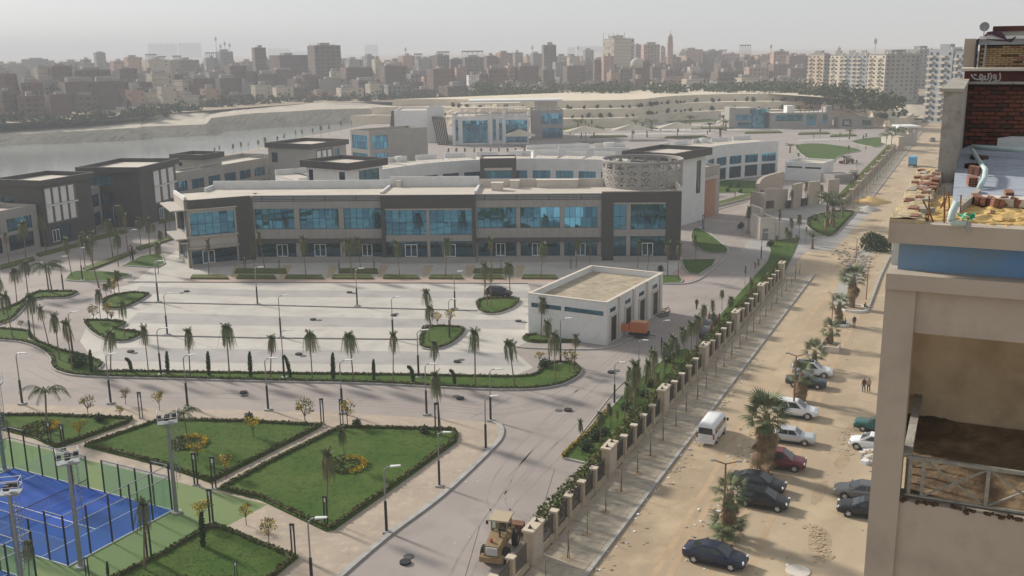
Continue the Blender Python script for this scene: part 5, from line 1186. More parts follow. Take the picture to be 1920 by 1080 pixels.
def court(y0, label):
    M = MC @ Matrix.Translation((0, y0, 0)); e = empty('padel_court', M, label, 'sports court')
    part('playing_surface', MB().add([(0, 0, .016), (CL, 0, .016), (CL, CW, .016), (0, CW, .016)], [(0, 1, 2, 3)]), 'court_blue', e, M)
    ln = MB()
    for x in (3.05, CL - 3.05): ln.add([(x - .02, 0, .02), (x + .02, 0, .02), (x + .02, CW, .02), (x - .02, CW, .02)], [(0, 1, 2, 3)])
    ln.add([(3.05, CW / 2 - .03, .021), (CL - 3.05, CW / 2 - .03, .021), (CL - 3.05, CW / 2 + .03, .021), (3.05, CW / 2 + .03, .021)], [(0, 1, 2, 3)])
    part('court_lines', ln, 'line_white', e, M)
    part('kerb_frame', MB().box(-.06, CL + .06, -.06, 0, 0, .1).box(-.06, CL + .06, CW, CW + .06, 0, .1).box(-.06, 0, 0, CW, 0, .1).box(CL, CL + .06, 0, CW, 0, .1), 'metal_white', e, M)
    def run(fr, n, hs, door=None):
        st = fr[2] / n; Q = M @ Matrix.Translation((fr[0], fr[1], 0)) @ ROT(fr[3])
        for i in range(n + 1): h = max(hs[max(0, i - 1)], hs[min(n - 1, i)]); part('post', MB().box(i * st - .05, i * st + .05, -.05, .05, 0, h), 'metal_dark', e, Q)
        for i in range(n):
            if door and i in door: continue
            part('glass_pane', MB().box(i * st + .06, (i + 1) * st - .06, -.006, .006, .1, min(3.0, hs[i])), 'clear_glass', e, Q)
            part('rail', MB().box(i * st + .051, (i + 1) * st - .051, -.03, .03, hs[i] - .06, hs[i]), 'metal_grey', e, Q)
            if hs[i] > 3.2: part('rail', MB().box(i * st + .051, (i + 1) * st - .051, -.03, .03, 2.97, 3.03), 'metal_grey', e, Q)
    run((0, 0, CL, 0), 10, [4, 3, 3, 3, 3, 3, 3, 3, 3, 4], door=(5,)); run((0, CW, CL, 0), 10, [4, 3, 3, 3, 3, 3, 3, 3, 3, 4], door=(4,))
    run((CL, .0, CW, math.pi / 2), 5, [4] * 5); run((0, .0, CW, math.pi / 2), 5, [4] * 5)
    nm = MB().box(CL / 2 - .02, CL / 2 + .02, .1, CW - .1, .84, .9)
    for q in range(50): nm.box(CL / 2 - .006, CL / 2 + .006, .1 + q * .196, .112 + q * .196, .1, .84)
    for q in range(6): nm.box(CL / 2 - .005, CL / 2 + .005, .1, CW - .1, .15 + q * .12, .162 + q * .12)
    net = part('net', nm, 'metal_dark', e, M)
    for y in (.05, CW - .05): part('net_post', MB().tube([(CL / 2, y, 0), (CL / 2, y, 1.05)], .05, 7), 'metal_dark', net, M)
court(0, 'blue glass walled padel court on a green surround'); court(CW + 2.6, 'second padel court with glass walls in front of the first one')

# ================================================================== THE CITY BEYOND
CITYM = {'brick': mat('city_brick', (0.168, 0.105, 0.08), (0.125, 0.08, 0.062), s=.05, rough=.95, c3=(.20, .14, .11), s3=.2), 'brown': mat('city_brown', (0.15, 0.11, 0.085), (0.11, 0.08, 0.065), s=.05, rough=.95, c3=(.20, .15, .115), s3=.2),
    'cream': mat('city_cream', (0.50, 0.43, 0.33), (0.42, 0.36, 0.28), s=.08, rough=.9), 'grey': mat('city_grey', (0.26, 0.25, 0.24), (0.21, 0.20, 0.19), s=.08, rough=.9), 'rose': mat('city_rose', (0.42, 0.27, 0.20), (0.34, 0.22, 0.165), s=.08, rough=.9), 'white': mat('city_white', (.62, .60, .56), rough=.9)}
mat('city_window', (.03, .035, .04), rough=.5); mat('city_slab', (0.30, 0.27, 0.235), rough=.9); mat('city_beam', (0.19, 0.155, 0.13), rough=.9)
WORD = {'brick': 'red brick', 'brown': 'brown brick', 'cream': 'cream', 'grey': 'grey', 'rose': 'rosy plastered', 'white': 'white'}
CITY = {}
def city_variant(col, hcl, var):
    """unit-depth city block 14 m wide; hcl: height in storeys of 3 m"""
    key = (col, hcl, var)
    if key in CITY: return CITY[key]
    r = random.Random(hash((col, hcl, var)) % 9999 if False else (len(col) * 37 + hcl * 11 + var * 101)); W, D_, H_ = 14.0, 13.0, hcl * 3.0
    wmb = MB().box(-W / 2, W / 2, -D_ / 2, D_ / 2, -6, H_)
    wmb.box(-W / 2, W / 2, -D_ / 2, -D_ / 2 + .3, H_, H_ + .8).box(-W / 2, -W / 2 + .3, -D_ / 2 + .3, D_ / 2, H_, H_ + .8)
    win_ = MB()
    nw = r.choice((3, 4, 5)); blank = r.random() < .7
    for f in range(hcl):
        z = f * 3.0 + 1.0
        for i in range(nw):
            x = -W / 2 + W * (i + .5) / nw
            if not blank or i == nw - 1:
                if r.random() < .85: win_.box(x - .6, x + .6, -D_ / 2 - .06, -D_ / 2 + .1, z, z + 1.3)
            y = -D_ / 2 + D_ * (i + .5) / nw
            if r.random() < .35: win_.box(-W / 2 - .06, -W / 2 + .1, y - .6, y + .6, z, z + 1.3)
    sl = MB()
    for f in range(1, hcl + 1):
        if var: sl.box(-W / 2 - .06, W / 2 + .03, -D_ / 2 - .06, D_ / 2, f * 3.0 - .12, f * 3.0 + .1)
        if r.random() < .5 and not blank: sl.box(-W * .25, W * .1, -D_ / 2 - 1.1, -D_ / 2 - .13, f * 3.0 - .1, f * 3.0 + .8)
    rf = MB(); rf.box(r.uniform(-5, 0), r.uniform(1, 5), -1, 4, H_, H_ + r.uniform(2, 3.4))
    for _ in range(5):
        x, y = r.uniform(-6, 6), r.uniform(-5, 5); rf.tube([(x, y, H_), (x, y, H_ + r.uniform(1.0, 3.0))], .12, 4)
    for _ in range(3): x, y = r.uniform(-6, 5), r.uniform(-5, 5); rf.box(x, x + 1.2, y, y + 1.2, H_, H_ + 1.3)
    CITY[key] = (wmb.mesh('city_building', CITYM[col]), win_.mesh('windows', 'city_window') if win_.f else None, sl.mesh('floor_slabs', 'city_beam') if sl.f else None, rf.mesh('roof_clutter', 'city_slab')); return CITY[key]
def ground_z(Y): return np.interp(Y, [640, 1000, 1600, 3000], [5, 9, 16, 22])
def size_word(h): return 'low' if h <= 4 else ('mid height' if h <= 8 else 'tall')
def city(x0, x1, ty, Y, col=None, rz=None, label=None, name='city_building'):
    if Y < 880 and x0 < 480: Y *= .74 + .26 * max(0, x0) / 480
    col = col or rnd.choice(('brick', 'brick', 'brown', 'brown', 'grey', 'cream', 'rose')); rz = rnd.uniform(.12, .5) if rz is None else rz
    c = at_depth((x0 + x1) / 2, 150, Y); w = abs(at_depth(x1, 150, Y).x - at_depth(x0, 150, Y).x); z = ground_z(Y); H = max(4, at_depth((x0 + x1) / 2, ty, Y).z - z); hcl = max(2, min(14, round(H / 3.0)))
    sx = w / (14 * math.cos(rz) + 13 * math.sin(rz)); sz = H / (hcl * 3.0); v = rnd.randrange(3); me = city_variant(col, hcl, v)
    M = TR((c.x, Y, z), rz - math.atan2(c.x, Y)) @ Matrix.Diagonal((sx, max(sx, .6), sz, 1))
    dist = 'front rows' if Y < 830 else ('middle rows' if Y < 1000 else 'far rows')
    o = ob(name, me[0], None, M=M, label=label or f'{size_word(hcl)} {WORD[col]} building in the hazy {dist} of the old city', cat='building', group=None if label else f'{size_word(hcl)} {WORD[col]} city buildings, {dist}')
    for k, (n_, m_) in enumerate((('windows', me[1]), ('floor_slabs', me[2]), ('roof_clutter', me[3]))):
        if m_ is None: continue
        p = ob(n_, m_, None, o, M); p['kind'] = 'stuff'
    return o, M, c, z, H
# skyline read off the photograph: left, right, top row, distance, colour
for a in ((181, 202, 100, 1080, 'grey'), (47, 93, 112, 1100, 'grey'), (110, 158, 118, 1100, 'grey'), (155, 174, 113, 1050, 'grey'), (0, 50, 121, 1120, 'grey'), (210, 237, 116, 1000, 'rose'), (237, 270, 109, 980, 'rose'), (270, 320, 113, 960, 'cream'), (323, 375, 114, 980, 'brick'), (385, 410, 110, 1060, 'grey'), (408, 440, 98, 1060, 'grey'),
    (0, 30, 141, 760, 'brown'), (28, 52, 127, 900, 'grey'), (66, 92, 129, 860, 'cream'), (90, 135, 126, 850, 'brick'), (135, 206, 133, 840, 'brown'), (52, 72, 155, 740, 'rose'), (70, 112, 152, 760, 'grey'), (110, 170, 156, 730, 'brown'), (168, 222, 155, 715, 'brown'), (217, 258, 131, 800, 'brown'), (220, 276, 168, 740, 'brick'), (275, 322, 140, 740, 'cream'), (318, 352, 141, 760, 'brown'), (423, 464, 125, 790, 'brick'), (385, 424, 137, 770, 'grey'), (346, 402, 149, 740, 'brown'), (400, 452, 148, 730, 'brown'), (458, 482, 136, 770, 'brick'),
    (476, 502, 91, 860, 'brown'), (508, 582, 105, 880, 'brown'), (580, 641, 87, 850, 'brown'), (648, 682, 113, 1000, 'grey'), (680, 712, 107, 1050, 'grey'), (725, 756, 118, 1000, 'rose'), (748, 779, 106, 1050, 'rose'), (779, 812, 112, 1000, 'grey'), (812, 843, 105, 940, 'brown'), (842, 872, 112, 960, 'brown'), (867, 908, 109, 930, 'brown'), (908, 932, 106, 960, 'brick'), (930, 962, 101, 960, 'rose'), (618, 640, 136, 760, 'cream'), (638, 702, 128, 790, 'brick'), (700, 713, 113, 780, 'cream'), (712, 762, 125, 760, 'brown'), (660, 712, 152, 730, 'brown'), (760, 800, 140, 800, 'grey'), (800, 853, 131, 760, 'brick'), (852, 876, 129, 780, 'rose'), (875, 897, 143, 730, 'white'), (893, 917, 140, 760, 'brick'), (912, 952, 130, 760, 'brick'), (948, 964, 125, 800, 'rose'), (505, 560, 132, 790, 'brown'), (555, 600, 142, 760, 'brick'), (480, 520, 140, 760, 'brown'),
    (960, 981, 100, 1000, 'grey'), (984, 996, 107, 1050, 'rose'), (994, 1017, 102, 1000, 'grey'), (1016, 1043, 86, 950, 'brown'), (1042, 1063, 107, 950, 'cream'), (1062, 1086, 108, 960, 'cream'), (1093, 1113, 95, 1150, 'grey'), (1186, 1201, 85, 1080, 'grey'), (1201, 1236, 85, 1050, 'rose'), (1235, 1246, 90, 1080, 'cream'), (1275, 1316, 94, 1150, 'rose'), (1316, 1352, 97, 1150, 'brown'), (1112, 1130, 114, 860, 'brick'), (1127, 1151, 107, 850, 'rose'), (1183, 1218, 117, 800, 'brick'), (1055, 1097, 125, 820, 'brick'), (962, 1010, 126, 800, 'brick'), (1010, 1040, 132, 820, 'brown'), (1036, 1060, 118, 900, 'grey'), (1138, 1162, 138, 770, 'rose'), (1160, 1186, 130, 790, 'brown'), (1215, 1242, 127, 860, 'brown'), (1240, 1276, 132, 820, 'brick'), (1282, 1330, 138, 790, 'brick'), (1333, 1388, 136, 760, 'brown'), (1220, 1240, 153, 740, 'rose'), (1240, 1260, 153, 750, 'rose'), (1288, 1312, 127, 880, 'cream'), (1352, 1385, 102, 1150, 'rose'), (1385, 1412, 108, 1050, 'brick'), (1412, 1442, 106, 1050, 'rose'), (1442, 1476, 98, 1000, 'rose'), (1472, 1514, 106, 960, 'brick'), (1395, 1440, 128, 900, 'rose'), (1440, 1480, 122, 900, 'brick'), (1476, 1512, 130, 860, 'brown')):
    city(*a)
# rows of lower houses filling the slope; the farthest rows read as one mass
mass = [MB(), MB()]
for Y, lo, hi, step in ((705, 158, 176, 38), (760, 146, 166, 40), (835, 136, 156, 40), (920, 127, 144, 26), (1020, 118, 134, 26), (1150, 112, 124, 24), (1320, 108, 116, 26)):
    x = -40.0
    while x < 1530:
        w = rnd.uniform(.8, 1.5) * step; t = rnd.uniform(lo, hi) - (x - 760) * .0134 * .8
        if Y > 900:
            Yr = Y + rnd.uniform(-20, 20); a, b = at_depth(x, 150, Yr), at_depth(x + w, 150, Yr); z = ground_z(Yr); h = max(5, at_depth(x, t, Yr).z - z); cx = (a.x + b.x) / 2; ww = (b.x - a.x) * .8; rz = rnd.uniform(.1, .5) - math.atan2(cx, Yr)
            mass[0].obox((cx, Yr, z - 5), ww, ww, h + 5, rz); mass[0].obox((cx, Yr, z + h), ww * .4, ww * .3, 2.6, rz)
            for f in range(int(h / 3.2)):
                for i in (-.3, 0, .3): q = Matrix.Rotation(rz, 4, 'Z') @ Vector((i * ww, -ww / 2, 0)); mass[1].obox((cx + q.x, Yr + q.y, z + f * 3.2 + 1), 1.2, .25, 1.4, rz)
        elif not (Y < 740 and 1000 < x): city(x, x + w, t + (8 if x > 950 and Y < 850 else 0), Y + rnd.uniform(-20, 20))
        x += w * rnd.uniform(.9, 1.15)
o = ob('distant_houses', mass[0], CITYM['brown'], kind='stuff', label='mass of far brick houses fading into haze behind the old city', cat='houses')
q = ob('windows', mass[1], 'city_window', o, I4); q['kind'] = 'stuff'
# hazy towers very far off
def far_tower(x0, x1, ty, Y, label):
    a, b = at_depth(x0, 120, Y), at_depth(x1, 120, Y); z1 = at_depth(x0, ty, Y).z; w = b.x - a.x; M = TR((a.x, Y, 15))
    mb = MB().box(0, w, 0, 18, 0, z1 - 15)
    for k in range(5): mb.box(w * (.04 + .19 * k), w * (.14 + .19 * k), 2, 10, z1 - 15, z1 - 11)
    o = ob('tower_block', mb, CITYM['grey'], M=M, label=label, cat='tower block', group='tower blocks on the horizon')
    p = MB(); n = max(3, int(w / 7))
    for i in range(n):
        for f in range(int((z1 - 18) / 6)): p.box(w * (i + .3) / n, w * (i + .7) / n, -.1, .2, 3 + f * 6, 5 + f * 6)
    q = ob('windows', p, 'city_window', o, M); q['kind'] = 'stuff'
for x0, x1, t, Y in ((280, 333, 83, 4600), (337, 378, 82, 4500), (503, 545, 92, 4800), (545, 578, 98, 4800), (685, 709, 85, 4600), (1064, 1079, 90, 4000), (1085, 1130, 88, 4200)): far_tower(x0, x1, t, Y, 'very faint slab tower block standing on the hazy horizon')
# landmarks ------------------------------------------------------------
o, M, c, z, H = city(1130, 1188, 74, 930, 'cream', .55, 'tall cream tower with side wing and roof antennas rising over the old city')
Y = 930; c2 = at_depth(1160, 66, Y); part('stair_head', MB().box(-3, 4, -3, 3, c2.z - 6 - z, c2.z - z), 'city_cream', o, TR((c2.x, Y, z)))
for k, xx in enumerate((1131, 1141, 1149, 1157, 1170)):
    p = at_depth(xx, 74, Y); q = at_depth(xx, 60 + 2 * (k % 2), Y); part('antenna', MB().tube([(0, 0, 0), (0, 0, q.z - p.z + 3)], .22, 5), 'metal_grey', o, TR((p.x, Y - 3, p.z - 3)))
p = at_depth(1256, 100, 1000); zb = ground_z(1000); zt = at_depth(1256, 62, 1000).z
e = empty('minaret', TR((p.x, 1000, zb)), 'slender church tower with arched belfry and cross above the rooftops', 'tower'); hh = zt - zb
part('shaft', MB().box(-2.6, 2.6, -2.6, 2.6, 0, hh * .78), 'city_rose', e); part('belfry', MB().wall(-2.2, 2.2, hh * .78, hh * .92, -2.2, .5, [(-1, 1, hh * .8, hh * .89)]).box(-2.2, 2.2, -1.7, 2.2, hh * .78, hh * .92), 'city_rose', e)
part('dome', MB().tube([(0, 0, hh * .92), (0, 0, hh * .95), (0, 0, hh * .98), (0, 0, hh)], [2.0, 1.7, 1.0, .2], 10), 'city_cream', e); part('cross', MB().box(-.15, .15, -.15, .15, hh, hh + 3).box(-.8, .8, -.15, .15, hh + 1.8, hh + 2.1), 'metal_grey', e)
for xx, ty, Y, r in ((1193, 108, 796, 5), (1279, 91, 1140, 4.5)):
    p = at_depth(xx, ty, Y); ob('dome', MB().tube([(0, 0, -3), (0, 0, 0)] + [(0, 0, r * math.sin(a)) for a in (.3, .6, .9, 1.2, 1.5)], [r, r] + [r * math.cos(a) for a in (.3, .6, .9, 1.2, 1.5)], 14), 'city_cream', M=TR((p.x, Y - 4, p.z - r)), smooth=True, label='pale plastered dome on a red brick block' if xx < 1200 else 'small grey dome with cross on the far skyline', cat='dome')
# roof frames and mobile masts on the skyline
for xx, wd, ty, by, Y in ((290, 18, 100, 113, 930), (309, 13, 104, 114, 930), (338, 13, 103, 116, 930), (399, 16, 97, 112, 1000), (786, 14, 99, 113, 950), (887, 38, 94, 110, 920), (1393, 20, 83, 103, 1040), (1330, 12, 93, 100, 1100), (1352, 14, 92, 100, 1100), (832, 22, 95, 106, 930)):
    p = at_depth(xx, by, Y); w = wd * Y / FPX; h = at_depth(xx, ty, Y).z - p.z
    e = empty('roof_frame', TR((p.x, Y - 8, p.z - .5)), 'open steel roof frame with sheet cover on a far rooftop', 'roof frame', 'roof frames of the old city')
    part('cover', MB().box(-w / 2, w / 2, -2, 2, h - 1.2, h), 'city_grey', e); L = MB()
    for i in range(5):
        x = -w / 2 + w * i / 4; L.tube([(x, -1.8, -6), (x, -1.8, h)], .16, 4)
        if i < 4: L.tube([(x, -1.8, 0), (x + w / 4, -1.8, h - 1)], .12, 4); L.tube([(x, -1.8, h - 1), (x + w / 4, -1.8, 0)], .12, 4)
    part('lattice', L, 'city_grey', e)
for xx, ty, by, Y in ((409, 68, 100, 1040), (425, 77, 98, 1040), (434, 80, 98, 1040), (417, 82, 100, 1040), (762, 88, 106, 1030), (998, 84, 104, 990), (1083, 85, 108, 990), (1443, 82, 98, 990), (1636, 70, 92, 700), (1569, 86, 98, 720)):
    p = at_depth(xx, by, Y); h = at_depth(xx, ty, Y).z - p.z; e = empty('mobile_mast', TR((p.x, Y - 5, p.z - 2)), 'thin mobile phone mast with panel antennas on a rooftop', 'mast', 'mobile masts of the old city')
    part('pole', MB().tube([(0, 0, 0), (0, 0, h + 2)], .22, 5), 'metal_grey', e); part('antenna_panel', MB().box(-.9, -.4, -.3, .3, h - 2.2, h + .8).box(.4, .9, -.3, .3, h - 2.2, h + .8), 'metal_grey', e)
# walls, sheds and low roofs on the bank
for xx, y0, w, h, l, m in ((255, 193, 150, 5.5, 'long pale wall at the foot of the brick houses on the bank', 'city_grey'), (410, 183, 130, 5, 'long grey boundary wall behind the bank trees', 'city_grey'), (1528, 170, 30, 5, 'low pale walled hall among the trees by the flats', 'city_cream'), (1475, 176, 60, 4, 'long low yellowish wall before the tree line', 'city_cream')):
    p = at_depth(xx, y0, 690); ob('boundary_wall', MB().box(-w * .18, w * .18, 0, 3 if w > 100 else 12, -3, h), m, M=TR((p.x, 690, p.z - h * .6), -.1), label=l, cat='wall')
for k in range(26):
    x = 80 + k * 6.4; p = at_depth(x, 222, 560); ob('garden_fence_panel', MB().box(-.75, .75, 0, .15, 0, 2.2), 'city_white', M=TR((p.x, 590, 4.9)), label='white fence panel of the waterside garden on the far bank', cat='fence panel', group='white fence panels on the far bank') if k % 4 != 3 else None
# ---- tall flats at the far right
FLM = {'sand': mat('flat_sand', (0.52, 0.40, 0.29), (0.47, 0.36, 0.26), s=.05, rough=.9), 'ivory': mat('flat_ivory', (0.58, 0.51, 0.40), rough=.9), 'steel': mat('flat_blue', (0.27, 0.285, 0.30), rough=.9), 'grey_shade': mat('flat_grey_shade', (0.27, 0.255, 0.235), (0.23, 0.22, 0.205), s=.05, rough=.9)}
def flats(x0, xm, x1, ty, by, Y, m, label, floors=11, side='grey_shade', z0=2.0):
    """slab block: left face x0..xm with balconies (sunlit), camera face xm..x1 with shade put into its side colour"""
    n, r = at_depth(xm, by, Y), at_depth(x1, by, Y); H = at_depth(xm, ty, Y).z - z0
    rz = .4; w = (r.x - n.x) / (math.cos(rz) - .28 * math.sin(rz)); ml = at_depth(x0, by, Y); d = max(6, (n.x - ml.x) / .64)
    M = TR((n.x, Y, z0), rz) ; e = empty('apartment_block', M, label, 'apartment block'); fh = H / floors
    SL_ = sides(M, w, d)
    for nm, S, L in (('wall', SL_['left'], d), ('wall', M, w)):
        nb = max(2, int(L / 3.4)); ops = []
        for f in range(floors):
            for i in range(nb):
                if (i + f) % 7 == 6: continue
                a = L * (i + .25) / nb; ops.append((a, a + L * .45 / nb, f * fh + .9, f * fh + fh * .8))
        q = part(nm, MB().wall(0, L, 0, H, 0, .3, ops), FLM[m] if S is not M else FLM[side], e, S)  # camera face takes the greyer side colour, its shade painted in
        gl_ = MB()
        for o in ops: gl_.box(o[0], o[1], .2, .28, o[2], o[3])
        g_ = part('windows', gl_, 'city_window', e, S); g_['kind'] = 'stuff'
        cols = range(0, nb, 2) if S is not M else (0, nb - 1) if nb > 2 else (0,)
        for f in range(1, floors):
            for i in cols:
                a = L * (i + .08) / nb; b = L * (i + .95) / nb; part('balcony', box_mesh('balcony', b - a, 1.1, fh * .36, 'city_cream' if S is not M else 'city_grey'), None, e, S @ Matrix.Translation(((a + b) / 2, -.56, f * fh + fh * .12)))  # balconies cream on the sunlit face, grey to paint shade on the camera face
    part('core', MB().box(.3, w, .3, d, 0, H - .3), FLM[side], e, M); part('parapet', MB().box(0, w, 0, .25, H, H + .9).box(0, .25, .25, d, H, H + .9), FLM[side], e, M)
    part('roof_room', MB().box(w * .3, w * .7, d * .3, d * .7, H - .3, H + 3.2), FLM[side], e, M)
    for k in range(4): part('water_tank', MB().tube([(w * (.1 + .22 * k), 1.5, H), (w * (.1 + .22 * k), 1.5, H + 1.8)], .7, 8), 'city_white', e, M)
    return e
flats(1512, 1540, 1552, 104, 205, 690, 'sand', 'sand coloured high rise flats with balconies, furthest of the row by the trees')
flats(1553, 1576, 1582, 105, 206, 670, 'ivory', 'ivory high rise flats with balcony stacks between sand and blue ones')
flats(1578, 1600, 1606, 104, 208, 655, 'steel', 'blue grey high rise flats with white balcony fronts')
flats(1602, 1620, 1626, 104, 210, 640, 'steel', 'pale blue high rise flats next to the big high rise slab')
flats(1625, 1654, 1722, 104, 215, 600, 'ivory', 'big high rise slab with ivory balcony side and front coloured grey for shade', floors=12)
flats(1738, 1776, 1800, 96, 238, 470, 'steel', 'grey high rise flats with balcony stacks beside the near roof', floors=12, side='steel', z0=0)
flats(1790, 1800, 1830, 100, 232, 455, 'steel', 'dark sided high rise flats partly hidden by the near roof', floors=11, side='grey_shade', z0=0)
flats(1690, 1715, 1750, 95, 210, 720, 'grey_shade', 'hazy grey high rise flats behind the big slab', floors=12)

# ================================================================== VEHICLES
def paint(name, c, rough=.25, metal=.3): 
    return MATS[name] if name in MATS else mat(name, c, tuple(.9 * q + .1 * d for q, d in zip(c, (.36, .29, .21))), s=1.1, rough=rough + .06, metal=metal, spec=.5, mix=(.45, .75))
mat('car_glass', (.02, .028, .032), rough=.06, spec=.7); mat('rim', (.62, .62, .63), rough=.4, metal=.4); mat('tail_red', (.35, .02, .02), rough=.3); mat('lamp_clear', (.65, .66, .66), rough=.15)
KINDS_ = {
 'sedan': (4.55, 1.78, 1.45, [(-.5, .80, .30, .60), (-.475, .92, .20, .69), (-.36, 1, .15, .71), (0, 1, .14, .67), (.22, 1, .14, .66), (.40, .96, .15, .58), (.475, .88, .18, .50), (.5, .72, .28, .42)], (-.40, .25, -.20, .05), 2.7, .33),
 'hatch': (4.1, 1.76, 1.5, [(-.5, .82, .28, .62), (-.48, .94, .20, .68), (-.36, 1, .15, .68), (0, 1, .14, .66), (.22, 1, .14, .65), (.40, .96, .15, .57), (.475, .88, .18, .50), (.5, .74, .28, .42)], (-.48, .27, -.38, .06), 2.6, .32),
 'suv': (4.45, 1.86, 1.68, [(-.5, .84, .30, .60), (-.48, .94, .22, .64), (-.36, 1, .17, .64), (0, 1, .17, .61), (.22, 1, .17, .60), (.41, .97, .18, .55), (.48, .90, .2, .50), (.5, .78, .28, .42)], (-.475, .25, -.40, .06), 2.65, .36),
 'old': (4.3, 1.66, 1.4, [(-.5, .88, .30, .64), (-.48, .95, .22, .67), (-.3, 1, .18, .67), (0, 1, .18, .66), (.2, 1, .18, .66), (.42, .98, .18, .64), (.485, .94, .2, .60), (.5, .86, .28, .52)], (-.34, .2, -.24, .08), 2.5, .31)}
def car(kind, colour, p, heading, label, roof=None, rear_only=False, cat='car', boot=False):
    L, W, H, st, (cb0, cb1, cr0, cr1), wb, wr = KINDS_[kind]; M = TR(p, heading); e = empty('parked_car', M, label, cat); w = W / 2; mb = MB(); P = []
    for x, f, zb, zt in st:
        hw = w * f; zb *= H; zt *= H; d = zt - zb
        ring = [(hw * .84, zb), (hw * .98, zb + .22 * d), (hw, zb + .6 * d), (hw * .955, zt - .05), (hw * .80, zt), (hw * .4, zt + .018), (0, zt + .025)]
        P += [(x * L, y, z) for y, z in ring] + [(x * L, -y, z) for y, z in ring[-2::-1]]
    n = 13; F = []
    for i in range(len(st) - 1):
        for k in range(n - 1): F.append((i * n + k, i * n + k + 1, (i + 1) * n + k + 1, (i + 1) * n + k))
        F.append((i * n + n - 1, i * n, (i + 1) * n, (i + 1) * n + n - 1))
    F += [tuple(range(n - 1, -1, -1)), tuple((len(st) - 1) * n + k for k in range(n))]
    F = [f[::-1] for f in F]
    body = part('body', mb.add(P, F), colour, e, M, smooth=True)
    zb_ = .655 * H if kind != 'suv' else .60 * H; zr = H
    def ring4(t, ex=0.0):
        x0 = (cb0 + (cr0 - cb0) * t) * L; x1 = (cb1 + (cr1 - cb1) * t) * L; y = w * (.90 + (.70 - .90) * t); z = zb_ + (zr - .04 - zb_) * t
        return [Vector((x0, -y, z)), Vector((x1, -y, z)), Vector((x1, y, z)), Vector((x0, y, z))]
    a, b = ring4(0), ring4(1); top = [Vector((q.x * .93 + (cr0 + cr1) / 2 * L * .07, q.y * .86, zr)) for q in b]
    c = MB().add(a + b + top, [(0, 1, 5, 4), (1, 2, 6, 5), (2, 3, 7, 6), (3, 0, 4, 7), (4, 5, 9, 8), (5, 6, 10, 9), (6, 7, 11, 10), (7, 4, 8, 11), (8, 9, 10, 11)])
    part('cabin', c, colour, e, M)
    if roof: part('roof_panel', MB().add([(q.x * .92 + .01, q.y * .9, zr + .006) for q in top], [(0, 1, 2, 3)]), roof, e, M)
    def quad(A, B, C, D, u0, u1, v0, v1, off):
        f = lambda u, v: A.lerp(B, u).lerp(D.lerp(C, u), v)
        nrm = (B - A).cross(D - A).normalized() * off
        return [f(u0, v0) + nrm, f(u1, v0) + nrm, f(u1, v1) + nrm, f(u0, v1) + nrm]
    def glassq(name, q): part(name, MB().add(q, [(0, 1, 2, 3)]), 'car_glass', e, M)
    glassq('windshield', quad(a[1], a[2], b[2], b[1], .07, .93, .06, .95, .012)); glassq('rear_window', quad(a[3], a[0], b[0], b[3], .08, .92, .12, .93, .012))
    for A_, B_, C_, D_ in ((a[0], a[1], b[1], b[0]), (a[2], a[3], b[3], b[2])):
        fwd = A_ is a[0]
        for u0, u1 in (((.10, .50), (.535, .88)) if fwd else ((.12, .465), (.50, .90))): glassq('side_window', quad(A_, B_, C_, D_, u0, u1, .1, .88, .012))
    for sx in (-1, 1):
        for sy in (-1, 1):
            WMx = M @ Matrix.Translation((sx * wb / 2, sy * (w - .095), wr)) @ Matrix.Rotation(math.pi / 2, 4, 'X')
            t = MB(); R = wr; prof = [(R * .62, .11), (R * .92, .11), (R, .07), (R, -.07), (R * .92, -.11), (R * .62, -.11)]
            V = [(r_ * math.cos(q), r_ * math.sin(q), z_) for r_, z_ in prof for q in [2 * math.pi * i / 18 for i in range(18)]]
            t.add(V, [(j * 18 + i, j * 18 + (i + 1) % 18, (j + 1) * 18 + (i + 1) % 18, (j + 1) * 18 + i) for j in range(5) for i in range(18)])
            wh = part('wheel', t, 'rubber', e, WMx); rm = MB()
            for i in range(5):
                q = 2 * math.pi * i / 5; ca, sa = math.cos(q), math.sin(q); pr = lambda x, y: (x * ca - y * sa, x * sa + y * ca)
                pts = [pr(0, -.05), pr(R * .62, -.04), pr(R * .62, .04), pr(0, .05)]; rm.add([(*k, z_) for z_ in (.105, -.105) for k in pts], [(0, 1, 2, 3), (7, 6, 5, 4)])
            rm.tube([(R * .6 * math.cos(2 * math.pi * i / 18), R * .6 * math.sin(2 * math.pi * i / 18), 0) for i in range(19)], .05, 4, False); rm.tube([(0, 0, -.108), (0, 0, .108)], R * .16, 8)
            rm.add([(R * .6 * math.cos(2 * math.pi * i / 14), R * .6 * math.sin(2 * math.pi * i / 14), 0) for i in range(14)], [tuple(range(14))])
            part('rim', rm, 'rim', wh, WMx); part('wheel_arch', MB().tube([((R + .05) * math.cos(q), (R + .05) * math.sin(q), 0) for q in [math.pi * i / 8 for i in range(9)]], .035, 5), 'rubber', e, WMx @ Matrix.Translation((0, 0, -.075 * sy * 1)))
    for sy in (-1, 1):
        part('headlight', MB().obox((L * .472, sy * w * .66, H * .44), .12, .36, .12, sy * -.35), 'lamp_clear', e, M); part('tail_light', MB().obox((-L * .482, sy * w * .74, H * .52), .10, .26, .15, sy * .15), 'tail_red', e, M)
        part('mirror', MB().obox((cb1 * L - .25, sy * (w + .06), zb_ + .03), .11, .18, .12), colour, e, M)
    part('grille', MB().obox((L * .49, 0, H * .27), .06, W * .5, .16), 'black', e, M); part('number_plate', MB().obox((L * .503, 0, H * .22), .02, .4, .11), 'lamp_clear', e, M); part('number_plate', MB().obox((-L * .505, 0, H * .42), .02, .4, .11), 'lamp_clear', e, M)
    part('sill', MB().box(-wb / 2 + wr + .05, wb / 2 - wr - .05, -w - .01, w + .01, .2, .28), 'rubber', e, M)
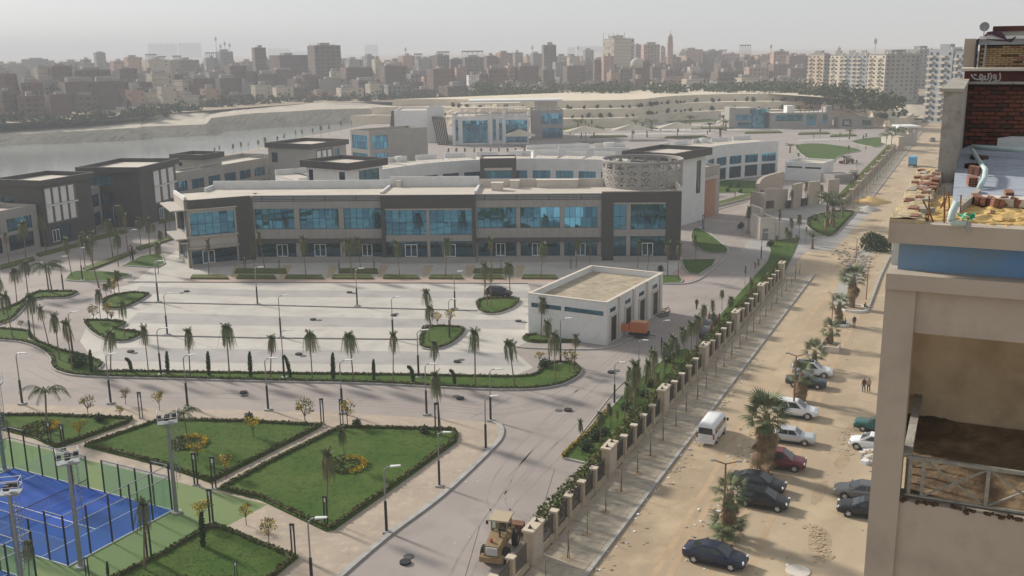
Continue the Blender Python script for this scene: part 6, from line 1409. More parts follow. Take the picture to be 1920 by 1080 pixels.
    if boot: part('tailgate', MB().add([(-L * .42, -.65, H), (-L * .42, .65, H), (-L * .62, .6, H + .55), (-L * .62, -.6, H + .55), (-L * .42, -.65, H - .06), (-L * .42, .65, H - .06), (-L * .63, .6, H + .5), (-L * .63, -.6, H + .5)], [(0, 1, 2, 3), (7, 6, 5, 4), (0, 3, 7, 4), (1, 5, 6, 2), (2, 6, 7, 3)]), colour, e, M)
    return e
NV, BK, DR, WH, SV, GY, TL = paint('paint_navy', (.012, .022, .05)), paint('paint_black', (.014, .015, .018)), paint('paint_red', (.16, .02, .03)), paint('paint_white', (.72, .72, .71), .3, 0), paint('paint_silver', (.55, .56, .57), .3, .3), paint('paint_grey', (.22, .21, .20), .3, .4), paint('paint_teal', (.02, .12, .10))
def cpx(x, y): return G(x, y)
def hd(a, b): A_, B_ = G(*a), G(*b); return math.atan2(B_.y - A_.y, B_.x - A_.x)
h0 = hd((1300, 1049), (1375, 1066))
car('sedan', NV, G(1341, 1054), h0, 'dark navy sedan parked in front of the bushy fan palm')
car('hatch', BK, G(1430, 948), h0 + .05, 'black hatchback parked side by side with the black sedan', roof='car_glass')
car('sedan', BK, G(1421, 916), h0 + .0, 'black sedan wedged between the black hatchback and the biggest palm')
car('suv', DR, G(1462, 875), h0 + .1, 'dark red crossover behind the biggest fan palm')
car('old', SV, G(1484, 828), h0 + .1, 'silver white saloon between the red crossover and the white off-roader')
car('suv', WH, G(1490, 779), h0 + .08, 'white off-roader with roof rails parked by the street lamp')
car('old', paint('paint_slate', (.05, .065, .075)), G(1511, 724), h0 + .12, 'old dark slate saloon behind the leaning fan palm')
car('suv', WH, G(1522, 704), h0 + .15, 'white crossover with black glass roof beside the dark saloon', roof='car_glass')
car('sedan', GY, G(1617, 934), h0 + .1 + math.pi, 'grey saloon half hidden by the near column')
car('sedan', BK, G(1625, 966), h0 + .12 + math.pi, 'black saloon half hidden by the near column, beside the grey one')
car('hatch', WH, G(1636, 842), h0 + math.pi, 'white hatchback with junk on its open boot beside the near column', boot=True)
car('old', TL, G(1645, 808), h0 + math.pi, 'teal car peeping out behind the near column')
car('hatch', BK, G(935, 556), -.25, 'black car standing alone beside a parking island')
car('sedan', GY, G(1731, 229), 1.2, 'grey car far away at the end of the dirt street')
car('sedan', WH, G(1703, 264), 1.2, 'white car beside the far fence end on the dirt street')
car('old', DR, G(1712, 262), 1.2, 'reddish car next to the white one at the far fence end')
car('hatch', GY, G(1748, 265), 1.3, 'grey car by the distant street lamps')
car('sedan', BK, G(1433, 318), 0.3, 'dark car before the white shop crescent')
# minibus --------------------------------------------------------------
def minibus(p, h, label):
    M = TR(p, h); e = empty('minibus', M, label, 'van'); L, W, H = 4.9, 1.75, 2.1; w = W / 2
    st = [(-.5, .93, .35, .97), (-.485, .985, .28, 1.0), (-.2, 1, .25, 1.01), (.2, 1, .25, 1.01), (.32, 1, .25, .98), (.43, .98, .25, .60), (.485, .94, .27, .50), (.5, .85, .33, .44)]; P = []
    for x, f, zb, zt in st:
        hw = w * f; zb *= 1; zt *= H; d = zt - zb
        rg = [(hw * .9, zb), (hw, zb + .15 * d), (hw, zb + .5 * d), (hw * .93, zb + .85 * d), (hw * .80, zt - .03), (hw * .4, zt + .02), (0, zt + .03)]; P += [(x * L, y, z) for y, z in rg] + [(x * L, -y, z) for y, z in rg[-2::-1]]
    n = 13; F = []
    for i in range(len(st) - 1):
        F += [(i * n + k, (i + 1) * n + k, (i + 1) * n + k + 1, i * n + k + 1) for k in range(n - 1)] + [(i * n + n - 1, (i + 1) * n + n - 1, (i + 1) * n, i * n)]
    F += [tuple(range(n)), tuple((len(st) - 1) * n + k for k in range(n - 1, -1, -1))]
    part('body', MB().add(P, F), WH, e, M, smooth=True)
    part('rear_window', MB().add([(-L * .5 - .015, -.70, 1.2), (-L * .5 - .015, .70, 1.2), (-L * .5 - .015, .62, 1.82), (-L * .5 - .015, -.62, 1.82)], [(3, 2, 1, 0)]), 'car_glass', e, M)
    for s in (-1, 1):
        for a, b in ((-.44, -.2), (-.18, .06), (.08, .3)): part('side_window', MB().add([(a * L, s * (w + .006), 1.2), (b * L, s * (w + .006), 1.2), (b * L, s * (w * .945 + .012), 1.76), (a * L, s * (w * .945 + .012), 1.76)], [(0, 1, 2, 3)]), 'car_glass', e, M)
        part('tail_light', MB().obox((-L * .495, s * .78, .8), .08, .14, .5), 'tail_red', e, M); part('mirror', MB().obox((L * .36, s * (w + .12), 1.25), .14, .2, .26), 'rubber', e, M); part('headlight', MB().obox((L * .48, s * .62, .72), .1, .34, .18), 'lamp_clear', e, M)
        for x in (-1.25, 1.3):
            Q = M @ Matrix.Translation((x, s * (w - .1), .33)) @ Matrix.Rotation(math.pi / 2, 4, 'X'); wh = part('wheel', MB().tube([(0, 0, -.115), (0, 0, .115)], .33, 16), 'rubber', e, Q); part('rim', MB().tube([(0, 0, -.12), (0, 0, .12)], .19, 12), 'rim', wh, Q)
    part('windshield', MB().add([(L * .325, -.72, 1.95), (L * .325, .72, 1.95), (L * .43, .78, 1.28), (L * .43, -.78, 1.28)], [(3, 2, 1, 0)]), 'car_glass', e, M); part('bumper', MB().obox((-L * .5, 0, .32), .14, W * .96, .24), WH, e, M); part('number_plate', MB().obox((-L * .505, 0, .82), .03, .42, .14), 'lamp_clear', e, M)
minibus(G(1335, 820), math.atan2(FD.y, FD.x) - .02, 'white minibus driving up the dirt street beside the pavement')
# box truck ------------------------------------------------------------
M = TR(G(1711, 312), math.atan2(FD.y, FD.x)); e = empty('box_truck', M, 'small truck with bright blue tarpaulin body far up the dirt street', 'truck')
part('cargo_box', MB().box(-3, 1.6, -1.15, 1.15, .9, 3.1), paint('tarp_blue', (.08, .33, .55), .7, 0), e, M); part('cab', MB().box(1.7, 3.3, -1.0, 1.0, .6, 2.3), WH, e, M); part('chassis', MB().box(-3, 3.2, -.8, .8, .5, .89), 'rubber', e, M)
for x in (-1.8, 2.4):
    for s in (-1, 1): part('wheel', MB().tube([(x, s * .8, .45), (x, s * 1.1, .45)], .45, 12), 'rubber', e, M)
# wheel loader ---------------------------------------------------------
YL = mat('loader_paint', (.30, .205, .10), (.22, .15, .08), s=2.5, rough=.6)
def loader(p, h, label, s=1.0):
    M = TR(p, h, s); e = empty('wheel_loader', M, label, 'loader')           # +x: engine end facing us
    part('engine_hood', MB().add([(.3, -.75, 1.0), (2.6, -.72, 1.0), (2.6, .72, 1.0), (.3, .75, 1.0), (.3, -.7, 2.15), (2.5, -.6, 1.85), (2.5, .6, 1.85), (.3, .7, 2.15)], [(3, 2, 1, 0), (4, 5, 6, 7), (0, 1, 5, 4), (1, 2, 6, 5), (2, 3, 7, 6), (3, 0, 4, 7)]), 'loader_paint', e, M)
    g = MB(); [g.box(2.58, 2.64, -.5, .5, 1.1 + k * .09, 1.15 + k * .09) for k in range(8)]; part('radiator_grille', g, 'metal_white', e, M); part('counterweight', MB().box(2.2, 2.9, -1.0, 1.0, .55, 1.0), 'loader_paint', e, M)
    cabf = MB(); z0, z1 = 1.6, 3.05
    for x in (-1.25, .15):
        for y in (-.72, .62): cabf.box(x, x + .12, y, y + .1, z0, z1)
    cabf.box(-1.3, .3, -.76, .76, 1.1, z0); part('cab', cabf, 'loader_paint', e, M); part('cab_roof', MB().box(-1.45, .45, -.85, .85, z1, z1 + .14), mat('loader_roof', (.42, .34, .23), rough=.7), e, M)
    for a in ((-1.12, .14, -.70, -.69), (-1.12, .14, .69, .70)): part('cab_window', MB().box(a[0], a[1], a[2], a[3], z0 + .05, z1 - .05), 'clear_glass', e, M)
    part('cab_window', MB().box(.2, .21, -.6, .6, z0 + .05, z1 - .05), 'clear_glass', e, M); part('seat', MB().box(-.9, -.4, -.3, .3, 1.6, 2.0).box(-1.0, -.88, -.3, .3, 1.6, 2.5), 'rubber', e, M)
    part('exhaust', MB().tube([(1.1, .3, 2.0), (1.1, .3, 3.0)], .07, 7), 'rubber', e, M); part('beacon', MB().tube([(1.9, -.2, 1.95), (1.9, -.2, 2.2)], .12, 7), 'tail_red', e, M)
    for s_ in (-1, 1):
        part('mirror', MB().obox((.4, s_ * 1.0, 2.75), .08, .2, .32), 'rubber', e, M); part('loader_arm', MB().tube([(-1.3, s_ * .45, 1.6), (-2.6, s_ * .5, 1.2), (-3.4, s_ * .5, .5)], .12, 6), 'loader_paint', e, M)
        for x in (1.5, -1.6):
            Q = M @ Matrix.Translation((x, s_ * .95, .68)) @ Matrix.Rotation(math.pi / 2, 4, 'X'); wh = part('wheel', MB().tube([(0, 0, -.24), (0, 0, -.18), (0, 0, .18), (0, 0, .24)], [.58, .68, .68, .58], 18), 'rubber', e, Q); part('rim', MB().tube([(0, 0, -.25), (0, 0, .25)], .3, 12), 'loader_paint', wh, Q)
    part('bucket', MB().add([(-3.2, -1.2, .1), (-4.1, -1.2, .1), (-4.1, 1.2, .1), (-3.2, 1.2, .1), (-3.2, -1.2, 1.1), (-3.2, 1.2, 1.1), (-3.9, -1.2, 1.2), (-3.9, 1.2, 1.2)], [(0, 1, 2, 3), (0, 3, 5, 4), (4, 5, 7, 6), (0, 4, 6, 1), (3, 2, 7, 5)]), 'rust', e, M)
loader(G(938, 1036), hd((945, 1010), (922, 1050)), 'tan wheel loader with cab and striped grille parked inside the fence', .86)
loader(G(1600, 335), 2.2, 'small dusty tractor loader parked near the gate storage block', .8)
loader(G(1590, 306), .5, 'small loader standing beside the far green lawn', .75)
# generator on a trailer ----------------------------------------------
M = TR(G(1198, 632), -.35); e = empty('generator', M, 'orange site generator on a dark trailer beside the utility building', 'generator'); OG = paint('paint_orange', (.55, .16, .05), .5, 0)
part('housing', MB().box(-1.1, 1.1, -.65, .65, .75, 2.05), OG, e, M); part('top_panel', MB().box(-1.05, 1.05, -.6, .6, 2.05, 2.12), mat('dusty_orange', (.55, .30, .17), rough=.8), e, M); part('open_door', MB().box(-2.1, -1.15, -.7, -.64, .8, 1.85), OG, e, M); part('chassis', MB().box(-1.2, 1.3, -.6, .6, .35, .745), 'rubber', e, M)
for s in (-1, 1): part('wheel', MB().tube([(.1, s * .62, .35), (.1, s * .8, .35)], .35, 12), 'rubber', e, M)
part('tow_bar', MB().tube([(1.3, 0, .4), (2.2, 0, .3)], .05, 6), 'rubber', e, M)
# cable drums ----------------------------------------------------------
CB = mat('cable_grey', (.13, .14, .15), (.2, .2, .21), s=9, rough=.6)
for k, (x, y) in enumerate(((1338, 612), (1328, 622), (1322, 634))):
    M = TR(G(x, y), math.atan2(FD.y, FD.x) + .1); e = empty('cable_drum', M, 'big wooden cable drum wound with grey cable inside the fence', 'cable drum', 'cable drums by the fence')
    for s in (-1, 1): part('flange', MB().tube([(0, s * .62, .95), (0, s * .7, .95)], .95, 20), mat('drum_wood', (.30, .16, .10), rough=.9) if 'drum_wood' not in MATS else 'drum_wood', e, M)
    part('cable', MB().tube([(0, -.61, .95), (0, .61, .95)], .72, 20), 'cable_grey', e, M)
# ================================================================== PEOPLE
def cloth_mat(name, bands):
    """clothing by height in the figure's own space: [(z, colour), ...]"""
    m = bpy.data.materials.new(name); m.use_nodes = True; N = m.node_tree.nodes; L = m.node_tree.links; t = N.new('ShaderNodeTexCoord'); s = N.new('ShaderNodeSeparateXYZ'); r = N.new('ShaderNodeMapRange'); c = N.new('ShaderNodeValToRGB')
    r.inputs[2].default_value = 2.0; L.new(t.outputs['Object'], s.inputs[0]); L.new(s.outputs[2], r.inputs[0]); L.new(r.outputs[0], c.inputs[0]); c.color_ramp.interpolation = 'CONSTANT'
    el = c.color_ramp.elements; el[0].position = 0; el[0].color = (*bands[0][1], 1); el[1].position = bands[1][0] / 2; el[1].color = (*bands[1][1], 1)
    for z, col in bands[2:]: q = el.new(z / 2); q.color = (*col, 1)
    L.new(c.outputs[0], N['Principled BSDF'].inputs[0]); N['Principled BSDF'].inputs['Roughness'].default_value = .85; return m
def person(p, rz, label, shirt, trousers, pose='stand', hair=(.02, .016, .012), s=.93):
    skin = (.30, .17, .11)
    if pose == 'stand': J = {'pel': (0, 0, .95, .15), 'sp': (0, 0, 1.15, .14), 'ch': (0, 0, 1.36, .16), 'nk': (0, 0, 1.50, .06), 'hd': (.02, 0, 1.60, .085), 'ht': (.0, 0, 1.72, .07)}; Lg = {'l': [(0, .1, .88, .10), (.08, .1, .48, .07), (-.02, .1, .08, .05), (.14, .11, .03, .04)], 'r': [(0, -.1, .88, .10), (-.06, -.1, .48, .07), (-.14, -.1, .1, .05), (.0, -.11, .03, .04)]}; Ar = {'l': [(0, .2, 1.42, .06), (-.02, .27, 1.14, .05), (.08, .26, .9, .04), (.12, .25, .80, .035)], 'r': [(0, -.2, 1.42, .06), (-.02, -.27, 1.14, .05), (.06, -.26, .9, .04), (.1, -.25, .80, .035)]}; zs = (.09, .93, 1.49, 1.66)
    else: J = {'pel': (0, 0, .50, .16), 'sp': (.02, 0, .70, .15), 'ch': (.08, 0, .92, .16), 'nk': (.13, 0, 1.06, .06), 'hd': (.17, 0, 1.16, .085), 'ht': (.16, 0, 1.28, .07)}; Lg = {'l': [(.1, .1, .50, .1), (.45, .14, .55, .075), (.5, .13, .12, .055), (.64, .13, .05, .04)], 'r': [(.1, -.1, .50, .1), (.44, -.14, .53, .075), (.42, -.13, .12, .055), (.56, -.13, .05, .04)]}; Ar = {'l': [(.08, .19, .96, .06), (.2, .25, .72, .05), (.4, .16, .64, .04), (.47, .1, .64, .035)], 'r': [(.08, -.19, .96, .06), (.2, -.25, .72, .05), (.4, -.16, .62, .04), (.47, -.1, .62, .035)]}; zs = (.08, .61, 1.05, 1.22)
    V, R, E = [], [], []
    def add(j, par):
        V.append(j[:3]); R.append(j[3]); i = len(V) - 1
        if par is not None: E.append((par, i))
        return i
    i0 = add(J['pel'], None); i1 = add(J['sp'], i0); i2 = add(J['ch'], i1); i3 = add(J['nk'], i2); i4 = add(J['hd'], i3); add(J['ht'], i4)
    for c in Lg.values():
        q = i0
        for j in c: q = add(j, q)
    for c in Ar.values():
        q = i2
        for j in c: q = add(j, q)
    me = bpy.data.meshes.new('person'); me.from_pydata(V, E, []); me.materials.append(cloth_mat('clothes', [(0, (.03, .025, .02)), (zs[0], trousers), (zs[1], shirt), (zs[2], skin), (zs[3], hair)]))
    o = bpy.data.objects.new('person', me); reg(o, TR(p, rz, s)); props(o, label, 'person')
    md = o.modifiers.new('skin', 'SKIN'); md.use_smooth_shade = True; me.skin_vertices.new() if not me.skin_vertices else None
    for i, d in enumerate(me.skin_vertices[0].data): d.radius = (R[i], R[i]); d.use_root = (i == 0)
    o.modifiers.new('sub', 'SUBSURF').levels = 1; o.modifiers['sub'].render_levels = 1
    return o
person(G(1619, 735), 1.9, 'person in a dark red top and jeans walking beside another on the dirt street', (.10, .02, .02), (.06, .08, .12))
person(G(1628, 735), 1.8, 'person in a pale pink top and dark trousers walking on the dirt street', (.42, .27, .22), (.03, .03, .05))
person(G(1601, 614), 1.6, 'person in dark clothes standing near the seated pair', (.015, .018, .03), (.015, .018, .03))
person(G(1586, 612), 2.8, 'person in grey blue clothes seated at the foot of the swollen palm', (.16, .2, .26), (.03, .035, .05), 'sit')
person(G(1578, 612), .3, 'person in dark red headwear seated beside the palm ring', (.05, .04, .05), (.03, .03, .04), 'sit', hair=(.16, .03, .03))
person(G(1620, 581), -.6, 'person in dark clothes seated on the low kerb of the palm ring', (.02, .02, .025), (.02, .02, .025), 'sit')
person(G(1306, 580), .9, 'person in dark clothes standing on the road by the cable drums', (.03, .02, .025), (.02, .02, .03))
person(G(1362, 598), 2.5, 'person in black crouched by the cable drums', (.015, .015, .018), (.015, .015, .018), 'sit')
# ================================================================== STREET CLUTTER
mat('track_dirt', (.40, .285, .175), (.48, .35, .22), s=.5, rough=.95, bump=.4, bs=4)
def stone_ring(c, r, label, m='white_wall'):
    e = empty('palm_ring', TR(c), label, 'planter'); n = 14; me = MB().box(-.3 * r / 1.3, .3 * r / 1.3, -.12, .12, 0, .32).mesh('kerb_stone', m)
    for i in range(n): a = 2 * math.pi * i / n; part('kerb_stone', me, None, e, TR((c.x + r * math.cos(a), c.y + r * math.sin(a), 0), a + math.pi / 2))
    part('soil', MB().tube([(0, 0, 0), (0, 0, .16)], r - .1, 16), 'dirt_dark', e)
stone_ring(G(1600, 580), 1.9, 'low whitewashed stone ring round the large full palm'); stone_ring(G(1573, 609), 1.2, 'small stone ring under the swollen palm with seated people')
M = TR(G(1556, 656), math.atan2(FD.y, FD.x)); e = empty('planter_box', M, 'square broken concrete planter box with rubbish in it', 'planter')
for a in ((-1.2, 1.2, -1.1, -.95), (-1.2, 1.2, .95, 1.1)): part('side_wall', MB().box(*a, 0, .75), 'cream_wall', e, M)
for a in ((-1.2, -1.05, -.95, .95), (1.05, 1.2, -.95, .95)): part('side_wall', MB().box(*a, 0, .72), 'cream_wall', e, M)
part('soil', MB().box(-1.05, 1.05, -.95, .95, 0, .5), 'dirt_dark', e, M)
structure('median_kerb', MB().strip([G(1628, 578), G(1650, 520), G(1668, 482)], .3, 0, .22), 'kerb')
def chip(n, px, sz, m, label, name, spread=1.0, flat=.25):
    mb = MB()
    for _ in range(n):
        x, y = px(); p = G(x, y); s = sz * rnd.uniform(.4, 1.4); a = rnd.uniform(0, 6.28); mb.k = rnd.randrange(len(m)); hgt = s * flat * rnd.uniform(.4, 1.5)
        P = [(p.x + s * math.cos(a + q) * rnd.uniform(.5, 1), p.y + s * math.sin(a + q) * rnd.uniform(.5, 1)) for q in (0, 1.3, 2.6, 3.9, 5.2)]
        mb.prism(P, 0.0, .01 + hgt)
    return ob(name, mb, m, kind='stuff', label=label, cat=name.replace('_', ' '))
LIT = ('paper', 'city_slab', 'city_slab', 'dirt_dark', 'track_dirt'); mat('paper', (.7, .7, .7), rough=.8); mat('plastic_blue', (.1, .25, .45), rough=.5)
def on_line(a, b, w): 
    def f():
        t = rnd.random(); return a[0] + (b[0] - a[0]) * t + rnd.gauss(0, w), a[1] + (b[1] - a[1]) * t + rnd.gauss(0, w * .5)
    return f
chip(190, on_line((1090, 1075), (1420, 660), 5), .13, LIT, 'small scraps of litter lying along the street kerb', 'litter')
def kerbside():
    t = rnd.uniform(-10, 55); q = fpt(t, SW1 + abs(rnd.gauss(.5, .45)) + .3); return PJ(q.x, q.y, 0)
chip(220, kerbside, .14, LIT, 'torn paper and plastic litter gathered along the street kerb', 'litter')
chip(190, on_line((1310, 1060), (1420, 800), 18), .15, LIT, 'rubbish and stones scattered round the palms of the dirt street', 'rubbish')
chip(80, lambda: (rnd.uniform(1180, 1640), rnd.uniform(640, 1080)), .12, LIT, 'stray stones and scraps all over the dirt street', 'stones')
chip(260, lambda: (rnd.gauss(1605, 16), rnd.gauss(488, 12)), .3, ('gravel', 'city_slab', 'dirt_dark', 'dirt'), 'heap of broken concrete rubble beside the leafy tree', 'rubble', flat=.5)
chip(120, on_line((1530, 990), (1545, 1050), 9), .14, ('dirt_dark', 'dirt', 'track_dirt'), 'broken paving and rubble in the muddy pit', 'rubble')
chip(90, on_line((1575, 850), (1600, 800), 9), .13, ('dirt_dark', 'dirt', 'gravel'), 'broken stones along the trench in the dirt street', 'rubble')
chip(60, lambda: (rnd.gauss(1632, 7), rnd.gauss(858, 5)), .35, ('paper', 'paper', 'dirt_dark', 'cream_wall'), 'pile of white rubbish behind the white hatchback', 'rubbish', flat=.8)
chip(40, lambda: (rnd.uniform(640, 1000), rnd.uniform(830, 1070)), .07, ('paper', 'gravel'), 'tiny paper scraps on the compound road', 'litter')
# tyre-worn tracks pressed in the dirt street
for off, wd in ((8.0, .5), (9.7, .5), (12.2, .6), (14.0, .5)):
    L = [fpt(t, off + .5 * math.sin(t * .05 + off) + rnd.uniform(-.08, .08)) for t in range(-50, 230, 4)]
    structure('wheel_track', MB().strip(L, wd, -.2, .004), 'track_dirt')
# manhole shafts with lifted covers
def manhole(x, y, label, group):
    p = G(x, y); M = TR(p, rnd.uniform(0, 6), 1); e = empty('manhole', M, label, 'manhole', group)
    part('shaft_rim', MB().tube([(0, 0, 0), (0, 0, .18)], .42, 14), 'rubber', e, M); part('cover', MB().tube([(.95, .1, 0), (.95, .1, .05)], .4, 14), 'asphalt', e, M)
for x, y in ((760, 1056), (1065, 770), (457, 737), (863, 748), (1146, 699), (245, 660), (560, 665), (857, 679), (587, 600), (655, 549), (350, 547), (738, 592), (972, 603)): manhole(x, y, 'open manhole ring with its lifted cover beside it on the compound paving', 'manholes of the compound')
ob('manhole_cover', MB().tube([(0, 0, 0), (0, 0, .06)], .85, 20), 'cream_wall', M=TR(G(1496, 1071)), label='round pale concrete manhole slab on the dirt street', cat='manhole cover')
structure('dark_patch', MB().sheet([(p.x + rnd.uniform(-.3, .3), p.y + rnd.uniform(-.3, .3)) for p in smooth(gp([(1225, 578), (1250, 575), (1258, 590), (1240, 597), (1228, 592)]), 3)], .018), 'asphalt')  # irregular dark sheet on the paving beside the utility building
chip(26, lambda: (rnd.gauss(1240, 7), rnd.gauss(578, 5)), .35, ('cream_wall', 'gravel', 'terracotta'), 'building scraps left behind the utility building', 'rubble')

ob('loose_cable', MB().tube([G(1187, 700, .03), G(1150, 735, .03), G(1108, 790, .03), G(1070, 838, .03), G(1052, 852, .03)], .05, 5), 'cream_wall', label='pale loose cable lying across the road beside the verge', cat='cable')
for L in ([(700, 742), (640, 770)], [(960, 745), (880, 785)], [(1040, 880), (985, 1060)], [(870, 1090), (900, 985), (960, 900)]):
    structure('paving_joint', MB().strip(gp(L), .06, 0, .0065), 'asphalt')
# light paths and beds of the gardens before the rock terraces
for y0, y1, xa, xb in ((229, 231, 1180, 1400), (235, 237.5, 1120, 1420), (243, 246, 1150, 1480), (251, 253.5, 1080, 1330), (262, 264, 1500, 1600)):
    structure('garden_path', MB().sheet(gp([(xa, y0), (xb, y0 - 3), (xb + 8, y1 - 3), (xa - 6, y1)]), .012), 'pave_light')
for x, y, w in ((1200, 239, 60), (1300, 240, 70), (1400, 248, 60), (1110, 256, 60), (1250, 257, 70), (1380, 233, 60), (1500, 250, 50), (1560, 254, 40)):
    island([(x, y), (x + w, y - 1.5), (x + w + 6, y + 1.5), (x - 4, y + 3)], sm=1, kerbed=False, m='hedge', h=.5, name='planting_bed')

# tyre marks on the compound roads
mat('tyre_mark', (0.27, 0.235, 0.212), (0.315, 0.27, 0.245), s=.8, rough=.9)
for L in ([(1120, 1000), (1020, 1000), (930, 940), (985, 840), (1110, 720), (1210, 640)], [(600, 752), (800, 762), (960, 770), (1090, 720), (1200, 640)], [(60, 690), (180, 735), (420, 742), (700, 752), (900, 765)], [(1240, 640), (1330, 560), (1400, 500), (1370, 440), (1330, 410)], [(960, 905), (1030, 830), (1120, 745)], [(860, 1085), (900, 1010), (960, 930), (1060, 830)]):
    c = smooth(gp(L), 8, False)
    for off in (-.75, .75):
        P = []
        for i, p in enumerate(c):
            d = (c[min(i + 1, len(c) - 1)] - c[max(i - 1, 0)]).normalized(); P.append(p + Vector((-d.y, d.x)) * off)
        structure('tyre_mark', MB().strip(P, .16, 0, .0105), 'tyre_mark')

# ================================================================== NEIGHBOURING ROOF ON THE RIGHT
ZR = 33.6
NP = G(1667.4, 416.7, ZR); NX = Vector((FD.y, -FD.x, 0))
NB = frame((NP.x, NP.y), (NP.x + NX.x, NP.y + NX.y))
mat('plaster', (0.45, 0.385, 0.315), (0.40, 0.34, 0.275), s=.6, rough=.9, stretch=(1, 1, .35), detail=7, c3=(.32, .265, .21), s3=.9, bump=.15, bs=12)
mat('plaster_dark', (0.58, 0.45, 0.29), (0.42, 0.31, 0.19), s=.9, rough=.95, c3=(.26, .19, .12), s3=.6, bump=.4, bs=6)
mat('floor_mud', (.17, .115, .065), (.09, .06, .04), s=1.2, rough=.95, c3=(.26, .19, .11), s3=2.2, bump=.6, bs=8)
mat('wall_head', (.52, .40, .22), (.42, .34, .23), s=2.5, rough=.95, c3=(.33, .28, .23), s3=6, bump=.7, bs=14)
mat('wall_blue', (0.20, 0.32, 0.44), (0.25, 0.275, 0.29), s=.9, rough=.85, c3=(.15, .29, .50), s3=1.1)
mat('brick_red', (0.20, 0.075, 0.05), (0.145, 0.055, 0.04), s=3, rough=.95, bump=.4, bs=20); mat('brick_orange', (0.29, 0.145, 0.10), (0.23, 0.115, 0.085), s=4, rough=.95, bump=.4, bs=25)
mat('brick_tan', (0.34, 0.245, 0.13), (0.28, 0.19, 0.10), s=4, rough=.9); mat('brick_dark', (0.085, 0.05, 0.035), rough=.9); mat('mortar', (.11, .075, .06), rough=.95)
mat('membrane', (0.29, 0.315, 0.36), (0.36, 0.385, 0.43), s=1.2, rough=.75, c3=(.22, .24, .28), s3=3, stretch=(.35, 1.6, 1)); mat('concrete_old', (0.40, 0.37, 0.32), (0.30, 0.275, 0.24), s=1.5, rough=.95, c3=(.23, .20, .17), s3=4, bump=.4, bs=10)
mat('pipe_plastic', (.50, .60, .58), (.42, .50, .47), s=3, rough=.5); mat('cloth_purple', (.07, .035, .06), (.10, .055, .075), s=3, rough=.95); mat('band_red', (.105, .035, .03), (.08, .03, .028), s=2, rough=.9); mat('rail_grey', (.30, .29, .25), (.20, .19, .165), s=8, rough=.6)
def nx(px, py, yl=0.0): return fp(NB, px, py, yl)[0]
def nz(px, py, yl=0.0): return fp(NB, px, py, yl)[1]
nb = empty('neighbour_building', NB, 'plastered neighbouring block with open balcony and unfinished rooftop close by', 'building')
XR = 6.0
z_f = nz(1667, 455); z_s1 = nz(1662, 512, .0); z_s0 = nz(1660, 541, .0); xs0 = nx(1661, 525); xc0, xc1 = nx(1659, 560, .06), nx(1717, 560, .06)
z_b0 = nz(1717, 624, .12); z_fl = nz(1700, 936, .12)
part('roof_fascia', MB().box(-.0, XR, 0, .3, z_f, ZR), 'plaster', nb)
part('roof_deck', MB().box(0, XR, .3, 7.2, z_f + .1, ZR - .12), 'concrete_old', nb)
part('blue_wall', MB().box(nx(1685, 475, .32), XR, .32, .62, z_s1 - .05, z_f), 'wall_blue', nb)
part('wall_return', MB().box(nx(1670, 490, .5), nx(1684, 475, .32), .62, 1.6, z_s1 - .05, z_f), 'cream_wall', nb)  # pale block at the left end of the blue wall
part('ledge', MB().box(xs0, XR, -.02, .75, z_s0, z_s1), 'plaster', nb)
part('column', MB().box(xc0, xc1, .06, .5, 0, z_s0), 'plaster', nb)
part('beam', MB().box(xc1, XR, .12, .45, z_b0, z_s0), 'plaster', nb)
part('balcony_ceiling', MB().box(xc1, XR, .45, 3.3, z_b0 + .05, z_s0 - .03), 'plaster', nb)
part('balcony_back_wall', MB().box(xc0, XR, 3.0, 3.3, z_fl - .3, z_b0 + .05), 'plaster_dark', nb)
part('balcony_side_wall', MB().box(xc0 + .01, xc0 + .12, 1.9, 3.0, z_fl, z_b0 + .05), 'plaster_dark', nb)
fl = part('balcony_floor', MB().box(xc0 + .02, XR, .5, 3.0, z_fl - .25, z_fl), 'plaster_dark', nb)
part('floor_dirt', loft([[(x, .3, z_fl + .01) for x in (.5, 1.2, 2, 3, 4)], [(x, 1.2, z_fl + .05 + .05 * (i % 2)) for i, x in enumerate((.5, 1.2, 2, 3, 4))], [(x, 2.0, z_fl + .12) for x in (.5, 1.2, 2, 3, 4)], [(x, 2.95, z_fl + .3) for x in (.5, 1.2, 2, 3, 4)]], jitter=.03, n=26, sub=4), 'floor_mud', nb)
part('lower_wall', MB().box(xc1, XR, .13, .5, 0, z_fl - .04), 'plaster', nb)
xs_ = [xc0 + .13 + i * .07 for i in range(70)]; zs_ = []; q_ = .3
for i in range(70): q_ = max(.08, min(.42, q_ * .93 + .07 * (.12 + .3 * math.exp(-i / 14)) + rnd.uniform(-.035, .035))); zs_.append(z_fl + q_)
part('foot_stain', MB().add([(x, 2.992, z_fl) for x in xs_] + [(x, 2.992, z) for x, z in zip(xs_, zs_)], [(i, i + 1, 71 + i, 70 + i) for i in range(69)]), mat('stain_dark', (.09, .07, .05), (.16, .12, .08), s=2, rough=.95), nb)  # dark stain along the wall foot, taller towards the left corner
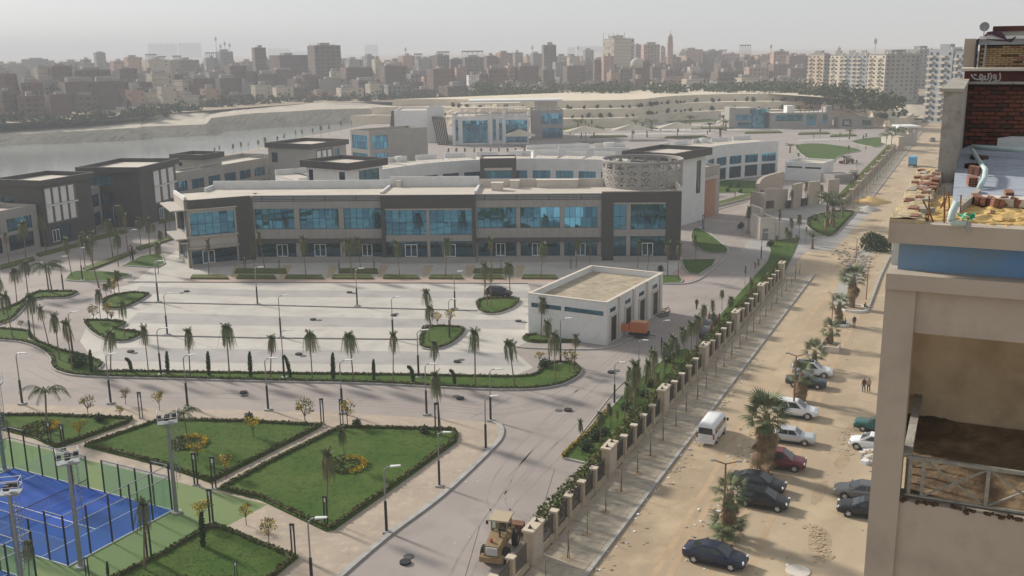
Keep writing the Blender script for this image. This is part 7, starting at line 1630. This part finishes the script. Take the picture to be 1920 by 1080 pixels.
# balcony railing with crossed bars
xr0 = nx(1702, 855, .2); zt = nz(1702, 853, .2); zb = nz(1700, 928, .2); posts = [nx(1706, 890, .2), nx(1731, 890, .2), nx(1852, 905, .2)]; posts += [posts[-1] + (posts[2] - posts[1]) * k for k in (1, 2, 3)]
rl = part('front_railing', MB().box(xr0, XR, .17, .23, zt - .05, zt), 'rail_grey', nb); part('bottom_rail', MB().box(xr0, XR, .18, .22, zb, zb + .03), 'rail_grey', rl)
for q in posts: part('rail_post', MB().box(q - .025, q + .025, .175, .225, zb + .03, zt - .05), 'rail_grey', rl)
for i in range(1, len(posts) - 1):
    a, b = posts[i] + .03, posts[i + 1] - .03
    part('cross_bar', MB().tube([(a, .19, zb + .04), (b, .19, zt - .06)], .016, 5), 'rail_grey', rl); part('cross_bar', MB().tube([(a, .21, zt - .06), (b, .21, zb + .04)], .016, 5), 'rail_grey', rl)
sr = part('side_railing', MB().box(xr0 - .07, xr0 + .05, .2, 3.0, zt - .04, zt + .03), 'concrete_old', nb)
for k in range(9): part('baluster', MB().box(xr0 - .02, xr0 + .02, .35 + k * .31, .39 + k * .31, z_fl, zt - .04), 'rail_grey', sr)
mb = MB()
for _ in range(130):
    x = rnd.uniform(xc1, XR); s_ = rnd.uniform(.015, .05); mb.obox((x, rnd.uniform(.1, .16), z_fl - .01 - s_ * rnd.uniform(.2, 1.6)), s_ * 2, s_, s_, rnd.uniform(0, 3))
q = part('broken_edge', mb, 'brick_dark', nb); q['kind'] = 'stuff'
# ---- rooftop: sand, broken wall head, rubble, bricks, bars, pipes
bk = loft([[(x, .18, ZR - .02) for x in (0.45, 2, 4, XR)], [(x, .6, ZR + .04) for x in (0.45, 2, 4, XR)], [(x, 1.6, ZR + .02) for x in (.45, 2, 4, XR)], [(x, 3.2, ZR - .03) for x in (.45, 2, 4, XR)]], jitter=.045, n=60, sub=9)
structure('roof_sand', bk, 'sand').matrix_world = NB
def rp(px, py, z=ZR): p = NB.inverted() @ G(px, py, z); return p
part('broken_wall_head', loft([[(0.02, y, ZR - .15) for y in np.linspace(.02, 6.4, 9)], [(.02, y, ZR + .06) for y in np.linspace(.02, 6.4, 9)], [(.22, y, ZR + .075) for y in np.linspace(.02, 6.4, 9)], [(.44, y, ZR + .06) for y in np.linspace(.02, 6.4, 9)], [(.47, y, ZR - .2) for y in np.linspace(.02, 6.4, 9)]], jitter=.022, n=60, sub=3), 'wall_head', nb)
part('broken_wall_end', MB().box(.01, .46, .0, .06, ZR + .002, ZR + .055), 'wall_head', nb)
bm_ = [MB().box(-.125, .125, -.06, .06, 0, .065).mesh('brick', m) for m in ('brick_red', 'brick_orange', 'concrete_old')]
for k in range(46):
    y = rnd.uniform(.25, 6.3); x = rnd.choice((rnd.uniform(.38, .42), rnd.uniform(.08, .36))); part('brick', rnd.choice(bm_), None, nb, NB @ Matrix.Translation((x, y, ZR + (rnd.uniform(-.12, .06) if x > .37 else .02))) @ ROT(math.pi / 2 + rnd.uniform(-.12, .12)) @ Matrix.Rotation(rnd.uniform(-.15, .15), 4, 'X'))
def hollow_brick(p, rz, tilt, label, s=1.0):
    M = NB @ Matrix.Translation(p) @ ROT(rz) @ Matrix.Rotation(tilt, 4, 'X') @ Matrix.Scale(s, 4); mb = MB().wall(-.1, .1, 0, .2, -.125, .25, [(-.075 + i * .055, -.04 + i * .055, .03 + j * .055, .06 + j * .055) for i in range(3) for j in range(3)]).box(-.1, .1, -.02, .02, .001, .199)
    ob('hollow_brick', mb, 'brick_orange', M=M, label=label, cat='brick', group='loose hollow bricks on the roof')
for px, py, a, t in ((1829, 380, .4, .3), (1838, 384, 1.2, .1), (1856, 384, 2.0, .5), (1878, 384, .6, .9), (1890, 372, .2, .2), (1900, 386, 1.4, .3), (1868, 388, 1.9, .2)):
    hollow_brick(rp(px, py, ZR + .03), a, t, 'loose orange hollow brick lying on the sandy roof', .62)
hollow_brick(rp(1822, 347, ZR + .1), .2, .1, 'loose orange hollow brick lying on the sandy roof', .75); hollow_brick(rp(1826, 327, ZR + .1), 1.3, .1, 'loose orange hollow brick lying on the sandy roof', .75)
for k, (px, py, tx, ty) in enumerate(((1739, 418, 1742, 368), (1771, 420, 1769, 350), (1780, 400, 1778, 360), (1797, 408, 1802, 366), (1757, 419, 1730, 376), (1766, 390, 1775, 366), (1755, 395, 1772, 372))):
    b = rp(px, py, ZR - .02); tz = fp(NB, tx, ty, b.y); M = NB; ob('reinforcing_bar', MB().tube([(b.x, b.y, ZR - .1), ((b.x + tz[0]) / 2 + .01, b.y, (ZR - .1 + tz[1]) / 2), (tz[0], b.y + .03, tz[1])], .013, 6), 'rust', M=M, label='rusty reinforcing bar sticking out of the sandy roof corner', cat='steel bar', group='reinforcing bars on the roof')
b = rp(1787, 421, ZR + .03); ob('drain_pipe', MB().tube([(b.x + .16, b.y, ZR + .05), (b.x, b.y, ZR + .05), (b.x - .03, b.y, ZR + .08), (b.x - .02, b.y + .05, ZR + .2), (b.x + .02, b.y + .15, ZR + .3)], [.035, .05, .055, .05, .05], 10), 'pipe_plastic', M=NB, smooth=True, label='short pale plastic pipe elbow lying on the roof edge', cat='pipe')
def pipe(pts, r, label, m='pipe_plastic', name='pipe'): return ob(name, MB().tube([rp(x, y, z) for x, y, z in pts], r, 8), m, M=NB, smooth=True, label=label, cat='pipe')
pipe([(1836, 352, ZR + .12), (1846, 335, ZR + .22), (1848, 318, ZR + .24), (1838, 306, ZR + .22), (1828, 290, ZR + .2), (1822, 277, ZR + .2)], .045, 'bent plastic pipe crossing the grey roof membrane')
pipe([(1822, 275, ZR + .25), (1870, 279, ZR + .25), (1930, 282, ZR + .25)], .05, 'straight plastic pipe along the foot of the dark brick wall')
def slabp(name, pts, z, t, m, label, cat='slab'): return ob(name, MB().prism([rp(x, y, z).xy for x, y in pts], z - t, z), m, M=NB, label=label, cat=cat)
slabp('concrete_lintel', [(1795, 383), (1800, 388), (1840, 356), (1834, 352)], ZR + .14, .12, 'concrete_old', 'slanting concrete lintel lying between sand and membrane')
slabp('concrete_lintel', [(1838, 365), (1838, 370), (1930, 375), (1930, 369)], ZR + .14, .12, 'cream_wall', 'pale straight edge kerb of the membrane roof')
structure('roof_membrane', MB().prism([rp(x, y, ZR + .08).xy for x, y in ((1786, 372), (1794, 283), (1830, 268), (1960, 268), (1960, 376), (1838, 369), (1800, 385))], ZR - .1, ZR + .08), 'membrane').matrix_world = NB
for px, py, s_, m in ((1836, 300, .3, 'brick_dark'), (1826, 317, .34, 'band_red'), (1740, 395, .16, 'concrete_old'), (1848, 378, .13, 'concrete_old'), (1815, 418, .08, 'plastic_green' if False else 'gravel'), (1860, 396, .07, 'dirt_dark')  ):
    p = rp(px, py, ZR + .06); P = [(p.x + s_ * .6 * math.cos(q) * rnd.uniform(.7, 1.1), p.y + s_ * .6 * math.sin(q) * rnd.uniform(.7, 1.1)) for q in (0, 1, 2.1, 3.2, 4.2, 5.3)]
    ob('rubble_chunk', MB().prism(P, ZR - .05, ZR + .06 + s_ * .3), m, M=NB, label='chunk of broken masonry lying on the neighbouring roof', cat='rubble', group='rubble chunks on the roof')
mat('plastic_green', (.08, .42, .26), rough=.6); p = rp(1812, 408, ZR + .06); mb = MB(); mb.blob((p.x, p.y, ZR + .08), .1, n=14, size=.05, squash=.4); ob('plastic_bag', mb, 'plastic_green', M=NB, label='crumpled green plastic bag on the yellow roof sand', cat='bag')
# ---- upper house behind the roof
pe = rp(1757, 330, ZR); ph = fp(NB, 1768, 172, pe.y)[1]; xw1 = fp(NB, 1791, 330, pe.y)[0]
up = empty('upper_house', NB, 'brick upper storey with graffiti band, patterned brick room and satellite dish', 'building')
yb = rp(1850, 271, ZR + .08).y
part('side_wall', MB().box(pe.x, xw1, pe.y, yb + .3, ZR - 3, ph), 'concrete_old', up); part('wall_coping', MB().box(pe.x - .05, xw1 + .02, pe.y - .04, yb + .3, ph, ph + .06), 'concrete_old', up)
zt_ = fp(NB, 1850, 157, yb)[1]; XU = fp(NB, 1990, 200, yb)[0]
part('back_wall', MB().box(xw1, XU, yb + .02, yb + .3, ZR - .2, zt_), 'mortar', up)
bme = [MB().box(-.12, .12, -.05, .05, 0, .078).mesh('brick', m) for m in ('brick_red', 'brick_dark', 'brick_red', 'brick_red')]
r_ = 0; z = ZR + .09
while z < zt_ - .06:
    x = xw1 + .12 + (.13 if r_ % 2 else 0)
    while x < XU - .1: part('brick', rnd.choice(bme), None, up, NB @ Matrix.Translation((x, yb + rnd.uniform(.0, .012), z))); x += .262
    z += .097; r_ += 1
zb0, zb1 = fp(NB, 1850, 153, yb - .25)[1], fp(NB, 1850, 133, yb - .25)[1]; xb0 = fp(NB, 1808, 143, yb - .25)[0]
part('lower_ledge', MB().box(xw1 - .1, XU, yb - .3, yb + .3, zt_, zb0), 'concrete_old', up); part('painted_band', MB().box(xb0, XU, yb - .22, yb + .4, zb0, zb1), 'band_red', up); part('upper_ledge', MB().box(xb0 - .08, XU, yb - .32, yb + 1.2, zb1, fp(NB, 1850, 128, yb - .3)[1]), 'cream_wall', up)
# painted writing on the band, as brush strokes
def zp(zx, zy): x, z = fp(NB, 1640 + zx / 6.75, 30 + zy / 6.75, yb - .225); return Vector((x, yb - .226, z))
strokes = [[(1585, 725), (1591, 770), (1584, 808), (1560, 824), (1540, 826)], [(1505, 775), (1510, 748), (1528, 745), (1538, 765), (1532, 788), (1512, 792), (1505, 775)], [(1536, 770), (1540, 800), (1525, 822), (1495, 832)], [(1480, 748), (1474, 795), (1452, 826)], [(1442, 730), (1438, 785), (1422, 808), (1380, 802), (1340, 802), (1290, 802), (1262, 792), (1240, 770), (1224, 742)], [(1398, 758), (1392, 800)], [(1340, 738), (1366, 752), (1370, 778), (1348, 792), (1328, 778), (1340, 738)], [(1262, 740), (1285, 748)], [(1355, 822), (1366, 822)], [(1462, 728), (1470, 728)]]
wr = MB()
for s_ in strokes:
    pts = [zp(*q) for q in s_]
    for a, b in zip(pts, pts[1:]):
        d = (b - a).normalized(); n_ = Vector((-d.z, 0, d.x)) * .016; a2, b2 = a - d * .01, b + d * .01; wr.add([a2 - n_, b2 - n_, b2 + n_, a2 + n_], [(0, 1, 2, 3)])
part('painted_writing', wr, mat('graffiti_grey', (.48, .45, .43), rough=.9), up)
yp = yb + .55; z0 = fp(NB, 1850, 127, yp)[1]; z1 = fp(NB, 1850, 84, yp)[1]; xp = fp(NB, 1836, 100, yp)[0]; XP = fp(NB, 1990, 100, yp)[0]
part('room_wall', MB().box(xp, XP, yp + .02, yp + 2.5, z0, z1), 'mortar', up)
pb = [MB().box(-.085, .085, -.04, .04, 0, .04).mesh('brick', m) for m in ('brick_tan', 'brick_tan', 'brick_tan', 'brick_orange', 'brick_dark', 'brick_tan')]
z = z0 + .01; r_ = 0
while z < z1 - .04:
    x = xp + .12 + (.09 if r_ % 2 else 0)
    while x < XP: part('brick', rnd.choice(pb), None, up, NB @ Matrix.Translation((x, yp, z))); x += .182
    z += .05; r_ += 1
part('lintel', MB().box(xp - .05, XP, yp - .1, yp + .3, z1, z1 + .13), 'membrane', up); part('roof_edge', MB().box(xp - .02, XP, yp - .3, yp + 2.6, z1 + .13, z1 + .2), 'metal_white', up)
part('parapet', MB().box(xp + .12, XP, yp + .2, yp + 2.6, z1 + .2, fp(NB, 1880, 59, yp + .2)[1]), 'cream_wall', up); part('top_band', MB().box(xp + .25, XP, yp + .1, yp + 2.7, fp(NB, 1880, 59, yp + .2)[1], fp(NB, 1880, 49, yp + .2)[1]), 'band_red', up)
part('downpipe', MB().tube([(xp - .06, yp - .12, z0), (xp - .06, yp - .12, z1 + .12), (xp + .1, yp - .15, z1 + .2)], .03, 6), 'rubber', up); part('rail_pole', MB().tube([(xp + .12, yp - .15, z0), (xp + .13, yp - .15, z1)], .025, 6), 'metal_grey', up)
part('corner_wall', MB().box(xp - .35, xp - .1, yp + .5, yp + 2.2, z0 - .1, z1 + .15), 'plaster', up)
# draped cloth and dish
A_ = [fp(NB, 1640 + x / 6.75, 30 + y / 6.75, yp - .3) for x, y in ((1395, 245), (1420, 205), (1500, 188), (1590, 190), (1640, 240), (1650, 265))]; B_ = [fp(NB, 1640 + x / 6.75, 30 + y / 6.75, yp - .3) for x, y in ((1400, 262), (1445, 240), (1490, 235), (1540, 262), (1660, 300), (1700, 330))]
ob('blanket', loft([[(x, yp + .1, z) for x, z in A_], [(x, yp - .32, z) for x, z in A_], [(x, yp - .36, z) for x, z in B_]], jitter=.012, n=24, sub=4), 'cloth_purple', M=NB, label='purple blanket draped over the roof edge of the brick room', cat='blanket')
A_ = [fp(NB, 1640 + x / 6.75, 30 + y / 6.75, yp - .34) for x, y in ((1420, 285), (1540, 300), (1640, 300), (1740, 285), (1790, 250))]; B_ = [fp(NB, 1640 + x / 6.75, 30 + y / 6.75, yp - .34) for x, y in ((1430, 300), (1540, 316), (1650, 320), (1730, 335), (1785, 275))]
ob('blanket', loft([[(x, yp - .36, z) for x, z in A_], [(x, yp - .38, z) for x, z in B_]], jitter=.012, n=24, sub=4), 'cloth_purple', M=NB, label='twisted strip of dark cloth hanging along the blue lintel', cat='cloth')
dx, dz = fp(NB, 1846, 50, yp + .4); D_ = NB @ Matrix.Translation((dx, yp + .4, dz)); e = empty('satellite_dish', D_, 'round grey satellite dish on the roof corner above the blanket', 'satellite dish')
rr = .105 * 1.05; n = 20; V = [(0, .03, 0)] + [(q * rr * math.cos(2 * math.pi * i / n), .03 * (1 - q * q), q * rr * math.sin(2 * math.pi * i / n)) for q in (.5, 1) for i in range(n)]
F = [(0, 1 + i, 1 + (i + 1) % n) for i in range(n)] + [(1 + i, 1 + n + i, 1 + n + (i + 1) % n, 1 + (i + 1) % n) for i in range(n)]
part('dish', MB().add(V, F), 'metal_grey', e, D_); part('mast', MB().tube([(0, .05, -.3), (0, .05, 0)], .015, 6), 'metal_grey', e, D_); part('feed_arm', MB().tube([(0, 0, -rr), (0, -.1, -.02)], .008, 5), 'metal_grey', e, D_)
# sheet bundle by the membrane
p = rp(1905, 276, ZR + .1); mb = MB(); mb.prism([(p.x - .4, p.y - .3), (p.x + .3, p.y - .35), (p.x + .45, p.y + .25), (p.x - .1, p.y + .35)], ZR + .05, ZR + .32); ob('sheet_bundle', mb, 'metal_white', M=NB, label='bundle of white sheeting against the dark brick wall', cat='bundle')

# ------------------------------------------------------------------ haze: closed box of even air
hz = bpy.data.materials.new('haze_air'); hz.use_nodes = True; N = hz.node_tree.nodes; N.remove(N['Principled BSDF'])
pv = N.new('ShaderNodeVolumePrincipled'); pv.inputs['Color'].default_value = (0.70, 0.73, 0.78, 1); pv.inputs['Density'].default_value = HAZE; pv.inputs['Anisotropy'].default_value = 0.0
hz.node_tree.links.new(pv.outputs[0], N['Material Output'].inputs['Volume'])
h_ = ob('haze', MB().box(-9500, 9500, -400, 14500, -8, 130), hz, kind='stuff', label='pale dusty haze lying over the whole view', cat='haze')
